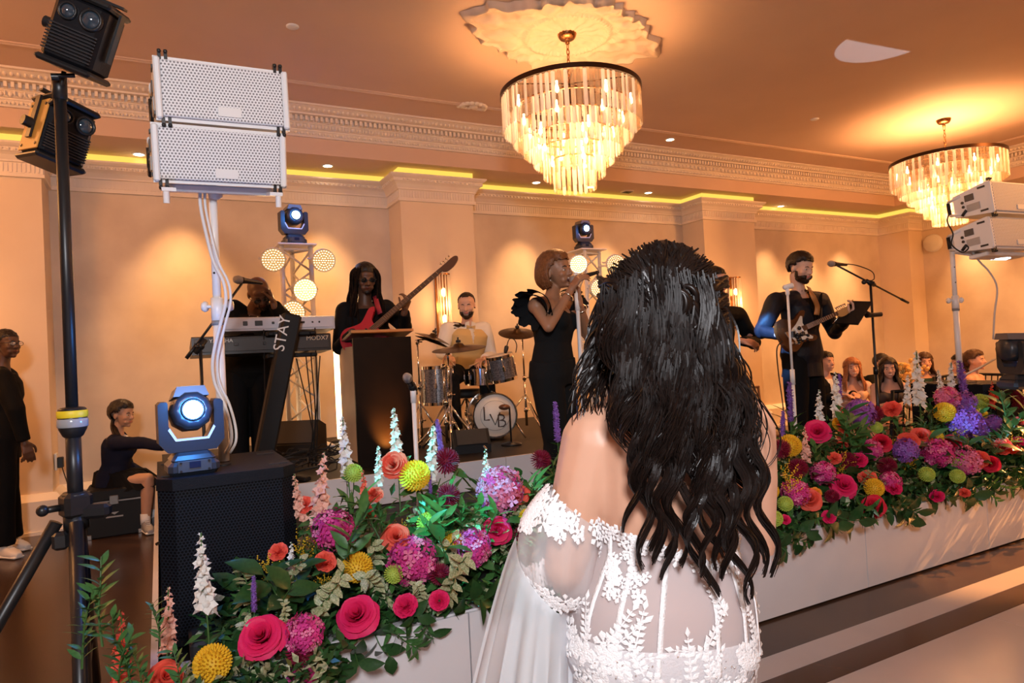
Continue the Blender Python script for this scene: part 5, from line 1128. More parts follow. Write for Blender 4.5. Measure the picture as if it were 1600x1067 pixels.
def garment(n, name, m_, grow=.014, u0=-.10, u1=.97, sleeves=1.0, hem=0.0, flare=0.0, voxel=.008, wr=.006, cut=None, side=('l', 'r'), cuffgrow=.012, smooth=4, mats=None, shgrow=None):
    mb = MB(); k, J = n.k, n.J; rings = []
    if hem > 0: rings.append((n.hip_low(hem) if False else n.S(-.10)-n.up*hem, n.hr, n.hf, (n.prof[0][1]+flare)*n.W+grow, (.108+flare)*n.W+grow))
    for u, a, b_, f, (r_, f_) in n.prof:
        if u < u0-1e-6 or u > u1+1e-6: continue
        rings.append((n.S(u, f), r_, f_, a*n.W+grow, b_*n.W+grow))
    loft(mb, rings)
    if n.fem and u1 > .6:
        for s in (-1, 1): mb.ell(n.S(.70, .085)+n.rt*s*.072*k, (.062*k+grow*.8,)*3, frame(n.fw, n.up), 14, 10)
    for s, q in (('l', -1), ('r', 1)):
        if sleeves <= 0 or s not in side: continue
        sh, el, wr_ = J['sh_'+s], J.get('el_'+s), J.get('wr_'+s); g = grow+(shgrow or 0); fm = .85 if n.fem else 1
        cap(mb, [n.S(.90)+n.rt*q*.09*k, sh], [.060*k+g, .056*k*n.build+g], 12)
        if el is None: continue
        pts = [sh, sh.lerp(el, .5), el, el.lerp(wr_, .5), el.lerp(wr_, .97)]; rs = [.055*k*fm*n.build+g, .050*k*fm*n.build+g, .044*k*fm+g, .041*k*fm+cuffgrow, .033*k*fm+cuffgrow]
        if sleeves < 1: m = max(2, int(round(sleeves*4))+1); pts, rs = pts[:m], rs[:m]
        mb.tube(pts, rs, 14); mb.sph(pts[0], rs[0]*.99, 14, 8); mb.sph(el, rs[2]*.99, 12, 8) if len(pts) > 2 else None
    me = evald(mb.mesh(name, [], n.base), voxel, smooth, .5, .5)
    if wr: wrinkle(me, wr, 9, random.random()*9)
    if cut: b_ = n.base; cutmesh(me, lambda c: cut(c+b_))
    return link_mesh(me, name, m_, n.t)
def trousers(n, m_, grow=.016, voxel=.009, to=.97, top=.26, bell=0.0):
    mb = MB(); k, J = n.k, n.J
    loft(mb, [(n.S(u, f), r_, f_, a*n.W+grow, b_*n.W+grow) for u, a, b_, f, (r_, f_) in n.prof if u <= top])
    for s, q in (('l', -1), ('r', 1)):
        kn, an = J['kn_'+s], J['an_'+s]; h = n.S(.02)+n.hr*q*.088*k; a = kn.lerp(an, to)
        mb.tube([h, h.lerp(kn, .5), kn, kn.lerp(an, .5), a], [.092*k+grow, .078*k+grow, .058*k+grow, (.052+bell*.5)*k+grow, (.044+bell)*k+grow+.008], 16); mb.sph(h, .09*k+grow, 14, 10); mb.sph(kn, .058*k+grow*.95, 12, 8)
    me = evald(mb.mesh('trousers', [], n.base), voxel, 3, .5, .5); wrinkle(me, .006, 8, random.random()*9); return link_mesh(me, 'trousers', m_, n.t)
def shoes(n, m_, k=1.0, sole=None):
    for s in 'lr':
        an = n.J['an_'+s]; fd = Vector(n.J.get('foot_'+s, n.fw)); fd = Vector((fd.x, fd.y, 0)).normalized(); z0 = an.z-.085*n.k; z0 = n.J.get('zf', z0)
        mb = MB(); q = Vector((an.x, an.y, z0)); sd = Vector((-fd.y, fd.x, 0))
        loft(mb, [(q-fd*.075*k+Vector((0, 0, .035*k)), sd, Vector((0, 0, 1)), .030*k, .03*k), (q-fd*.05*k+Vector((0, 0, .05*k)), sd, Vector((0, 0, 1)), .040*k, .05*k), (q+fd*.02*k+Vector((0, 0, .055*k)), sd, Vector((0, 0, 1)), .042*k, .055*k), (q+fd*.09*k+Vector((0, 0, .042*k)), sd, Vector((0, 0, 1)), .046*k, .042*k), (q+fd*.16*k+Vector((0, 0, .032*k)), sd, Vector((0, 0, 1)), .044*k, .032*k), (q+fd*.205*k+Vector((0, 0, .025*k)), sd, Vector((0, 0, 1)), .025*k, .02*k)], 16)
        me = evald(mb.mesh('shoe', [], n.base), .006, 3, .6, .5); o = link_mesh(me, 'shoe', m_, n.t)
        if sole:
            b = MB(); b.box(q+fd*.062*k+Vector((0, 0, .010)), (.088*k, .285*k, .020), frame(fd), bev=.009); b.build('sole', sole, o)
            b = MB()
            for i in range(4): c = q+fd*(.055+.022*i)*k+Vector((0, 0, (.112-.012*i)*k)); b.tube([c-sd*.02*k, c+sd*.02*k], .0035, 5)
            b.build('laces', sole, o)
def short_hair(n, m_, thick=.02, line=.045, side=-.02, back=-.06, recede=0.0):
    def fn(x, y, z):
        z = z+.014*mnoise.noise(Vector((x*45, y*45, 3)))
        lim = line if y > .045 else (side if y > -.02 else back)
        if y > -.02 and y <= .045: tt = (y+.02)/.065; lim = side+(line-side)*tt**2
        elif y <= -.02: lim = back+(side-back)*max(0, 1+(y+.02)/.05)
        if recede and y > .0 and z < .115-recede*.0: lim = max(lim, .06+recede*max(0, y))
        if abs(x) > .066 and y > -.03 and z < .02: return -1
        return min(1.0, .25+(z-lim)*30) if z > lim else -1
    o = shell(n.me, n.hc, n.Rh, n.k, fn, 'hair', m_, n.t, thick)
    if o: wrinkle(o.data, .004*n.k, 60)
    return o
def beard(n, m_, thick=.010, full=True):
    def fn(x, y, z):
        if y < .0 or z > -.012: return -1
        if abs(x) < .019 and -.067 < z < -.048 and y > .07: return -1
        if z > -.042 and abs(x) < .050: return -1
        if y < .05 and z < -.10: return -1
        if abs(x) > .05 and z > -.05 and y > .045: return -1
        return min(1, .3+(-.03-z)*25)
    def fn2(x, y, z): return 1.0 if (y > .03 and z < -.085) or (abs(x) < .034 and y > .06 and -.095 < z < -.036 and not (abs(x) < .018 and -.066 < z < -.049)) else -1
    return shell(n.me, n.hc, n.Rh, n.k, fn if full else fn2, 'beard', m_, n.t, thick)
def glasses(n, dark=True, m_=M_black):
    b = MB(); k = n.k
    for s in (-1, 1):
        c = [hp(n, s*.033+.024*math.cos(a), .104-.10*abs(.024*math.cos(a)*s+.012)*.35, .004+.017*math.sin(a)) for a in [2*PI*i/16 for i in range(16)]]; b.tube(c, .0022*k, 6, closed=True); b.tube([hp(n, s*.056, .098, .008), hp(n, s*.079, .07, .010), hp(n, s*.082, -.01, .006)], .0022*k, 5)
    b.tube([hp(n, -.010, .104, .007), hp(n, .010, .104, .007)], .0022*k, 5); b.build('glasses', m_, n.t)
    for s in (-1, 1):
        b = MB(); vs = [hp(n, s*.033, .105, .004)]+[hp(n, s*.033+.023*math.cos(a), .1035, .004+.016*math.sin(a)) for a in [2*PI*i/16 for i in range(16)]]; b.add(vs, [(0, 1+i, 1+(i+1) % 16) for i in range(16)], False); b.build('lens', M_darkglass if dark else M_glass, n.t)
M_darkglass = mat('dark_glass', (.008, .008, .009), .08, coat=.6)
def locks(n, m_, name, paths, r0=.012, r1=.004, nn=6, wav=0.0, wf=40, stuff=False):
    b = MB()
    for pts in paths:
        sp_ = spline(pts, 5); N = len(sp_); ph = random.random()*6.28; out = []
        for i, p in enumerate(sp_): u = i/(N-1); out.append(p+CR*math.sin(ph+wf*u)*wav*u+CF*math.cos(ph+wf*u)*wav*u*.6)
        b.tube(out, [(r0+(r1-r0)*(i/(N-1))**1.5)*n.k for i in range(N)], nn)
    return b.build(name, m_, n.t)
def long_hair(n, m_, length=.30, front=.03, cnt=46, r=.020, wav=.01, part=0.0, vol=1.0, fwd_side=None):
    """cap plus hanging locks round the sides and back of the head"""
    short_hair(n, m_, .026*vol, .052, -.0, -.09)
    paths = []; k = n.k
    for i in range(cnt):
        a = -PI*1.18+2*PI*1.18*(i+.5)/cnt+random.uniform(-.05, .05)   # angle round the back: 0 = straight back
        x, y = math.sin(a*.62)*.080, -math.cos(a*.62)*.092+.0
        top = hp(n, x*.72, y*.72+.0, .085-.01*random.random()); mid = hp(n, x*1.10*vol, y*1.06*vol, .0); low = hp(n, x*1.16*vol, y*1.10*vol-.01, -.085)
        L = length*random.uniform(.85, 1.05); end = low+Vector((0, 0, -L*k*.55))+(n.Rh@Vector((x*.25, y*.25, 0)))*k*2; end2 = low+Vector((0, 0, -L*k))+(n.Rh@Vector((x*.2, y*.1, 0)))*k*2
        paths.append([top, mid, low, end, end2])
    return locks(n, m_, 'hair_locks', paths, r, r*.35, 6, wav*k, 9)
def lines(n): pass
V3 = Vector
def A(p, dz): return Vector(p)+Vector((0, 0, dz))
# ---------------------------------------------------------------- A: singer
sy = 3.72
q = lambda x, y, d=0.0: onY(x, y, sy+d)
fdir = (CR*.76-CF*.60+CU*.10)
J = dict(head=q(869, 425), face=fdir, hup=CU-CR*.22, neck=q(862, 466), hip=q(864, 588), sh_l=q(884, 474, .17), sh_r=q(838, 478, -.10), el_r=q(857, 511, -.20), wr_r=q(892, 453, -.17),
    el_l=q(920, 528, .04), wr_l=q(905, 472, -.10), hand_r=((CR*.35+CU*.55-CF*.15), (CR*.75-CU*.4+CF*.5), 1.0, 1), hand_l=((-CR*.1+CU*1.0), (-CF*.2-CR*.8), 1.15, -1),
    kn_l=q(888, 690, .06), kn_r=q(868, 692, -.06), floor=ZS)
for s in 'lr': J['an_'+s] = Vector((J['kn_'+s].x, J['kn_'+s].y+.02, ZS+.10))
J['foot_l'] = J['foot_r'] = fdir; J['hiprt'] = (J['sh_r']-J['sh_l']).normalized()
n = person('singer in a ruffle-sleeved black outfit holding a microphone to her open mouth', J, SK_MID, 1.0, True, .0060)
J = n.J; C_DRESS = cloth('black_dress', (.008, .009, .010), .85, bump=.05)
garment(n, 'dress', C_DRESS, .010, -.10, .90, 0, hem=0, wr=.003)
trousers(n, C_DRESS, .018, .009, 1.0, .3, .05); shoes(n, M_black)
# ruffle sleeves
for s, sh in (('l', J['sh_l']), ('r', J['sh_r'])):
    out = ((sh-n.S(.9)).normalized()*.8-n.up*.35+n.up*.0).normalized(); e1 = out.cross(n.up).normalized(); e2 = e1.cross(out)
    for lay_, (r0, r1, h0, h1) in enumerate(((.070, .128, -.045, .050), (.070, .120, -.01, .085))):
        b = MB(); vs = []; fs = []; M_ = 72
        for i in range(M_):
            a = 2*PI*i/M_
            for u in (0, .35, .7, 1.0):
                wv = (.013*math.sin(a*8+lay_*1.7)+.006*math.sin(a*17))*u; rr = r0+(r1-r0)*u**.8+wv; vs.append(sh+out*(h0+(h1-h0)*u+wv*1.2)+(e1*math.cos(a)+e2*math.sin(a))*rr*(1, .95)[lay_])
        for i in range(M_):
            for j in range(3): fs.append((i*4+j, i*4+j+1, ((i+1) % M_)*4+j+1, ((i+1) % M_)*4+j))
        b.add(vs, fs); b.build('ruffle_sleeve', C_DRESS, n.t)
brows(n)
b = MB(); b.ell(hp(n, 0, .085, -.060), (.022, .014, .016), n.Rh, 12, 8); b.build('open_mouth', mat('mouth_dark', (.09, .02, .02), .5), n.t)
b = MB(); b.ell(hp(n, 0, .0905, -.0535), (.018, .0095, .006), n.Rh, 10, 6); b.build('teeth', M_teeth, n.t)
# auburn bob
short_hair(n, H_AUBURN, .034, .058, -.02, -.09)
paths = []
for i in range(74):
    a = -1.72+3.44*(i+.5)/74; x, y = math.sin(a), -math.cos(a); tz = .105-.02*random.random(); cr = hp(n, .018+x*.032, .02+y*.030, tz+.02)
    fr_ = max(0, y)*1.0; low = -.085+random.uniform(-.015, .01)+.02*fr_
    paths.append([cr, hp(n, x*.088, -.005+y*.100, .075), hp(n, x*.112, -.012+y*.120, .0), hp(n, x*.108, -.012+y*.118, -.055), hp(n, x*.088, -.006+y*.098, low)])
locks(n, H_AUBURN, 'bob_hair', paths, .017, .008, 6, .004, 7)
for s in (1,):
    b = MB(); b.sph(hp(n, s*.084, .0, -.05), .006, 8, 6); b.build('earring', M_white, n.t)
for w_, e_ in ((J['wr_r'], J['el_r']), (J['wr_l'], J['el_l'])):
    d = (e_-w_).normalized(); c = w_+d*.055; e1 = d.cross(CU).normalized(); e2 = d.cross(e1)
    b = MB(); b.tube([c+(e1*math.cos(a)+e2*math.sin(a))*.036 for a in [2*PI*i/18 for i in range(18)]], .005, 6, closed=True); b.build('bracelet', M_chrome, n.t)
m0 = hp(n, .0, .115, -.062); dmic = (q(899, 436, -.14)-q(930, 427, -.16)).normalized(); mic(q(900, 435, -.13)+dmic*.01, dmic, None, 'black microphone held in the singer\'s raised hand')
# ---------------------------------------------------------------- B: bassist
sy = 5.52
q = lambda x, y, d=0.0: onY(x, y, sy+d)
J = dict(head=q(571, 436, -.06), face=(CR*.42-CF*.9-CU*.22), neck=q(570, 474), hip=q(575, 585, .04), sh_l=q(604, 482, .0), sh_r=q(538, 486, .0), el_r=q(531, 543, -.06), wr_r=q(553, 520, -.30), el_l=q(632, 511, -.02), wr_l=q(632, 487, -.22),
    hand_r=((CR*.9-CU*.1), (-CF*-.6-CU*.5), .7, -1), hand_l=((CU*.6+CR*.2-CF*.1), (-CR*.6+CF*.3), 1.2, 1), kn_l=q(592, 655, .05), kn_r=q(562, 655, .05), floor=ZR)
for s in 'lr': J['an_'+s] = Vector((J['kn_'+s].x, J['kn_'+s].y+.02, ZR+.10))
n = person('bassist with long dreadlocks and dark sunglasses in a black jacket', J, SK_DARK, 1.02, False, .0062, True)
J = n.J; garment(n, 'shirt', C_BLK2, .008, -.1, .95, 0, wr=.003)
def vcut(n, top, low, wdt):
    def f(c):
        r = c-n.S(low); x = r.dot(n.rt); z = r.dot(n.up); y = r.dot(n.fw); H_ = n.L*(top-low)
        return y > 0 and 0 < z < H_+.1 and abs(x) < wdt*min(1.0, max(0, z/H_))
    return f
garment(n, 'jacket', C_BLACK, .020, -.10, .95, 1, hem=.10, flare=.01, cut=vcut(n, .95, .30, .085))
trousers(n, C_PANT); shoes(n, M_black); short_hair(n, H_BLACK, .022, .062, .01, -.08); glasses(n, True); brows(n)
def fn_g(x, y, z): return 1.0 if (abs(x) < .026 and y > .07 and -.048 < z < -.036) or (abs(x) < .02 and y > .05 and z < -.078) else -1
shell(n.me, n.hc, n.Rh, n.k, fn_g, 'beard', H_BLACK, n.t, .005)
paths = []
for i in range(58):
    a = -2.35+4.7*(i+.5)/58+random.uniform(-.06, .06); x, y = math.sin(a)*random.uniform(.96, 1.12), -math.cos(a)*random.uniform(.96, 1.1); L = random.uniform(.20, .38)
    p0, p1 = hp(n, x*.05, .0+y*.06, .105), hp(n, x*.098, -.008+y*.108, .045); p2 = hp(n, x*.106, -.01+y*.112, -.06); p3 = p2+Vector((0, 0, -L*.55))+(n.Rh@Vector((x*.02, y*.02+.01, 0))); p4 = p2+Vector((random.uniform(-.02, .02), random.uniform(-.02, .02), -L))+(n.Rh@Vector((x*.03, .03+y*.03, 0)))
    paths.append([p0, p1, p2, p3, p4])
locks(n, mat('dreadlocks', (.006, .0035, .003), .8, spec=.1, col2=(.013, .007, .005), nscale=50, bump=.8, bscale=140), 'dreadlocks', paths, .0100, .0065, 7, .016, 9)
# ---------------------------------------------------------------- C: keyboard player
sy = 5.55
q = lambda x, y, d=0.0: onY(x, y, sy+d)
J = dict(head=q(405, 458, -.20), face=(CR*.50-CF*.70-CU*.62), hup=CU-CF*.6, neck=q(396, 484, -.02), hip=q(388, 575, .12), sh_l=q(428, 487, -.02), sh_r=q(365, 484, .0), el_r=q(362, 530, -.05), wr_r=q(388, 520, -.32), el_l=q(443, 496, -.16), wr_l=q(428, 476, -.28),
    hand_r=((-CF*.7+CR*.3-CU*.2), (-CU), .4, -1), hand_l=((-CR*.25+CU*.9), (-CR*.8-CF*.2), .9, 1), kn_l=q(406, 640, .10), kn_r=q(372, 640, .10), floor=ZR)
for s in 'lr': J['an_'+s] = Vector((J['kn_'+s].x, J['kn_'+s].y+.02, ZR+.10))
n = person('bald keyboard player in black bending over the keys, hand at his glasses', J, SK_DARK, 1.0, False, .0062, True)
J = n.J; garment(n, 'hoodie', C_BLK2, .022, -.10, .97, 1, hem=.08); trousers(n, C_PANT, .02); shoes(n, M_black); glasses(n, True); brows(n); beard(n, H_BLACK, .005, False)
b = MB()
for s in (-1, 1): b.tube([n.S(.93, .08)+n.rt*s*.03, n.S(.85, .14)+n.rt*s*.035, n.S(.72, .15)+n.rt*s*.03], .005, 6)
b.build('drawstring', M_white, n.t)
# ---------------------------------------------------------------- D: drummer
sy = 6.35
q = lambda x, y, d=0.0: onY(x, y, sy+d)
J = dict(head=q(729, 477, -.06), face=(-CR*.02-CF*.95-CU*.22), neck=q(730, 508), hip=q(726, 584, .05), sh_l=q(757, 514), sh_r=q(700, 514), el_r=q(689, 552, -.04), wr_r=q(700, 556, -.32), el_l=q(768, 556, -.05), wr_l=q(757, 560, -.26),
    hand_r=((-CF*.8+CR*.3-CU*.2), (-CU), 1.1, -1), hand_l=((-CF*.7-CR*.4-CU*.1), (-CU), 1.1, 1), kn_r=q(704, 592, -.42), kn_l=q(760, 592, -.42), floor=ZR)
for s in 'lr': J['an_'+s] = Vector((J['kn_'+s].x, J['kn_'+s].y-.05, ZR+.10))
J['foot_l'] = J['foot_r'] = -CF
n = person('bearded drummer in white shirt, gold vest and bow tie, looking down', J, SK_PALE, 1.06, False, .0066, True, build=1.12)
J = n.J; garment(n, 'shirt', C_WHITE, .012, -.10, 1.0, 1, wr=.006)
def armless(c): return False
garment(n, 'vest', C_GOLD, .024, -.10, .93, 0, hem=.02, wr=.003, cut=lambda c: vcut(n, .97, .62, .032)(c))
trousers(n, C_PANT, .02); shoes(n, M_black)
b = MB()
for s in (-1, 1): b.prism([(0, -.006), (.045, -.018), (.045, .018), (0, .006)], n.S(.97, .085), n.rt*s, n.up, n.fw, .012)
b.sph(n.S(.97, .092), .011, 8, 6); b.build('bow_tie', C_GOLD, n.t)
b = MB(); 
for s in (-1, 1): b.prism([(0.01, 0), (.06, -.02), (.055, .035), (.015, .05)], n.S(.985, .068), n.rt*s, n.up, n.fw, .008)
b.build('collar', C_WHITE, n.t)
short_hair(n, H_DKBR, .008, .074, .0, -.06, recede=.45); brows(n, H_DKBR); beard(n, H_DKBR, .016)
for s, w_ in (('l', J['wr_l']), ('r', J['wr_r'])):
    d = (-CF*.8+CR*(.2 if s == 'r' else -.3)-CU*.12).normalized(); c = w_+J['hand_'+s][0].normalized()*.07-CU*.02
    b = MB(); b.tube([c-d*.10, c+d*.26], [.007, .006], 8); b.sph(c+d*.265, .008, 8, 6); b.build('drumstick', M_wood, None, origin=c, label='wooden drumstick in the drummer\'s %s hand, %s' % (('left', 'toward the rack tom') if s == 'l' else ('right', 'behind the crash cymbal')), cat='drumstick')
b = MB(); st = Vector((J['hip'].x, J['hip'].y, ZR)); zt = J['hip'].z-.15; t2 = thing('drum_stool', 'black round drum stool under the drummer', 'stool', st); b.lathe(st+Vector((0, 0, zt-ZR-.09)), (0, 0, 1), [(0, 0), (.17, .0), (.19, .02), (.19, .06), (.16, .08), (0, .085)], 24); b.build('seat', M_satin, t2); tripod(t2, st, zt-ZR-.09, .24)
# ---------------------------------------------------------------- E: guitarist
sy = 3.86
q = lambda x, y, d=0.0: onY(x, y, sy+d)
J = dict(head=q(1251, 419, -.05), face=(CR*.42-CF*.85-CU*.24), neck=q(1249, 459), hip=q(1253, 556, .02), sh_l=q(1281, 470, .04), sh_r=q(1212, 472, -.02), el_r=q(1190, 517, .0), wr_r=q(1218, 523, -.20), el_l=q(1304, 518, .02), wr_l=q(1324, 497, -.24),
    hand_r=((CR*.85-CU*.05-CF*.1), (CF*.8-CU*.3), .55, -1), hand_l=((CU*.55+CR*.3-CF*.2), (-CR*.5+CF*.35), 1.2, 1), kn_l=q(1277, 655, .03), kn_r=q(1246, 655, -.02), floor=ZS)
for s in 'lr': J['an_'+s] = Vector((J['kn_'+s].x+.01, J['kn_'+s].y+.02, ZS+.10))
n = person('bearded guitarist in a dark suit and open black shirt, looking down', J, SK_PALE, .99, False, .0060)
J = n.J; garment(n, 'shirt', C_BLK2, .009, -.1, .96, 0, wr=.003)
garment(n, 'jacket', mat('guitarist_suit', (.010, .011, .016), .55, spec=.25, bump=.15, bscale=120), .022, -.10, .96, 1, hem=.12, flare=.012, wr=.009, cut=vcut(n, .97, .42, .075))
trousers(n, C_PANT, .02); shoes(n, M_black); short_hair(n, H_DKBR, .028, .060, .0, -.055); brows(n, H_DKBR); beard(n, H_DKBR, .012)
for s in (-1, 1):
    b = MB(); b.prism([(.004, 0), (.05, .17), (.085, .20), (.075, .10), (.03, -.02)], n.S(.60, .142), n.rt*s, n.up, n.fw, .010); b.build('lapel', C_BLACK, n.t)
# ---------------------------------------------------------------- F: man behind the bride
sy = 4.55
q = lambda x, y, d=0.0: onY(x+11, y, sy+d)
J = dict(head=q(1107, 440), face=(CR*.72-CF*.66), neck=q(1104, 482), hip=q(1112, 590, .03), sh_l=q(1142, 492, .08), sh_r=q(1078, 492, -.06), el_l=q(1167, 535, .02), wr_l=q(1150, 533, -.20), el_r=q(1066, 545, -.1), wr_r=q(1090, 560, -.28),
    hand_l=((CR*.55-CU*.15-CF*.35), (-CU*.3+CF*.5-CR*.2), 1.1, 1), hand_r=((CR*.6-CF*.4), (CF*.7), .8, -1), kn_l=q(1128, 680, .02), kn_r=q(1098, 680, .02), floor=ZS)
for s in 'lr': J['an_'+s] = Vector((J['kn_'+s].x+.01, J['kn_'+s].y+.02, ZS+.10))
n = person('man in a dark suit standing half hidden behind the bride\'s hair', J, SK_RED, 1.0, False, .0068)
J = n.J; garment(n, 'shirt', C_BLK2, .009, -.1, .96, 0, wr=.003); garment(n, 'jacket', C_BLACK, .022, -.10, .96, 1, hem=.10, flare=.01, cut=vcut(n, .97, .42, .075)); trousers(n, C_PANT, .02); shoes(n, M_black); short_hair(n, H_BLACK, .024, .058, .0, -.06); brows(n); glasses(n, False)
b = MB(); w_ = J['wr_l']; d = (J['el_l']-w_).normalized(); e1 = d.cross(CU).normalized(); e2 = d.cross(e1); b.tube([w_+d*.02+(e1*math.cos(a)+e2*math.sin(a))*.033 for a in [2*PI*i/16 for i in range(16)]], .006, 6, closed=True); b.build('watch_band', M_black, n.t)
# ---------------------------------------------------------------- G: standing man at the left edge
dm_ = 5.5
q = lambda x, y, d=0.0: D(x, y, dm_+d)
fdir = (CR*.95-CF*.20+CU*.03)
J = dict(head=q(10, 538), face=fdir, neck=q(2, 576), hip=q(2, 686), sh_l=q(12, 590, .19), sh_r=q(4, 592, -.19), el_r=q(24, 640, -.24), wr_r=q(38, 690, -.20), el_l=q(20, 640, .24), wr_l=q(34, 690, .2),
    hand_r=((-CU*.8+CR*.3), (-CR*.5+CF*.4), .6, 1), hand_l=((-CU*.8+CR*.3), (-CR*.5-CF*.4), .6, -1), kn_r=q(6, 770, -.10), kn_l=q(12, 765, .12), floor=0)
J['an_r'] = q(3, 862, -.10); J['an_r'].z = .09; J['an_l'] = q(16, 846, .14); J['an_l'].z = .09; J['foot_l'] = CR*.95-CF*.3; J['foot_r'] = CR*.95-CF*.35
n = person('man in black with glasses and white sneakers standing at the far left', J, SK_DARK, 1.0, False, .0068)
J = n.J; garment(n, 'shirt', C_BLK2, .024, -.10, .97, 1, hem=.10); trousers(n, C_PANT, .022, .010, .96, .3, .02); short_hair(n, H_BLACK, .010, .055, .0, -.06); glasses(n, False); brows(n); shoes(n, mat('sneaker_white', (.78, .74, .70), .5), 1.0, mat('sole_white', (.84, .82, .78), .6))
# ---------------------------------------------------------------- H: seated woman in navy
dm_ = 6.15
q = lambda x, y, d=0.0: D(x, y, dm_+d)
fdir = (CR*.97-CF*.18-CU*.03)
J = dict(head=q(191, 648), face=fdir, neck=q(184, 680), hip=q(178, 756), sh_l=q(188, 692, .14), sh_r=q(180, 692, -.13), el_r=q(222, 692, -.2), wr_r=q(257, 698, -.24), el_l=q(200, 728, .16), wr_l=q(228, 742, .10),
    hand_r=((CR*.9-CU*.1), (-CU), .6, -1), hand_l=((CR*.9-CU*.3), (-CU), .5, 1), kn_r=q(231, 748, -.10), kn_l=q(241, 750, .08), floor=0)
J['an_r'] = q(227, 806, -.12); J['an_l'] = q(240, 800, .06); J['an_r'].z = J['an_l'].z = .09; J['hiprt'] = -CF; J['foot_r'] = CR*.6-CF*.7; J['foot_l'] = CR*.8-CF*.5
n = person('woman in a navy sweater and pleated skirt seated on the black case', J, SK_TAN, .98, True, .0066)
J = n.J; garment(n, 'sweater', C_NAVY, .016, -.05, .95, 1, hem=.02)
b = MB(); vs = []; fs = []; M_ = 60      # pleated skirt over the thighs
hx_ = J['hip']; kx_ = (J['kn_r']+J['kn_l'])/2; lx = (kx_-hx_); lx.z = 0
for i in range(M_+1):
    a = i/M_*2*PI; wv = .010*math.copysign(1, math.sin(a*15)); e = Vector((0, 0, 0))
    for u, r, dz in ((0, .14, .13), (.45, .18, .115), (1.0, .23, -.03)):
        c = hx_+lx*.42*u; p = c+(lx.normalized()*math.cos(a)*(r+lx.length*.30*u)+Vector((-lx.y, lx.x, 0)).normalized()*math.sin(a)*(r*.85))+Vector((0, 0, dz+wv*u)); vs.append(p)
for i in range(M_):
    for j in range(2): fs.append((i*3+j, i*3+j+1, (i+1)*3+j+1, (i+1)*3+j))
b.add(vs, fs, False); b.build('skirt', C_BLACK, n.t)
b = MB()
for s in (-1, 1): b.prism([(0.0, -.01), (.065, -.045), (.075, .0), (.02, .035)], n.S(.96, .07), n.rt*s, (n.up*.7-n.fw*.6).normalized(), n.fw, .006)
b.build('collar', C_WHITE, n.t)
short_hair(n, H_BLACK, .030, .058, -.03, -.09)
paths = []
for i in range(16): x = random.uniform(-.03, .03); y = random.uniform(-.02, .02); paths.append([hp(n, x, -.06, -.03), hp(n, x*.9+.03, -.055, -.09), hp(n, .075+x, .0+y, -.15), hp(n, .08+x, .045+y, -.22), hp(n, .08+x*.6, .07+y, -.29)])
locks(n, H_DKBR, 'ponytail', paths, .016, .006, 6, .008, 8); brows(n); shoes(n, mat('sneaker_grey', (.30, .30, .32), .6), .92, mat('sole_white', (.84, .82, .78), .6))
for s in 'lr':
    an = J['an_'+s]; b = MB(); b.tube([A(an, -.02), A(an, .075)], [.042, .042], 14); b.build('sock', M_white, n.t)
# ---------------------------------------------------------------- guests at the table
def guest(label, px, py, d, k, face, sk, fem, wide=1.0, arms=None, lean=0.0):
    h = D(px, py, d); kk = k; f2 = Vector((face.x, face.y, 0)).normalized(); r2 = Vector((f2.y, -f2.x, 0))
    nk = h+Vector((0, 0, -.165*kk))-f2*.02; hip = nk+Vector((0, 0, -.50*kk))-f2*.05
    J = dict(head=h, face=face, neck=nk, hip=hip, sh_l=nk+Vector((0, 0, -.055*kk))-r2*.165*kk*(.92 if fem else 1.08), sh_r=nk+Vector((0, 0, -.055*kk))+r2*.165*kk*(.92 if fem else 1.08), floor=0)
    for s, sg in (('l', -1), ('r', 1)):
        J['el_'+s] = J['sh_'+s]+Vector((0, 0, -.24*kk))+r2*sg*.04+f2*.10; J['wr_'+s] = J['el_'+s]+f2*.20*kk-r2*sg*.10+Vector((0, 0, .06)); J['hand_'+s] = ((f2*.8-r2*sg*.4), (-CU), .5, sg)
        kn = hip+f2*.40*kk+r2*sg*.10*kk+Vector((0, 0, .02)); J['kn_'+s] = kn; J['an_'+s] = Vector((kn.x, kn.y, .09)); J['foot_'+s] = f2
    if arms: J.update(arms(J, f2, r2))
    return person(label, J, sk, kk, fem, .0085, group='wedding guests at the table', dec=.5)
def guest_chair(n, label):
    f2 = Vector((n.fw.x, n.fw.y, 0)).normalized(); p = n.J['hip']; chair(Vector((p.x, p.y, 0))-f2*.02, math.atan2(-f2.x, f2.y), label, M_satin, 4)
g = guest('dark-haired man in a black suit seated just right of the guitarist\'s legs', 1291, 566, 7.1, .84, (CR*.30-CF*.9+CU*.05), SK_RED, False)
garment(g, 'shirt', C_WHITE, .008, -.1, .97, 0, wr=0); garment(g, 'jacket', C_BLACK, .018, -.1, .95, 1, cut=vcut(g, .97, .5, .06)); trousers(g, C_PANT); short_hair(g, H_BLACK, .026, .056, 0, -.06); brows(g); smile(g); guest_chair(g, 'black dining chair of the suited guest beside the guitarist')
g = guest('smiling strawberry-blonde woman with bangs in a pale dress at the table', 1332, 576, 7.0, .84, (-CR*.25-CF*.9+CU*.10), SK_RED, True)
garment(g, 'dress', cloth('blush_dress', (.72, .50, .40), .6), .008, -.1, .88, .25, hem=.05, wr=.003); short_hair(g, H_BLOND, .030, .040, -.03, -.09); long_hair(g, H_BLOND, .24, .03, 40, .016, .012); brows(g, H_BLOND); smile(g, 1.2); guest_chair(g, 'black dining chair of the strawberry-blonde guest')
g = guest('man in a dark jacket hidden behind the brunette in the sleeveless dress', 1378, 568, 7.7, .84, (CR*.15-CF*.95), SK_TAN, False)
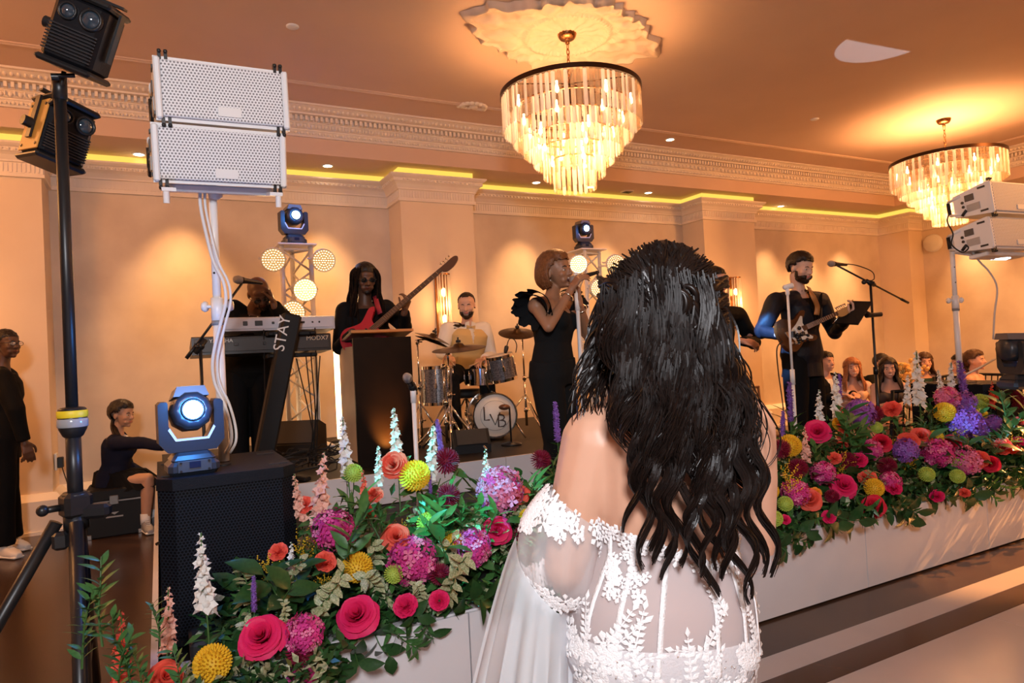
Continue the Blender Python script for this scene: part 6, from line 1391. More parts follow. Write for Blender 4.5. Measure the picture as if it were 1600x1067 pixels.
garment(g, 'jacket', C_BLACK, .018, -.1, .95, 1); trousers(g, C_PANT); short_hair(g, H_BLACK, .026, .056, 0, -.06); brows(g); guest_chair(g, 'black dining chair of the guest hidden behind the brunette')
g = guest('brunette in a dark sleeveless dress smiling with her arm on the table', 1388, 576, 6.35, .80, (-CR*.30-CF*.85-CU*.05), SK_RED, True)
garment(g, 'dress', cloth('grey_dress', (.06, .05, .05), .6), .008, -.1, .86, 0, hem=.05, wr=.003); long_hair(g, H_DKBR, .22, .03, 40, .018, .012); brows(g); smile(g, 1.1)
g = guest('woman in a dark green halter dress smiling beyond the centrepiece', 1445, 566, 7.55, .84, (-CR*.25-CF*.95), SK_RED, True)
garment(g, 'dress', cloth('green_halter', (.012, .045, .032), .5), .008, -.1, .93, 0, hem=.05, wr=.003); long_hair(g, H_BROWN, .16, .03, 36, .014, .008); brows(g); smile(g, 1.2); guest_chair(g, 'black dining chair of the guest in the green halter')
g = guest('man in a dark suit and white collar in profile, facing left at the table', 1500, 570, 7.35, .88, (-CR*.96-CF*.12), SK_RED, False)
garment(g, 'shirt', C_WHITE, .010, -.1, 1.0, 0, wr=0); garment(g, 'jacket', C_BLACK, .020, -.1, .95, 1, cut=vcut(g, .97, .5, .06)); trousers(g, C_PANT); short_hair(g, H_BLACK, .030, .054, 0, -.06); brows(g); guest_chair(g, 'black dining chair of the suited guest in profile')
g = guest('brown-haired woman with bare shoulders looking right, beside the white pole', 1524, 564, 7.15, .86, (CR*.55-CF*.75+CU*.12), SK_RED, True)
garment(g, 'dress', cloth('burgundy_dress', (.05, .012, .018), .6), .008, -.1, .84, 0, hem=.05, wr=.003); short_hair(g, H_BROWN, .034, .056, -.02, -.08); locks(g, H_BROWN, 'hair_bun', [[hp(g, -.02, -.08, .05), hp(g, -.05, -.13, .0), hp(g, -.03, -.12, -.08), hp(g, .0, -.10, -.12)], [hp(g, .02, -.08, .05), hp(g, .05, -.13, .0), hp(g, .03, -.12, -.08), hp(g, .0, -.10, -.12)]], .03, .02, 8); brows(g); smile(g, 1.1); guest_chair(g, 'black dining chair of the bare-shouldered guest')
# ================================================================ BRIDE
BD = 1.45
q = lambda x, y, d=0.0: D(x, y, BD+d)
SK_BRIDE = skin('bride', (.65, .355, .235))
fd = (CF*.95+CR*.28); fd.z = 0
J = dict(head=q(1036, 472, .02), face=fd, neck=q(1043, 606, .02), hip=q(1028, 1010, .03), sh_l=q(932, 690, .0), sh_r=q(1157, 668, .07), el_l=q(882, 885, -.01), wr_l=q(905, 925, .24), el_r=q(1180, 850, .10), wr_r=q(1120, 915, .34),
    hand_l=((CF+CR*.2), (CR), .5, 1), hand_r=((CF-CR*.3), (-CR), .5, -1), floor=0, armk=1.36)
h_ = J['hip']; J['kn_l'] = Vector((h_.x-.08, h_.y+.03, .44)); J['kn_r'] = Vector((h_.x+.09, h_.y-.03, .44)); J['an_l'] = Vector((h_.x-.08, h_.y+.02, .09)); J['an_r'] = Vector((h_.x+.09, h_.y-.04, .09))
n = person('bride seen from behind with long dark wavy hair and an off-shoulder lace gown', J, SK_BRIDE, 1.0, True, .0058, dec=None, build=1.20, smooth=14); bride = n; J = n.J
M_tulle = mat('tulle', (.74, .70, .72), .8, spec=.1, trans=(.34, .26)); M_lace = mat('lace', (.90, .88, .88), .6, bump=.35, bscale=260)
M_satin_w = mat('gown_white', (.86, .84, .86), .5, bump=.25, bscale=180, trans=(.06, .22)); M_cape = mat('cape_tulle', (.82, .88, .92), .5, trans=(.22, .35))  # cape: teal light mixed into the white tulle's colour
PR = n.prof
def prof_at(u):
    for i in range(len(PR)-1):
        if PR[i][0] <= u <= PR[i+1][0]:
            t = (u-PR[i][0])/(PR[i+1][0]-PR[i][0]); return [PR[i][j]+(PR[i+1][j]-PR[i][j])*t for j in (1, 2, 3)], [(PR[i][4][j]*(1-t)+PR[i+1][4][j]*t).normalized() for j in (0, 1)]
    return [PR[0][1], PR[0][2], 0], list(PR[0][4])
LB = n.L
def gown(a, u, g=.012):
    """a: angle, 0 = straight back (towards us), positive to the right; u: share of the torso, negative below the hip"""
    if u >= -.10: (w_, dp, f), (r_, f_) = prof_at(min(u, .99)); w2, d2 = w_*n.W+g, dp*n.W+g; c = n.S(u, f)
    else:
        (w_, dp, f), (r_, f_) = prof_at(-.10); e = -.10-u; w2, d2 = w_*n.W+g+.30*e*LB+.02*math.sin(e*3), dp*n.W+g+.34*e*LB; c = n.S(-.10, f)-Vector((0, 0, 1))*e*LB
        fold = .016*min(1, e*2)*math.sin(a*11+e)
        w2 += fold; d2 += fold
    e = .82; s_, c_ = math.sin(a), math.cos(a); sg = lambda v: math.copysign(abs(v)**e, v)
    return c+r_*sg(s_)*w2-f_*sg(c_)*d2
def gnorm(a, u): 
    p = gown(a, u); return ((gown(a+.02, u)-p).cross(gown(a, u+.02)-p)).normalized()
def edge_u(a): # upper edge: dips in the middle of the back
    x = ((a+PI) % (2*PI))-PI; return .475-.095*math.exp(-((x-.45)/.55)**2)+.05*min(1, abs(x)/1.6)
def strip(u0, u1, NU, g, m_, name, parent, NA=96):
    b = MB(); vs = []; fs = []
    for i in range(NA):
        a = -PI+2*PI*i/NA; t0 = u0(a) if callable(u0) else u0; t1 = u1(a) if callable(u1) else u1
        for j in range(NU+1): vs.append(gown(a, t0+(t1-t0)*j/NU, g))
    for i in range(NA):
        k = (i+1) % NA
        for j in range(NU): fs.append((i*(NU+1)+j, k*(NU+1)+j, k*(NU+1)+j+1, i*(NU+1)+j+1))
    b.add(vs, fs); return b.build(name, m_, parent)
bod = strip(-.02, edge_u, 14, .012, M_tulle, 'bodice', n.t)
strip(-1.42, .11, 30, .016, M_satin_w, 'skirt', n.t, 160)
strip(-1.40, -.10, 12, .004, mat('lining', (.80, .77, .78), .6), 'underskirt', n.t, 100)
for a in (-1.15, -.72, -.25, .22, .62, 1.02):
    b = MB(); b.ribbon([(gown(a*(1-.08*j/10.), -.02+(edge_u(a)+.02)*j/10., .015), gown(a+.05, .2)-gown(a-.05, .2), gnorm(a, .2)) for j in range(11)], .011, .003); b.build('boning', M_lace, bod)
# lace motifs mapped on to the gown
def motif_leaf(L, n_=6):
    """list of quads/tris in 2D: a stem with leaflets"""
    polys = [[(-.0018, 0), (.0018, 0), (.0012, L), (-.0012, L)]]
    for i in range(n_):
        y = L*(i+.6)/(n_+.3); l = .020*(1-.45*i/n_)
        for s in (-1, 1):
            d = (s*.80, .60); nn = (-d[1]*.30*l, d[0]*.30*l); p = (0, y); polys.append([p, (p[0]+d[0]*l*.5+nn[0], p[1]+d[1]*l*.5+nn[1]), (p[0]+d[0]*l, p[1]+d[1]*l), (p[0]+d[0]*l*.5-nn[0], p[1]+d[1]*l*.5-nn[1])])
    polys.append([(0, L), (.006, L+.010), (0, L+.022), (-.006, L+.010)]); return polys
def motif_flower(r, k=6):
    P = []
    for i in range(k):
        a = 2*PI*i/k; c, s = math.cos(a), math.sin(a); P.append([(c*r*.15, s*r*.15), (c*r*.75-s*r*.34, s*r*.75+c*r*.34), (c*r*1.05, s*r*1.05), (c*r*.75+s*r*.34, s*r*.75-c*r*.34)])
    P.append([(r*.24*math.cos(2*PI*i/6), r*.24*math.sin(2*PI*i/6)) for i in range(6)]); return P
def lay(b, polys, fpos, rot, lift=.003, th=.0022):
    c, s = math.cos(rot), math.sin(rot)
    for P in polys:
        pts = [fpos(x*c-y*s, x*s+y*c) for x, y in P]; nn = (pts[1]-pts[0]).cross(pts[-1]-pts[0])
        nn = nn.normalized() if nn.length > 1e-12 else Vector((0, 0, 1)); o = (pts[0]-CP)
        if nn.dot(o) > 0: nn = -nn
        k = len(pts); m = sum(pts, Vector())/k+nn*(lift+th*1.6); b.add([p+nn*lift for p in pts]+[m], [(i, (i+1) % k, k) for i in range(k)])
rng = random.Random(11)
def on_gown(a0, u0):
    def f(x, y):
        u = u0+y/LB; r = (gown(a0+.05, u0)-gown(a0-.05, u0)).length/.1; return gown(a0+x/r, u, .015 if u > -.02 else .019)
    return f
for a0, u0, rot, L in ((-.50, .10, -.15, .085), (-.38, .03, .5, .075), (.10, .12, -.6, .08), (.32, .22, .5, .075), (.60, .20, -.1, .09), (-.85, .30, .4, .07), (-.80, .12, -.5, .08), (.82, .08, .3, .08), (.45, .02, -.8, .08), (0.0, .0, .1, .09), (-1.1, .10, .2, .08), (1.1, .15, -.3, .08)):
    b = MB(); lay(b, motif_leaf(L), on_gown(a0, u0), rot); b.build('lace_leaf', M_lace, bod)
for i in range(46):
    a0 = -1.5+3.0*i/45+rng.uniform(-.03, .03); u0 = edge_u(a0)-.012+rng.uniform(-.035, .012); b = MB(); lay(b, motif_flower(rng.uniform(.011, .017), 5), on_gown(a0, u0), rng.uniform(0, 3)); b.build('lace_flower', M_lace, bod)
for i in range(26):
    a0 = rng.uniform(-1.0, -.45); u0 = rng.uniform(.28, .45); b = MB(); lay(b, motif_flower(rng.uniform(.010, .015), 5), on_gown(a0, u0), rng.uniform(0, 3)); b.build('lace_flower', M_lace, bod)
skirt = [o for o in n.t.children if o.name.startswith('skirt')][0]
for i in range(170):
    a0 = rng.uniform(-1.5, 1.5); u0 = rng.uniform(-.42, .12); b = MB()
    lay(b, motif_flower(rng.uniform(.016, .026), 6) if i % 2 else motif_leaf(rng.uniform(.05, .08), 5), on_gown(a0, u0), rng.uniform(0, 6.28), .002); b.build('lace_motif', M_lace, skirt)
b = MB()
for i in range(260):
    a0 = rng.uniform(-1.5, 1.5); u0 = rng.uniform(-.40, .1); b.sph(on_gown(a0, u0)(0, 0)-CF*.004, rng.uniform(.0012, .0024), 5, 4)
b.build('sequins', mat('sequin', (.95, .95, .95), .08, .9), skirt, kind='stuff')
# left puff sleeve
sa, sb = q(899, 792, -.005), q(868, 935, .0); ax = (sb-sa); axn = ax.normalized(); e1 = (CR-axn*CR.dot(axn)).normalized(); e2 = axn.cross(e1)
def slv(a, t, g=0.0):
    R0 = .064+.026*max(0.0, math.sin(PI*min(1, t*1.02)))**.8-.018*max(0, t-.75)*4*.35; tilt = .030*math.cos(a)*(1-t)*1.0
    fold = .0035*math.sin(a*9+t*2)*math.sin(PI*t); bulge = .016*math.sin(PI*t)
    return sa+ax*t+axn*tilt-e1*bulge+(e1*math.cos(a)+e2*math.sin(a))*(R0+fold+g)
b = MB(); NA, NT = 72, 20; vs = [slv(2*PI*i/NA, j/NT) for i in range(NA) for j in range(NT+1)]; fs = [(i*(NT+1)+j, i*(NT+1)+j+1, ((i+1) % NA)*(NT+1)+j+1, ((i+1) % NA)*(NT+1)+j) for i in range(NA) for j in range(NT)]
b.add(vs, fs); slo = b.build('sleeve', mat('sheer_tulle', (.85, .83, .84), .9, spec=.05, trans=(.64, .14)), n.t, label='sheer puff sleeve with lace bands')
def on_slv(a0, t0):
    return lambda x, y: slv(a0+x/.085, t0+y/ax.length, .001)
for i in range(230):
    band = i % 5
    t0 = rng.uniform(-.0, .27) if band < 3 else rng.uniform(.82, 1.0); a0 = rng.uniform(0, 2*PI)
    if band == 2: t0 = rng.uniform(.15, .38); a0 = rng.uniform(2.6, 4.0)
    b = MB(); lay(b, motif_flower(rng.uniform(.012, .021), 5), on_slv(a0, t0), rng.uniform(0, 3)); b.build('lace_flower', M_lace, slo)
for a0 in (3.6, 4.3, 5.0, 5.7): b = MB(); lay(b, motif_leaf(.045, 4), on_slv(a0, .22), PI+rng.uniform(-.4, .4)); b.build('lace_leaf', M_lace, slo)
# right sleeve
sa2, sb2 = q(1162, 750, .10), q(1170, 880, .12); ax2 = sb2-sa2; a2n = ax2.normalized(); f1 = (CR-a2n*CR.dot(a2n)).normalized(); f2 = a2n.cross(f1); b = MB()
vs = [sa2+ax2*(j/12)+(f1*math.cos(2*PI*i/40)+f2*math.sin(2*PI*i/40))*(.050+.012*math.sin(PI*j/12)+.003*math.sin(9*2*PI*i/40)) for i in range(40) for j in range(13)]
b.add(vs, [(i*13+j, i*13+j+1, ((i+1) % 40)*13+j+1, ((i+1) % 40)*13+j) for i in range(40) for j in range(12)]); b.build('sleeve', M_tulle, n.t)
# cape falling from the left sleeve to the floor
b = MB(); NU_, NV = 70, 24; vs = []; top = spline([q(806, 838, .0), q(812, 880, -.05), q(838, 925, -.075), q(872, 958, -.06), q(893, 950, .0)], 14); NT_ = len(top)
bot = [Vector((p.x, p.y, 0)) for p in spline([q(640, 1067, .22), q(660, 1067, .02), q(740, 1067, -.12), q(820, 1067, -.14), q(880, 1067, -.03)], 14)]
for i in range(NT_):
    for j in range(NV+1):
        t = j/NV; p = top[i].lerp(Vector((bot[i].x, bot[i].y, .02)), t); z = p.z; tt = t**.85; p = Vector((top[i].x+(bot[i].x-top[i].x)*tt, top[i].y+(bot[i].y-top[i].y)*tt, z))
        p += CF*(.020*math.sin(i*.62+t)*min(1, t*3))+CR*(.007*math.sin(i*.9)*min(1, t*3)); vs.append(p)
b.add(vs, [(i*(NV+1)+j, i*(NV+1)+j+1, (i+1)*(NV+1)+j+1, (i+1)*(NV+1)+j) for i in range(NT_-1) for j in range(NV)]); b.build('cape', M_cape, n.t, label='sheer pale cape falling from the left sleeve')
# ---- hair
M_bhair = mat('bride_hair', (.0055, .0032, .0026), .34, col2=(.011, .006, .0045), nscale=30, spec=.26)
def hd(x, y):
    e = 1-((x-1036)/112)**2-((y-476)/128)**2; dh = -.128*math.sqrt(e) if e > 0 else 0
    lo = -.145+.00008*max(0, y-700)-.0000035*(x-1070)**2*0
    s_ = min(1, max(0, (y-480)/130)); sideoff = .06*min(1, abs(x-1060)/140)**2
    return (dh*(1-s_)+(lo+sideoff)*s_)
mb = MB(); kk = BD/1060
mb.ell(q(1036, 472, .02), (.110, .128, .131), frame(fd), 28, 20); mb.ell(q(1046, 555, -.015), (.122, .095, .15), frame(fd), 24, 16); mb.ell(q(1084, 645, -.055), (.112, .065, .13), frame(fd), 24, 16); mb.ell(q(1105, 715, -.07), (.075, .04, .085), frame(fd), 20, 14)
me = evald(mb.mesh('hair', [], n.base), .008, 8, .6, .5); wrinkle(me, .010, 22, 3.1); link_mesh(me, 'hair', M_bhair, n.t)
rng = random.Random(5)
def lock(path, r0, r1, wav, ph, waves, mb_, nseg=9, flat=.7):
    """path in pixels (x, y) plus depth lift; sinusoidal wave grows to the tip"""
    pts = []; N = len(path)*nseg; sp_ = spline([Vector((x, y, d)) for x, y, d in path], nseg); M_ = len(sp_)
    for i, p in enumerate(sp_):
        u = i/(M_-1); w = wav*min(1, u*1.2+.38)*math.sin(ph+waves*2*PI*u); w2 = .6*wav*min(1, u*1.2+.3)*math.cos(ph+waves*2*PI*u)
        pts.append(q(p.x+w, p.y, p.z+w2*kk))
    rad = [(r0*(.55+.45*min(1, i/(M_-1)*4)))*(1-(i/(M_-1))**2.2)+r1 for i in range(M_)]
    mb_.tube(pts, rad, 4 if r0 < .003 else 6)
ALL = MB()
for i in range(640):   # crown: strands combed back towards the gather below the crown
    a = rng.uniform(-1.9, 1.9); rx, ry = math.sin(a)*rng.uniform(78, 98), -math.cos(a)*rng.uniform(80, 101); x0, y0 = 1036+rx, 474+ry
    gx, gy = 1042+rng.uniform(-26, 26), 500+rng.uniform(-20, 40); path = []
    for t in (0, .3, .6, 1.0):
        x = x0+(gx-x0)*t+rng.uniform(-5, 5); y = y0+(gy-y0)*t-18*math.sin(PI*t)*(1 if abs(a) < 1.2 else .2); path.append((x, y, hd(x, y)-.012-.010*rng.random()))
    lock(path, rng.uniform(.0013, .0024), .0008, rng.uniform(1, 4), rng.uniform(0, 6), rng.uniform(.6, 1.4), ALL, 6)
for s in (-1, 1):      # two twisted sections drawn from the temples
    for m in range(3):
        for k_ in range(3):
            path = []
            for t in (0, .25, .5, .75, 1.0):
                x = 1036+s*(100-96*t); y = 440+28*m+52*t**1.4+8*math.sin(t*9+k_*2.1); path.append((x, y, hd(x, y)-.022-.008*math.cos(t*12+k_*2.1)))
            lock(path, .0065, .002, 3.0, k_*2.1, 2.2, ALL)
for i in range(26):    # curls pinned at the back
    cx, cy, r = 1036+rng.uniform(-58, 62), 500+rng.uniform(-40, 60), rng.uniform(10, 24); a0 = rng.uniform(0, 6.3)
    lock([(cx+r*math.cos(a0+k*.75)*(1-.06*k), cy+r*math.sin(a0+k*.75)*1.15*(1-.06*k), hd(cx, cy)-.024-.006*math.sin(k)) for k in range(8)], rng.uniform(.005, .008), .002, .8, 0, 1, ALL, 5)
for c_ in range(40):   # hanging mass: clumps of strands that share one wave
    f = (c_*.618) % 1; x0 = 952+f*168; y0 = rng.uniform(440, 545); xe = 978+f*218+rng.uniform(-14, 14); ye = 598+135*math.sin(PI*min(1, max(0, .05+f*.72)))+rng.uniform(-50, 60); ph = rng.uniform(0, 6.28); wvs = (ye-y0)/rng.uniform(105, 150); amp = rng.uniform(9, 17); lf = -.020-.016*rng.random()
    for k_ in range(46):
        jx, jy, jd, je = rng.gauss(0, 8), rng.uniform(-34, 15), rng.uniform(-.011, .008), rng.uniform(-30, 24); path = []
        for t in (0, .28, .55, .8, 1.0): x = x0+jx+(xe+jx*(1-.55*t)-x0-jx)*t**1.2; y = y0+jy+(ye+je-y0-jy)*t; path.append((x, y, hd(x, y)+lf+jd))
        lock(path, rng.uniform(.0013, .0026), .0006, amp, ph+rng.uniform(-.28, .28), wvs, ALL, 6)
for i in range(150):    # left side, falling in front of the shoulder line
    x0 = rng.uniform(938, 975); y0 = rng.uniform(430, 540); xe = rng.uniform(892, 960); ye = rng.uniform(590, 668); path = []
    for t in (0, .3, .6, 1): x = x0+(xe-x0)*t**1.1-6*math.sin(PI*t); y = y0+(ye-y0)*t; path.append((x, y, hd(x, y)*.5+.02*rng.random()))
    lock(path, rng.uniform(.0014, .003), .0007, rng.uniform(4, 9), rng.choice((.5, 2.2, 4.1))+rng.uniform(-.3, .3), rng.choice((1.2, 1.7)), ALL, 7)
for i in range(150):    # right side
    x0 = rng.uniform(1085, 1122); y0 = rng.uniform(430, 560); xe = rng.uniform(1115, 1180); ye = rng.uniform(600, 720); path = []
    for t in (0, .3, .6, 1): x = x0+(xe-x0)*t**1.1+10*math.sin(PI*t); y = y0+(ye-y0)*t; path.append((x, y, hd(x, y)*.6+.01*rng.random()))
    lock(path, rng.uniform(.0014, .003), .0007, rng.uniform(4, 10), rng.choice((.5, 2.2, 4.1))+rng.uniform(-.3, .3), rng.choice((1.2, 1.7)), ALL, 7)
for i in range(14):    # flyaway strands at the right
    x0 = rng.uniform(1140, 1165); y0 = rng.uniform(560, 610); r = rng.uniform(30, 62); lock([(x0, y0, -.05), (x0+r*.6, y0+40, -.04), (x0+r, y0+85, -.04), (x0+r*.7, y0+125, -.04), (x0+r*.1, y0+138, -.04)], .0008, .0006, 2, rng.uniform(0, 6), 1, ALL)
ALL.build('hair_strands', M_bhair, n.t, kind='stuff')
# separate long wavy locks down the back, each with its own tip (px, py of top and tip)
for (x0, y0, xe, ye, r, wv) in ((990, 640, 1012, 890, .012, 13), (1000, 660, 985, 830, .010, 12), (1012, 650, 1022, 860, .012, 12), (1030, 660, 1046, 905, .013, 14), (1048, 670, 1062, 885, .012, 13), (1062, 680, 1040, 870, .010, 12), (1080, 690, 1088, 900, .014, 13), (1098, 690, 1112, 932, .013, 14),
        (1110, 700, 1128, 890, .013, 12), (1125, 700, 1140, 905, .013, 13), (1138, 690, 1152, 880, .012, 12), (1150, 690, 1178, 945, .012, 13), (1160, 680, 1192, 900, .012, 12), (1172, 670, 1206, 872, .011, 12), (1180, 690, 1212, 900, .009, 12), (1120, 760, 1168, 935, .011, 12), (1070, 760, 1098, 915, .011, 12), (1085, 740, 1120, 870, .012, 11), (1140, 760, 1186, 880, .011, 11), (1020, 720, 1030, 880, .009, 12)):
    b = MB(); path = []
    for t in (0, .22, .45, .7, 1.0): x = x0+(xe-x0)*t; y = y0+(ye-y0)*t; path.append((x, y, -.165+.030*t-.012*rng.random()+.05*max(0, (x-1150)/60)))
    ph = rng.uniform(0, 6.28); lock(path, r*.42, .001, wv, ph, (ye-y0)/112., b, 10)
    for k_ in range(26): jx = rng.gauss(0, 3.6); lock([(x+jx*(1-.7*i_/4), y+rng.uniform(-8, 3), d_-.006+rng.uniform(-.005, .005)) for i_, (x, y, d_) in enumerate(path)], rng.uniform(.0014, .0028), .0006, wv, ph+rng.uniform(-.25, .25), (ye-y0)/112., b, 7)
    b.build('hair_lock', M_bhair, n.t)
# ================================================================ FLOWERS
def petal_mat(n, c, c2=None): return mat('petal_'+n, c, .55, col2=c2 or tuple(min(1, x*1.25+.01) for x in c), nscale=40, trans=(0, .22), spec=.25)
PC = {'hot pink': petal_mat('hotpink', (.72, .012, .10), (.80, .03, .16)), 'coral': petal_mat('coral', (.82, .085, .055), (.88, .16, .10)), 'red': petal_mat('red', (.60, .010, .035), (.68, .02, .06)), 'burgundy': petal_mat('burgundy', (.15, .004, .022), (.24, .008, .04)),
      'yellow': petal_mat('yellow', (.80, .47, .015), (.86, .58, .05)), 'lime': petal_mat('lime', (.36, .50, .05), (.48, .60, .12)), 'magenta': petal_mat('magenta', (.62, .02, .22), (.76, .10, .36)), 'pink': petal_mat('pink', (.74, .12, .30), (.82, .32, .48)),
      'purple': petal_mat('purple', (.26, .06, .42), (.42, .16, .58)), 'violet': petal_mat('violet', (.26, .10, .48), (.36, .20, .60)), 'white': petal_mat('white', (.80, .79, .74), (.86, .86, .84)), 'peach': petal_mat('peach', (.82, .40, .30), (.88, .58, .46)), 'orange': petal_mat('orange', (.82, .25, .02), (.86, .38, .05))}
M_stem = mat('stem_green', (.045, .12, .028), .5)
M_leafd = mat('leaf_dark', (.016, .060, .016), .32, col2=(.028, .085, .022), nscale=25, trans=(0, .12)); M_leafm = mat('leaf_mid', (.040, .135, .030), .4, col2=(.065, .18, .045), nscale=25, trans=(0, .2)); M_leafv = mat('leaf_variegated', (.62, .60, .38), .45, col2=(.14, .22, .08), nscale=75, trans=(0, .2))
def leaf_poly(L, W_, bend=.25, cup=.15):
    """blade along +X from the origin, normal +Z: vertices and faces"""
    xs = (0, .16, .40, .66, .86, 1); ws = (.05, .62, 1.0, .80, .38, .0); vs = []; fs = []
    for x, w_ in zip(xs, ws):
        z = -bend*L*x*x; h = w_*W_/2; vs += [(x*L, -h, z+cup*h), (x*L, 0, z), (x*L, h, z+cup*h)]
    for i in range(5): a = i*3; fs += [(a, a+3, a+4, a+1), (a+1, a+4, a+5, a+2)]
    return [Vector(v) for v in vs], fs
def put(mb, vf, M3, o): mb.add([o+M3@v for v in vf[0]], vf[1])
def axes(x, n): x = Vector(x).normalized(); n = Vector(n); n = (n-x*n.dot(x)).normalized(); return Matrix((x, n.cross(x), n)).transposed()
ZV = Vector((0, 0, 1))
def proto(name, cat): return thing(name, 'x x x x', cat, (0, 0, 0))
def stem_part(t, L=.30, r=.0032, leaves=2):
    b = MB(); pts = spline([(0, 0, -.01), (.01, 0, -L*.35), (.0, .02, -L*.7), (.02, .03, -L)], 4); b.tube(pts, r, 5); b.build('stem', M_stem, t)
    for i in range(leaves):
        a = 2.4*i+.6; b = MB(); put(b, leaf_poly(.075, .034), axes((math.cos(a), math.sin(a), .35), (0, 0, 1)), Vector((.005, .005, -L*(.35+.25*i)))); b.build('leaf', M_leafm, t)
def rose(col, seed, full=False):
    rg = random.Random(seed); t = proto('rose', 'rose'); b = MB()
    def pet(r0, h, wd, open_, a, mb, z0=-.45):
        vs = []; fs = []; nu, nv = 6, 6
        for i in range(nu+1):
            u = (i/nu-.5)*wd; ed = abs(i/nu-.5)*2
            for j in range(nv+1):
                v = j/nv; k_ = max(0, (v-.5)/.5); rr = r0*(.25+.75*math.sin(v*PI/2)**.7)+open_*k_**1.3*(1-.3*ed); z = z0+h*v-open_*.75*k_**2-.12*h*ed**2*v
                vs.append(Vector((rr*math.cos(a+u), rr*math.sin(a+u), z)))
        for i in range(nu):
            for j in range(nv): k = i*(nv+1)+j; fs.append((k, k+nv+1, k+nv+2, k+1))
        mb.add(vs, fs)
    for lay_ in range(6):
        r0 = (.07, .17, .28, .39, .50, .60)[lay_]; k_ = (2, 3, 3, 4, 5, 5)[lay_]
        for i in range(k_): pet(r0*rg.uniform(.86, 1.14), (1.06, 1.05, 1.02, .97, .90, .82)[lay_]+rg.uniform(-.07, .05), 2*PI/k_*1.4 if k_ > 2 else 3.9, (.09+.03*lay_)*rg.uniform(.6, 1.5), 2*PI*i/k_+lay_*1.25+rg.uniform(-.25, .25), b)
    b.build('bloom', PC[col], t)
    for lay_, k_ in ((0, 5), (1, 5)):
        for i in range(k_): m = MB(); pet((.64+.06*lay_)*rg.uniform(.9, 1.06), .74-.22*lay_+rg.uniform(-.10, .06), rg.uniform(1.5, 2.0), .26+.14*lay_+rg.uniform(-.08, .10), 2*PI*i/k_+lay_*.6+rg.uniform(-.15, .15), m); m.build('outer_petal', PC[col], t)
    b = MB()
    for i in range(5): put(b, leaf_poly(.5, .18, .5), axes((math.cos(i*1.257), math.sin(i*1.257), -.2), (0, 0, 1)), Vector((0, 0, -.42)))
    b.lathe((0, 0, -.62), (0, 0, 1), [(0, 0), (.16, .05), (.20, .2), (.1, .26)], 8); b.build('calyx', M_stem, t); return t
def mum(col, seed, n=190, incurve=.5, wd=.16, ln=.34, name='chrysanthemum', squash=.82):
    rg = random.Random(seed); t = proto(name, 'chrysanthemum'); b = MB(); g = (1+5**.5)/2
    for i in range(n):
        z = 1-1.55*(i+.5)/n; r = math.sqrt(max(0, 1-z*z)); a = 2*PI*i/g; d = Vector((r*math.cos(a), r*math.sin(a), z)); e = Vector((-math.sin(a), math.cos(a), 0)); up = e.cross(d)*-1; up = (ZV-d*d.z); up = up.normalized() if up.length > .05 else Vector((1, 0, 0))
        base = Vector((d.x, d.y, d.z*squash))*(1-ln); p1 = base+(d*.75-up*.10)*ln*.7+ZV*.0; p2 = p1+(d*.45+up*incurve)*ln*.5; w_ = wd*(.6+.4*(1-z)/1.5)*rg.uniform(.85, 1.1); w_ = max(w_, .07)
        b.add([base-e*w_*.3, base+e*w_*.3, p1+e*w_*.5, p1-e*w_*.5, p2+e*w_*.22+d*.01, p2-e*w_*.22+d*.01], [(0, 1, 2, 3), (3, 2, 4, 5)])
    b.ell((0, 0, -.05), (1-ln, 1-ln, (1-ln)*squash), None, 12, 8); b.build('bloom', PC[col], t); return t
def hydrangea(col, seed, n=95):
    rg = random.Random(seed); t = proto('hydrangea', 'hydrangea'); b = MB(); g = (1+5**.5)/2; m = [PC[col], PC['pink'] if col == 'magenta' else PC['magenta'] if col == 'pink' else PC['violet']]
    for i in range(n):
        z = 1-1.45*(i+.5)/n; r = math.sqrt(max(0, 1-z*z)); a = 2*PI*i/g; d = Vector((r*math.cos(a), r*math.sin(a), z*.85)).normalized(); c = d*rg.uniform(.84, 1.0); d2 = (d+Vector((rg.uniform(-.6, .6), rg.uniform(-.6, .6), rg.uniform(-.5, .5)))).normalized(); A_ = axes(d2.orthogonal(), d2); s = rg.uniform(.17, .235); ph = rg.uniform(0, 1.6); b.cur = 1 if rg.random() < .33 else 0
        for k in range(4):
            q1 = ph+k*PI/2; f = lambda rr, an, zz: c+A_@Vector((rr*math.cos(an), rr*math.sin(an), zz)); b.add([f(.0, q1, 0), f(s*.8, q1-.55, .03), f(s*1.12, q1, .015), f(s*.8, q1+.55, .03)], [(0, 1, 2, 3)])
    b.cur = 0; b.ell((0, 0, -.1), (.74, .74, .62), None, 12, 8); b.build('bloom', m, t); return t
def carnation(col, seed):
    rg = random.Random(seed); t = proto('carnation', 'carnation'); b = MB()
    for lay_ in range(6):
        R_, z0 = .35+.13*lay_, .42-.11*lay_; M_ = 44; vs = []; fs = []; ph = rg.uniform(0, 6)
        for i in range(M_):
            a = 2*PI*i/M_; w_ = .10*math.sin(a*7+ph)+.06*math.sin(a*15+ph*2)+.04*(i % 2)
            for u in (0, .5, 1.0): vs.append(Vector(((.10+(R_-.10)*u)*math.cos(a), (.10+(R_-.10)*u)*math.sin(a), -.35+(z0+.35)*u**.7+w_*u*u)))
        for i in range(M_):
            for j in range(2): fs.append((i*3+j, i*3+j+1, ((i+1) % M_)*3+j+1, ((i+1) % M_)*3+j))
        b.add(vs, fs)
    b.build('bloom', PC[col], t); b = MB(); b.lathe((0, 0, -.95), (0, 0, 1), [(0, 0), (.2, .05), (.24, .4), (.3, .62), (.1, .6)], 10); b.build('calyx', M_stem, t); return t
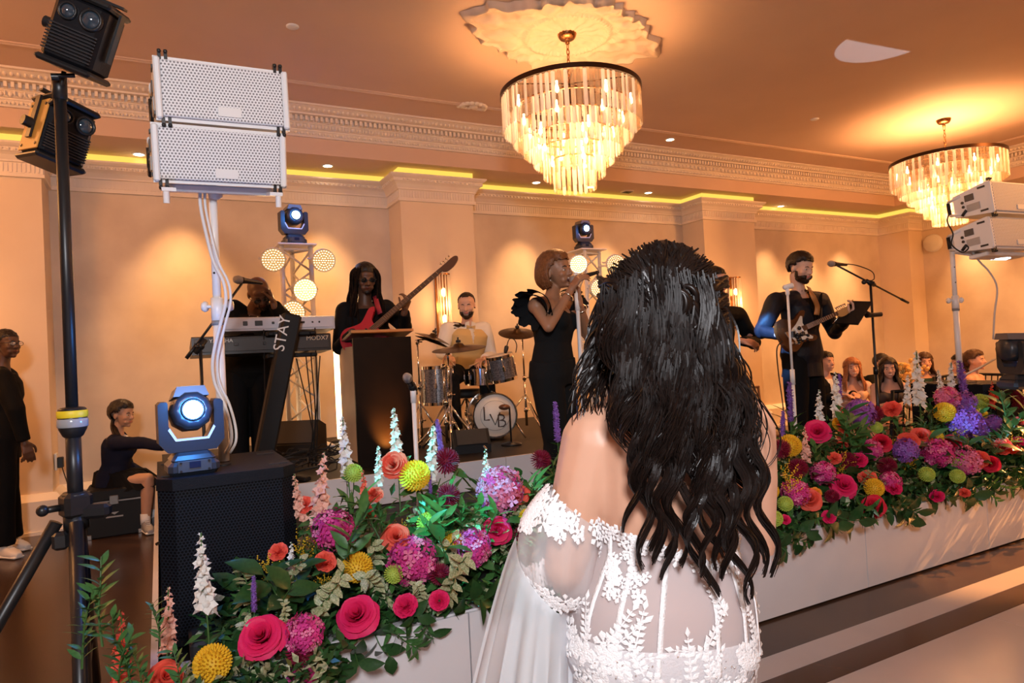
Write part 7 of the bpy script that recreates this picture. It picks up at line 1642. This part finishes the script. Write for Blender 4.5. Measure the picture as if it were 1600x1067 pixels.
def spike(col, seed, kind, n=26):
    """unit-height spire along +Z: florets on a stem"""
    rg = random.Random(seed); t = proto(kind, 'flower spike'); b = MB(); b.tube(spline([(0, 0, -.75), (.01, .0, -.2), (0, .01, .5), (.01, 0, 1)], 4), .012, 5); b.build('stem', M_stem, t); b = MB(); g = 2.4
    for i in range(n):
        u = i/(n-1); z = .02+.95*u; s = (.06 if kind == 'liatris' else .105*(1-.65*u**2) if kind == 'delphinium' else .135*(1-.75*u**1.5))*(.6 if kind == 'liatris' and u > .8 else 1)*rg.uniform(.85, 1.15); a = g*i; d = Vector((math.cos(a), math.sin(a), .35+.6*u)).normalized(); c = Vector((0, 0, z))+d*(s*.5)
        if kind == 'liatris':
            for k in range(12): e = (d+Vector((rg.uniform(-.9, .9), rg.uniform(-.9, .9), rg.uniform(-.6, .9)))).normalized(); w_ = e.orthogonal().normalized()*.016; o_ = Vector((0, 0, z+rg.uniform(-.012, .012))); b.add([o_-w_, o_+w_, o_+e*(s+.035)+w_*.4, o_+e*(s+.035)-w_*.4], [(0, 1, 2, 3)])
            continue
        A_ = axes(d.orthogonal(), d)
        for k in range(5):
            q1 = k*1.257+i; f = lambda rr, an, zz: c+A_@Vector((rr*math.cos(an), rr*math.sin(an), zz)); b.add([f(0, q1, -.02), f(s*.62, q1-.6, s*.18), f(s*.95, q1, s*.30), f(s*.62, q1+.6, s*.18)], [(0, 1, 2, 3)])
        if kind == 'snapdragon': b.ell(c-d*s*.1, (s*.38, s*.38, s*.5), A_, 6, 4)
    if kind == 'liatris': b.lathe((0, 0, 0), (0, 0, 1), [(.0, 0), (.028, .05), (.026, .6), (.012, .98), (0, 1)], 8)
    b.build('florets', PC[col], t)
    b = MB()
    for i in range(8): a = 2.4*i; put(b, leaf_poly(.20, .05, .3), axes((math.cos(a), math.sin(a), .5), (0, 0, 1)), Vector((0, 0, -.62+.075*i)))
    b.build('leaves', M_leafm, t); return t
KIND = {'rose': rose, 'chrysanthemum': mum, 'hydrangea': hydrangea, 'carnation': carnation}
def make(kind, col, seed):
    if kind == 'spider': t = mum(col, seed, 150, .05, .085, .62, 'spider_chrysanthemum', .8)
    elif kind == 'button': t = mum(col, seed, 130, .3, .17, .28, 'button_chrysanthemum', .85)
    elif kind in KIND: t = KIND[kind](col, seed)
    else: return spike(col, seed, kind, {'liatris': 40, 'snapdragon': 20, 'delphinium': 30}[kind])
    stem_s = 1.0; b = MB(); b.tube(spline([(0, 0, -.4), (.1, 0, -1.6), (.0, .25, -3.0), (.2, .4, -4.4)], 4), .055, 5); b.build('stem', M_stem, t)
    for i in range(2): a = 2.4*i+.6; b = MB(); put(b, leaf_poly(1.25, .55), axes((math.cos(a), math.sin(a), .35), (0, 0, 1)), Vector((.05, .05, -1.3-.8*i))); b.build('leaf', M_leafm, t)
    return t
WORD = {'rose': 'rose', 'chrysanthemum': 'pompon chrysanthemum', 'spider': 'spiky chrysanthemum', 'button': 'button chrysanthemum', 'hydrangea': 'hydrangea head', 'carnation': 'carnation', 'snapdragon': 'snapdragon spike', 'liatris': 'liatris spike', 'delphinium': 'delphinium spike'}
FL = '''rose,hot pink:407,993,31;558,959,29;776,827,20;1319,758,18;1278,673,17|rose,coral:260,1056,23;619,838,20;614,725,20;812,771,14;1265,779,16;1440,680,14;1420,688,14;1548,620,9|rose,magenta:472,1058,22|rose,red:1378,690,13;1486,693,13;1364,790,16;1548,724,12
chrysanthemum,yellow:332,1036,29;558,886,24;648,743,25;707,846,18;824,808,14;1234,696,18;1312,662,11;1203,767,14;1366,762,15;1476,644,16;1462,684,12;1532,648,10|button,lime:615,897,15;552,739,15;668,817,17;1227,787,12;1210,810,13;1448,741,12;1496,744,11;1494,717,12;1531,627,12;1370,668,9
spider,burgundy:468,1018,24;688,897,19;697,720,23;700,774,21;816,836,16;845,718,18;1220,701,17;1247,731,17;1324,720,16;1386,728,16;1366,646,15;1586,624,17;1300,775,12|hydrangea,magenta:474,990,28;522,829,31;646,876,35;736,857,28;1243,770,20;1286,739,17;1465,708,21;1362,703,15;1392,752,14|hydrangea,pink:781,767,34;1508,720,21;1479,622,17|hydrangea,purple:1507,660,23;1527,668,16;1414,703,17;1344,647,21;1507,627,15;1551,661,12
carnation,coral:509,876,16;434,861,14;475,788,13;1393,638,13;1355,745,13;1566,697,13;1582,701,9;1530,717,13;1592,660,10;1507,769,8;1304,715,10;585,772,13|carnation,hot pink:633,945,18;686,937,15;1342,718,12;1397,762,11;1464,774,10;1295,807,10;1227,811,8;1590,690,9|carnation,orange:1274,769,9
delphinium,white:621,642,88;543,655,90;673,668,82;1437,552,84;1417,588,46;1473,580,50;1486,568,56;592,700,60|liatris,violet:690,658,50;673,735,38;1236,600,60;1222,645,48;1313,586,36;1510,568,70;1566,594,40;397,905,52;389,998,48;872,632,60|snapdragon,white:457,850,62;1281,612,62;1310,585,74;322,838,122;760,705,66|snapdragon,peach:497,712,110;262,925,95;470,742,70;1260,670,55|snapdragon,coral:190,965,112;1318,640,60;575,738,70;1548,598,40'''
items = []
for grp in FL.replace('\n', '|').split('|'):
    h_, pts = grp.split(':'); k_, c_ = h_.split(',')
    for s_ in pts.split(';'): x, y, r = [float(v) for v in s_.split(',')]; items.append((k_, c_, x, y, r))
def bedY(x, y, lift=0.0):
    p = onY(x, y, 2.62); v = max(0.0, min(1.0, (p.z-.42)/.62)); Y = 2.39+.52*v
    if x < 480 and y > 930: Y = 2.33
    return Y+lift
def zone(x, y):
    if x < 300: return 'near the tripod'
    if x < 480: return 'before the subwoofer'
    if x < 860: return 'left of the bride' if y > 800 else 'below the podium' if x < 680 else 'near the singer'
    if x < 1275: return 'by the bride\'s right arm'
    if x < 1400: return 'below the guitarist'
    return 'below the guests' if x < 1535 else 'at the far right'
used_labels = set()
def flower_label(i):
    k_, c_, x, y, r = items[i]; order = sorted((j for j in range(len(items)) if j != i and (items[j][0], items[j][1]) != (k_, c_)), key=lambda j: math.hypot(items[j][2]-x, items[j][3]-y))
    def rel(j):
        dx, dy = x-items[j][2], y-items[j][3]; return ('right of' if dx > 0 else 'left of') if abs(dx) > abs(dy) else ('below' if dy > 0 else 'above')
    sz = 'large ' if r > 24 and k_ in KIND else ''
    for j in order[:6]:
        l = '%s%s %s %s the %s %s, %s' % (sz, c_, WORD[k_], rel(j), items[j][1], WORD[items[j][0]], zone(x, y)); l = l.replace('white delphinium', 'white delphinium')
        if l not in used_labels: break
    used_labels.add(l); return l
PRO = {}; rgf = random.Random(21)
flower_pos = []
for i, (k_, c_, x, y, r) in enumerate(items):
    key = (k_, c_, i % 2 if k_ in ('rose',) else 0)
    tall = k_ in ('delphinium', 'liatris', 'snapdragon')
    if tall:
        Yp = bedY(x, y+r)+.05; base = onY(x, y+r, Yp); sc = r*dep(base)/1060*1.05; lean = Vector((rgf.uniform(-.12, .12), rgf.uniform(-.1, .1), 1)); qn = ZV.rotation_difference(lean.normalized()); loc = base
    else:
        Yp = bedY(x, y); loc = onY(x, y, Yp); sc = r*dep(loc)/1060*1.10; vdir = (CP-loc).normalized(); up_ = .55 if k_ != 'rose' else .35
        v = (vdir*.9+ZV*up_+Vector((rgf.uniform(-.3, .3), rgf.uniform(-.2, .2), rgf.uniform(-.15, .15)))).normalized(); qn = ZV.rotation_difference(v)
    qn = qn @ Quaternion((0, 0, 1), rgf.uniform(0, 6.28)); l = flower_label(i); g_ = 'flowers along the front of the stage'
    if key not in PRO: PRO[key] = make(k_, c_, i); o = PRO[key]
    else: o = copy_tree(PRO[key])
    o.rotation_mode = 'QUATERNION'; o.rotation_quaternion = qn; o.location = loc; o.scale = (sc,)*3; o['label'] = l; o['group'] = g_
    o['category'] = {'rose': 'rose', 'hydrangea': 'hydrangea', 'carnation': 'carnation'}.get(k_, 'flower'); flower_pos.append(loc)
# ---- foliage
def branch(kind, seed):
    """unit-length sprig along +Z"""
    rg = random.Random(seed); t = thing({'salal': 'leafy_branch', 'ruscus': 'ruscus_sprig', 'vari': 'variegated_sprig', 'gold': 'goldenrod_sprig'}[kind], 'x x x x', 'foliage', (0, 0, 0)); pts = spline([(0, 0, 0), (.03, .02, .35), (.06, -.02, .7), (.16, 0, 1.0)], 6); b = MB(); b.tube(pts, [.016*(1-.7*i/len(pts)) for i in range(len(pts))], 5); b.build('stem', M_stem, t)
    if kind == 'salal':
        for i in range(8):
            p = pts[3+int(i*1.9)]; a = i*2.5; d = Vector((math.cos(a), math.sin(a), .55)); b = MB(); put(b, leaf_poly(rg.uniform(.36, .46), rg.uniform(.20, .25), .22, .25), axes(d, ZV+Vector((rg.uniform(-.4, .4), rg.uniform(-.4, .4), 0))), p); b.build('leaf', M_leafd, t)
    elif kind == 'gold':
        b = MB()
        for i in range(16):
            p = pts[min(len(pts)-1, 8+i//2+2)]; a = i*2.4; d = Vector((math.cos(a), math.sin(a), .6)).normalized()
            for k in range(10): q_ = p+d*(.03+.017*k)+Vector((rg.uniform(-.02, .02), rg.uniform(-.02, .02), .012*k)); b.ell(q_, (.0115, .0115, .010), None, 5, 3)
        b.build('blossoms', PC['yellow'], t, kind='stuff'); b = MB()
        for i in range(9): a = i*2.4; put(b, leaf_poly(.20, .05), axes((math.cos(a), math.sin(a), .7), ZV), pts[1+i]); 
        b.build('leaves', M_leafm, t)
    else:
        m_ = M_leafm if kind == 'ruscus' else M_leafv; b = MB(); n_ = 22 if kind == 'ruscus' else 30; l, w_ = (.24, .075) if kind == 'ruscus' else (.15, .085)
        for i in range(n_):
            p = pts[min(len(pts)-1, 2+int(i*(len(pts)-3)/n_))]; a = i*2.2; d = Vector((math.cos(a), math.sin(a), .8 if kind == 'ruscus' else .35)); put(b, leaf_poly(l*rg.uniform(.8, 1.1), w_, .2, .2), axes(d, ZV+Vector((rg.uniform(-.5, .5), rg.uniform(-.5, .5), 0))), p)
        b.build('leaves', m_, t)
    return t
BR = {}; FLAB = {'salal': 'dark broad-leaved branch', 'ruscus': 'narrow-leaved green sprig', 'vari': 'cream-edged leafy sprig', 'gold': 'yellow goldenrod sprig'}
def proj(p): v = Vector(p)-CP; d = v.dot(CF); return 800+FPX*v.dot(CR)/d, 533.5-FPX*v.dot(CU)/d
def sprig_label(kind, p, d):
    x, y = proj(p); ds = ' drooping' if d[2] < .1 else ' upright' if d[2] > .95 and abs(d[0]) < .25 else ' leaning'
    for j in sorted(range(len(items)), key=lambda j: math.hypot(items[j][2]-x, items[j][3]-y))[:60]:
        dx, dy = x-items[j][2], y-items[j][3]; r_ = ('right of' if dx > 0 else 'left of') if abs(dx) > abs(dy) else ('below' if dy > 0 else 'above')
        l = '%s%s %s the %s %s, %s' % (FLAB[kind], ds, r_, items[j][1], WORD[items[j][0]], zone(items[j][2], items[j][3]))
        if l not in used_labels: break
    used_labels.add(l); return l
GN = {'salal': 'dark leafy branches', 'ruscus': 'green ruscus sprigs', 'vari': 'variegated sprigs', 'gold': 'goldenrod sprigs'}
def sprig(kind, p, d, L, roll=None):
    key = (kind, rgf.randrange(3)); 
    if key not in BR: BR[key] = branch(kind, rgf.randrange(999)); o = BR[key]
    else: o = copy_tree(BR[key])
    o.rotation_mode = 'QUATERNION'; o.rotation_quaternion = ZV.rotation_difference(Vector(d).normalized()) @ Quaternion((0, 0, 1), rgf.uniform(0, 6.28)); o.location = p; o.scale = (L,)*3; o['label'] = sprig_label(kind, p, d); o['group'] = GN[kind]
def edge_x(): return rgf.uniform(.02, 5.9) if rgf.random() < .8 else rgf.uniform(.3, 1.6)
for i in range(84):   # drooping over the white front
    X = .05+(i+rgf.random())*5.85/84; sprig('salal' if i % 3 else 'ruscus', Vector((X, 2.56, .46)), Vector((rgf.uniform(-.5, .5), -.75, rgf.uniform(-.55, .05))), rgf.uniform(.17, .27))
for i in range(70):   # upright dark leaves in the body of the bed
    X = rgf.uniform(.12, 5.9); sprig('salal', Vector((X, rgf.uniform(2.55, 2.8), .42)), Vector((rgf.uniform(-.5, .5), rgf.uniform(-.6, .2), 1)), rgf.uniform(.22, .36))
for i in range(95):
    X = rgf.uniform(.5, 5.9) if i % 3 else rgf.uniform(.5, 2.0); sprig('ruscus', Vector((X, rgf.uniform(2.62, 3.0), .42)), Vector((rgf.uniform(-.4, .4), rgf.uniform(-.4, .2), 1)), rgf.uniform(.26, .50) if X < 2.2 else rgf.uniform(.30, .58))
for i in range(52):
    X = rgf.uniform(.25, 5.8) if i % 2 else rgf.uniform(.2, 1.7); sprig('vari', Vector((X, rgf.uniform(2.5, 2.9), .42)), Vector((rgf.uniform(-.6, .6), rgf.uniform(-.8, .1), .8)), rgf.uniform(.20, .40))
for i in range(22):
    X = rgf.uniform(2.6, 5.9) if i > 4 else rgf.uniform(.15, 1.4); sprig('gold', Vector((X, rgf.uniform(2.55, 2.9), .42)), Vector((rgf.uniform(-.5, .5), rgf.uniform(-.7, .1), 1)), rgf.uniform(.2, .34))
for px, py, L in ((118, 935, .30), (150, 900, .34), (195, 960, .32), (165, 1010, .34), (35, 1075, .22), (70, 1060, .22), (85, 1080, .2), (285, 1000, .26), (230, 1010, .30), (240, 900, .20)):   # sprigs standing on the floor by the tripod
    p = onY(px+10, py+110, 2.25); sprig('ruscus' if px > 90 else 'vari', p, Vector((rgf.uniform(-.3, .3), -.1, 1)), L*.72)
for px, py in ((400, 1030), (430, 1045), (470, 1035), (500, 1050), (370, 1050), (520, 1010), (305, 1060), (445, 960), (350, 1065), (540, 1040)): sprig('vari' if px % 20 else 'salal', onY(px, py+30, 2.42), Vector((rgf.uniform(-.4, .4), -.5, .9)), .14)
# vase on the floor at the corner holding the lowest flowers, and the soil-dark trough behind the edge
b = MB(); b.box((2.95, 2.72, ZS+.045), (5.78, .30, .07), bev=.01); b.build('flower_trough', mat('trough_black', (.012, .012, .012), .6), None, origin=(2.95, 2.72, ZS), label='long low black trough holding the stage flowers', cat='planter')
b = MB(); b.lathe((.02, 2.27, 0), (0, 0, 1), [(0, 0), (.15, .0), (.17, .25), (.16, .26), (0, .25)], 20); b.build('floor_planter', mat('trough_black', (.012, .012, .012), .6), None, origin=(.02, 2.27, 0), label='black floor pot with flowers before the stage\'s left corner', cat='planter')
b = MB()
for i in range(9000):
    X = rgf.uniform(.10, 5.9); v = rgf.random()**1.3; Y = 2.50+.42*v+rgf.uniform(-.06, .08); Z = .42+(.06+.42*v*(.85 if X < 2.2 else 1.05))*rgf.random()
    d = Vector((rgf.uniform(-1, 1), rgf.uniform(-1, .4), rgf.uniform(-.3, 1))); L = rgf.uniform(.03, .075); w_ = L*rgf.uniform(.35, .55); A_ = axes(d, Vector((rgf.uniform(-.6, .6), -.4, 1))); o = Vector((X, Y, Z))
    b.cur = 0 if rgf.random() < .62 else (1 if rgf.random() < .8 else 2)
    b.add([o+A_@Vector(p) for p in ((0, 0, 0), (L*.45, -w_/2, L*.04), (L, 0, -L*.1), (L*.45, w_/2, L*.04))], [(0, 1, 2, 3)])
for i in range(1500):
    X = rgf.uniform(-.35, .45); Y = rgf.uniform(2.2, 2.42); Z = .25+rgf.random()*.22*(1 if X > 0 else .6); d = Vector((rgf.uniform(-1, 1), rgf.uniform(-1, .4), rgf.uniform(-.3, 1))); L = rgf.uniform(.03, .06); w_ = L*.45; A_ = axes(d, Vector((rgf.uniform(-.6, .6), -.4, 1))); o = Vector((X, Y, Z)); b.cur = 0 if i % 3 else 2
    if X < -.12: continue
    b.add([o+A_@Vector(p) for p in ((0, 0, 0), (L*.45, -w_/2, L*.04), (L, 0, -L*.1), (L*.45, w_/2, L*.04))], [(0, 1, 2, 3)])
b.build('filler_foliage', [M_leafd, M_leafm, M_leafv], None, origin=(2.9, 2.7, ZS), label='dense small green filler leaves packed between the stage flowers', cat='foliage', kind='stuff')
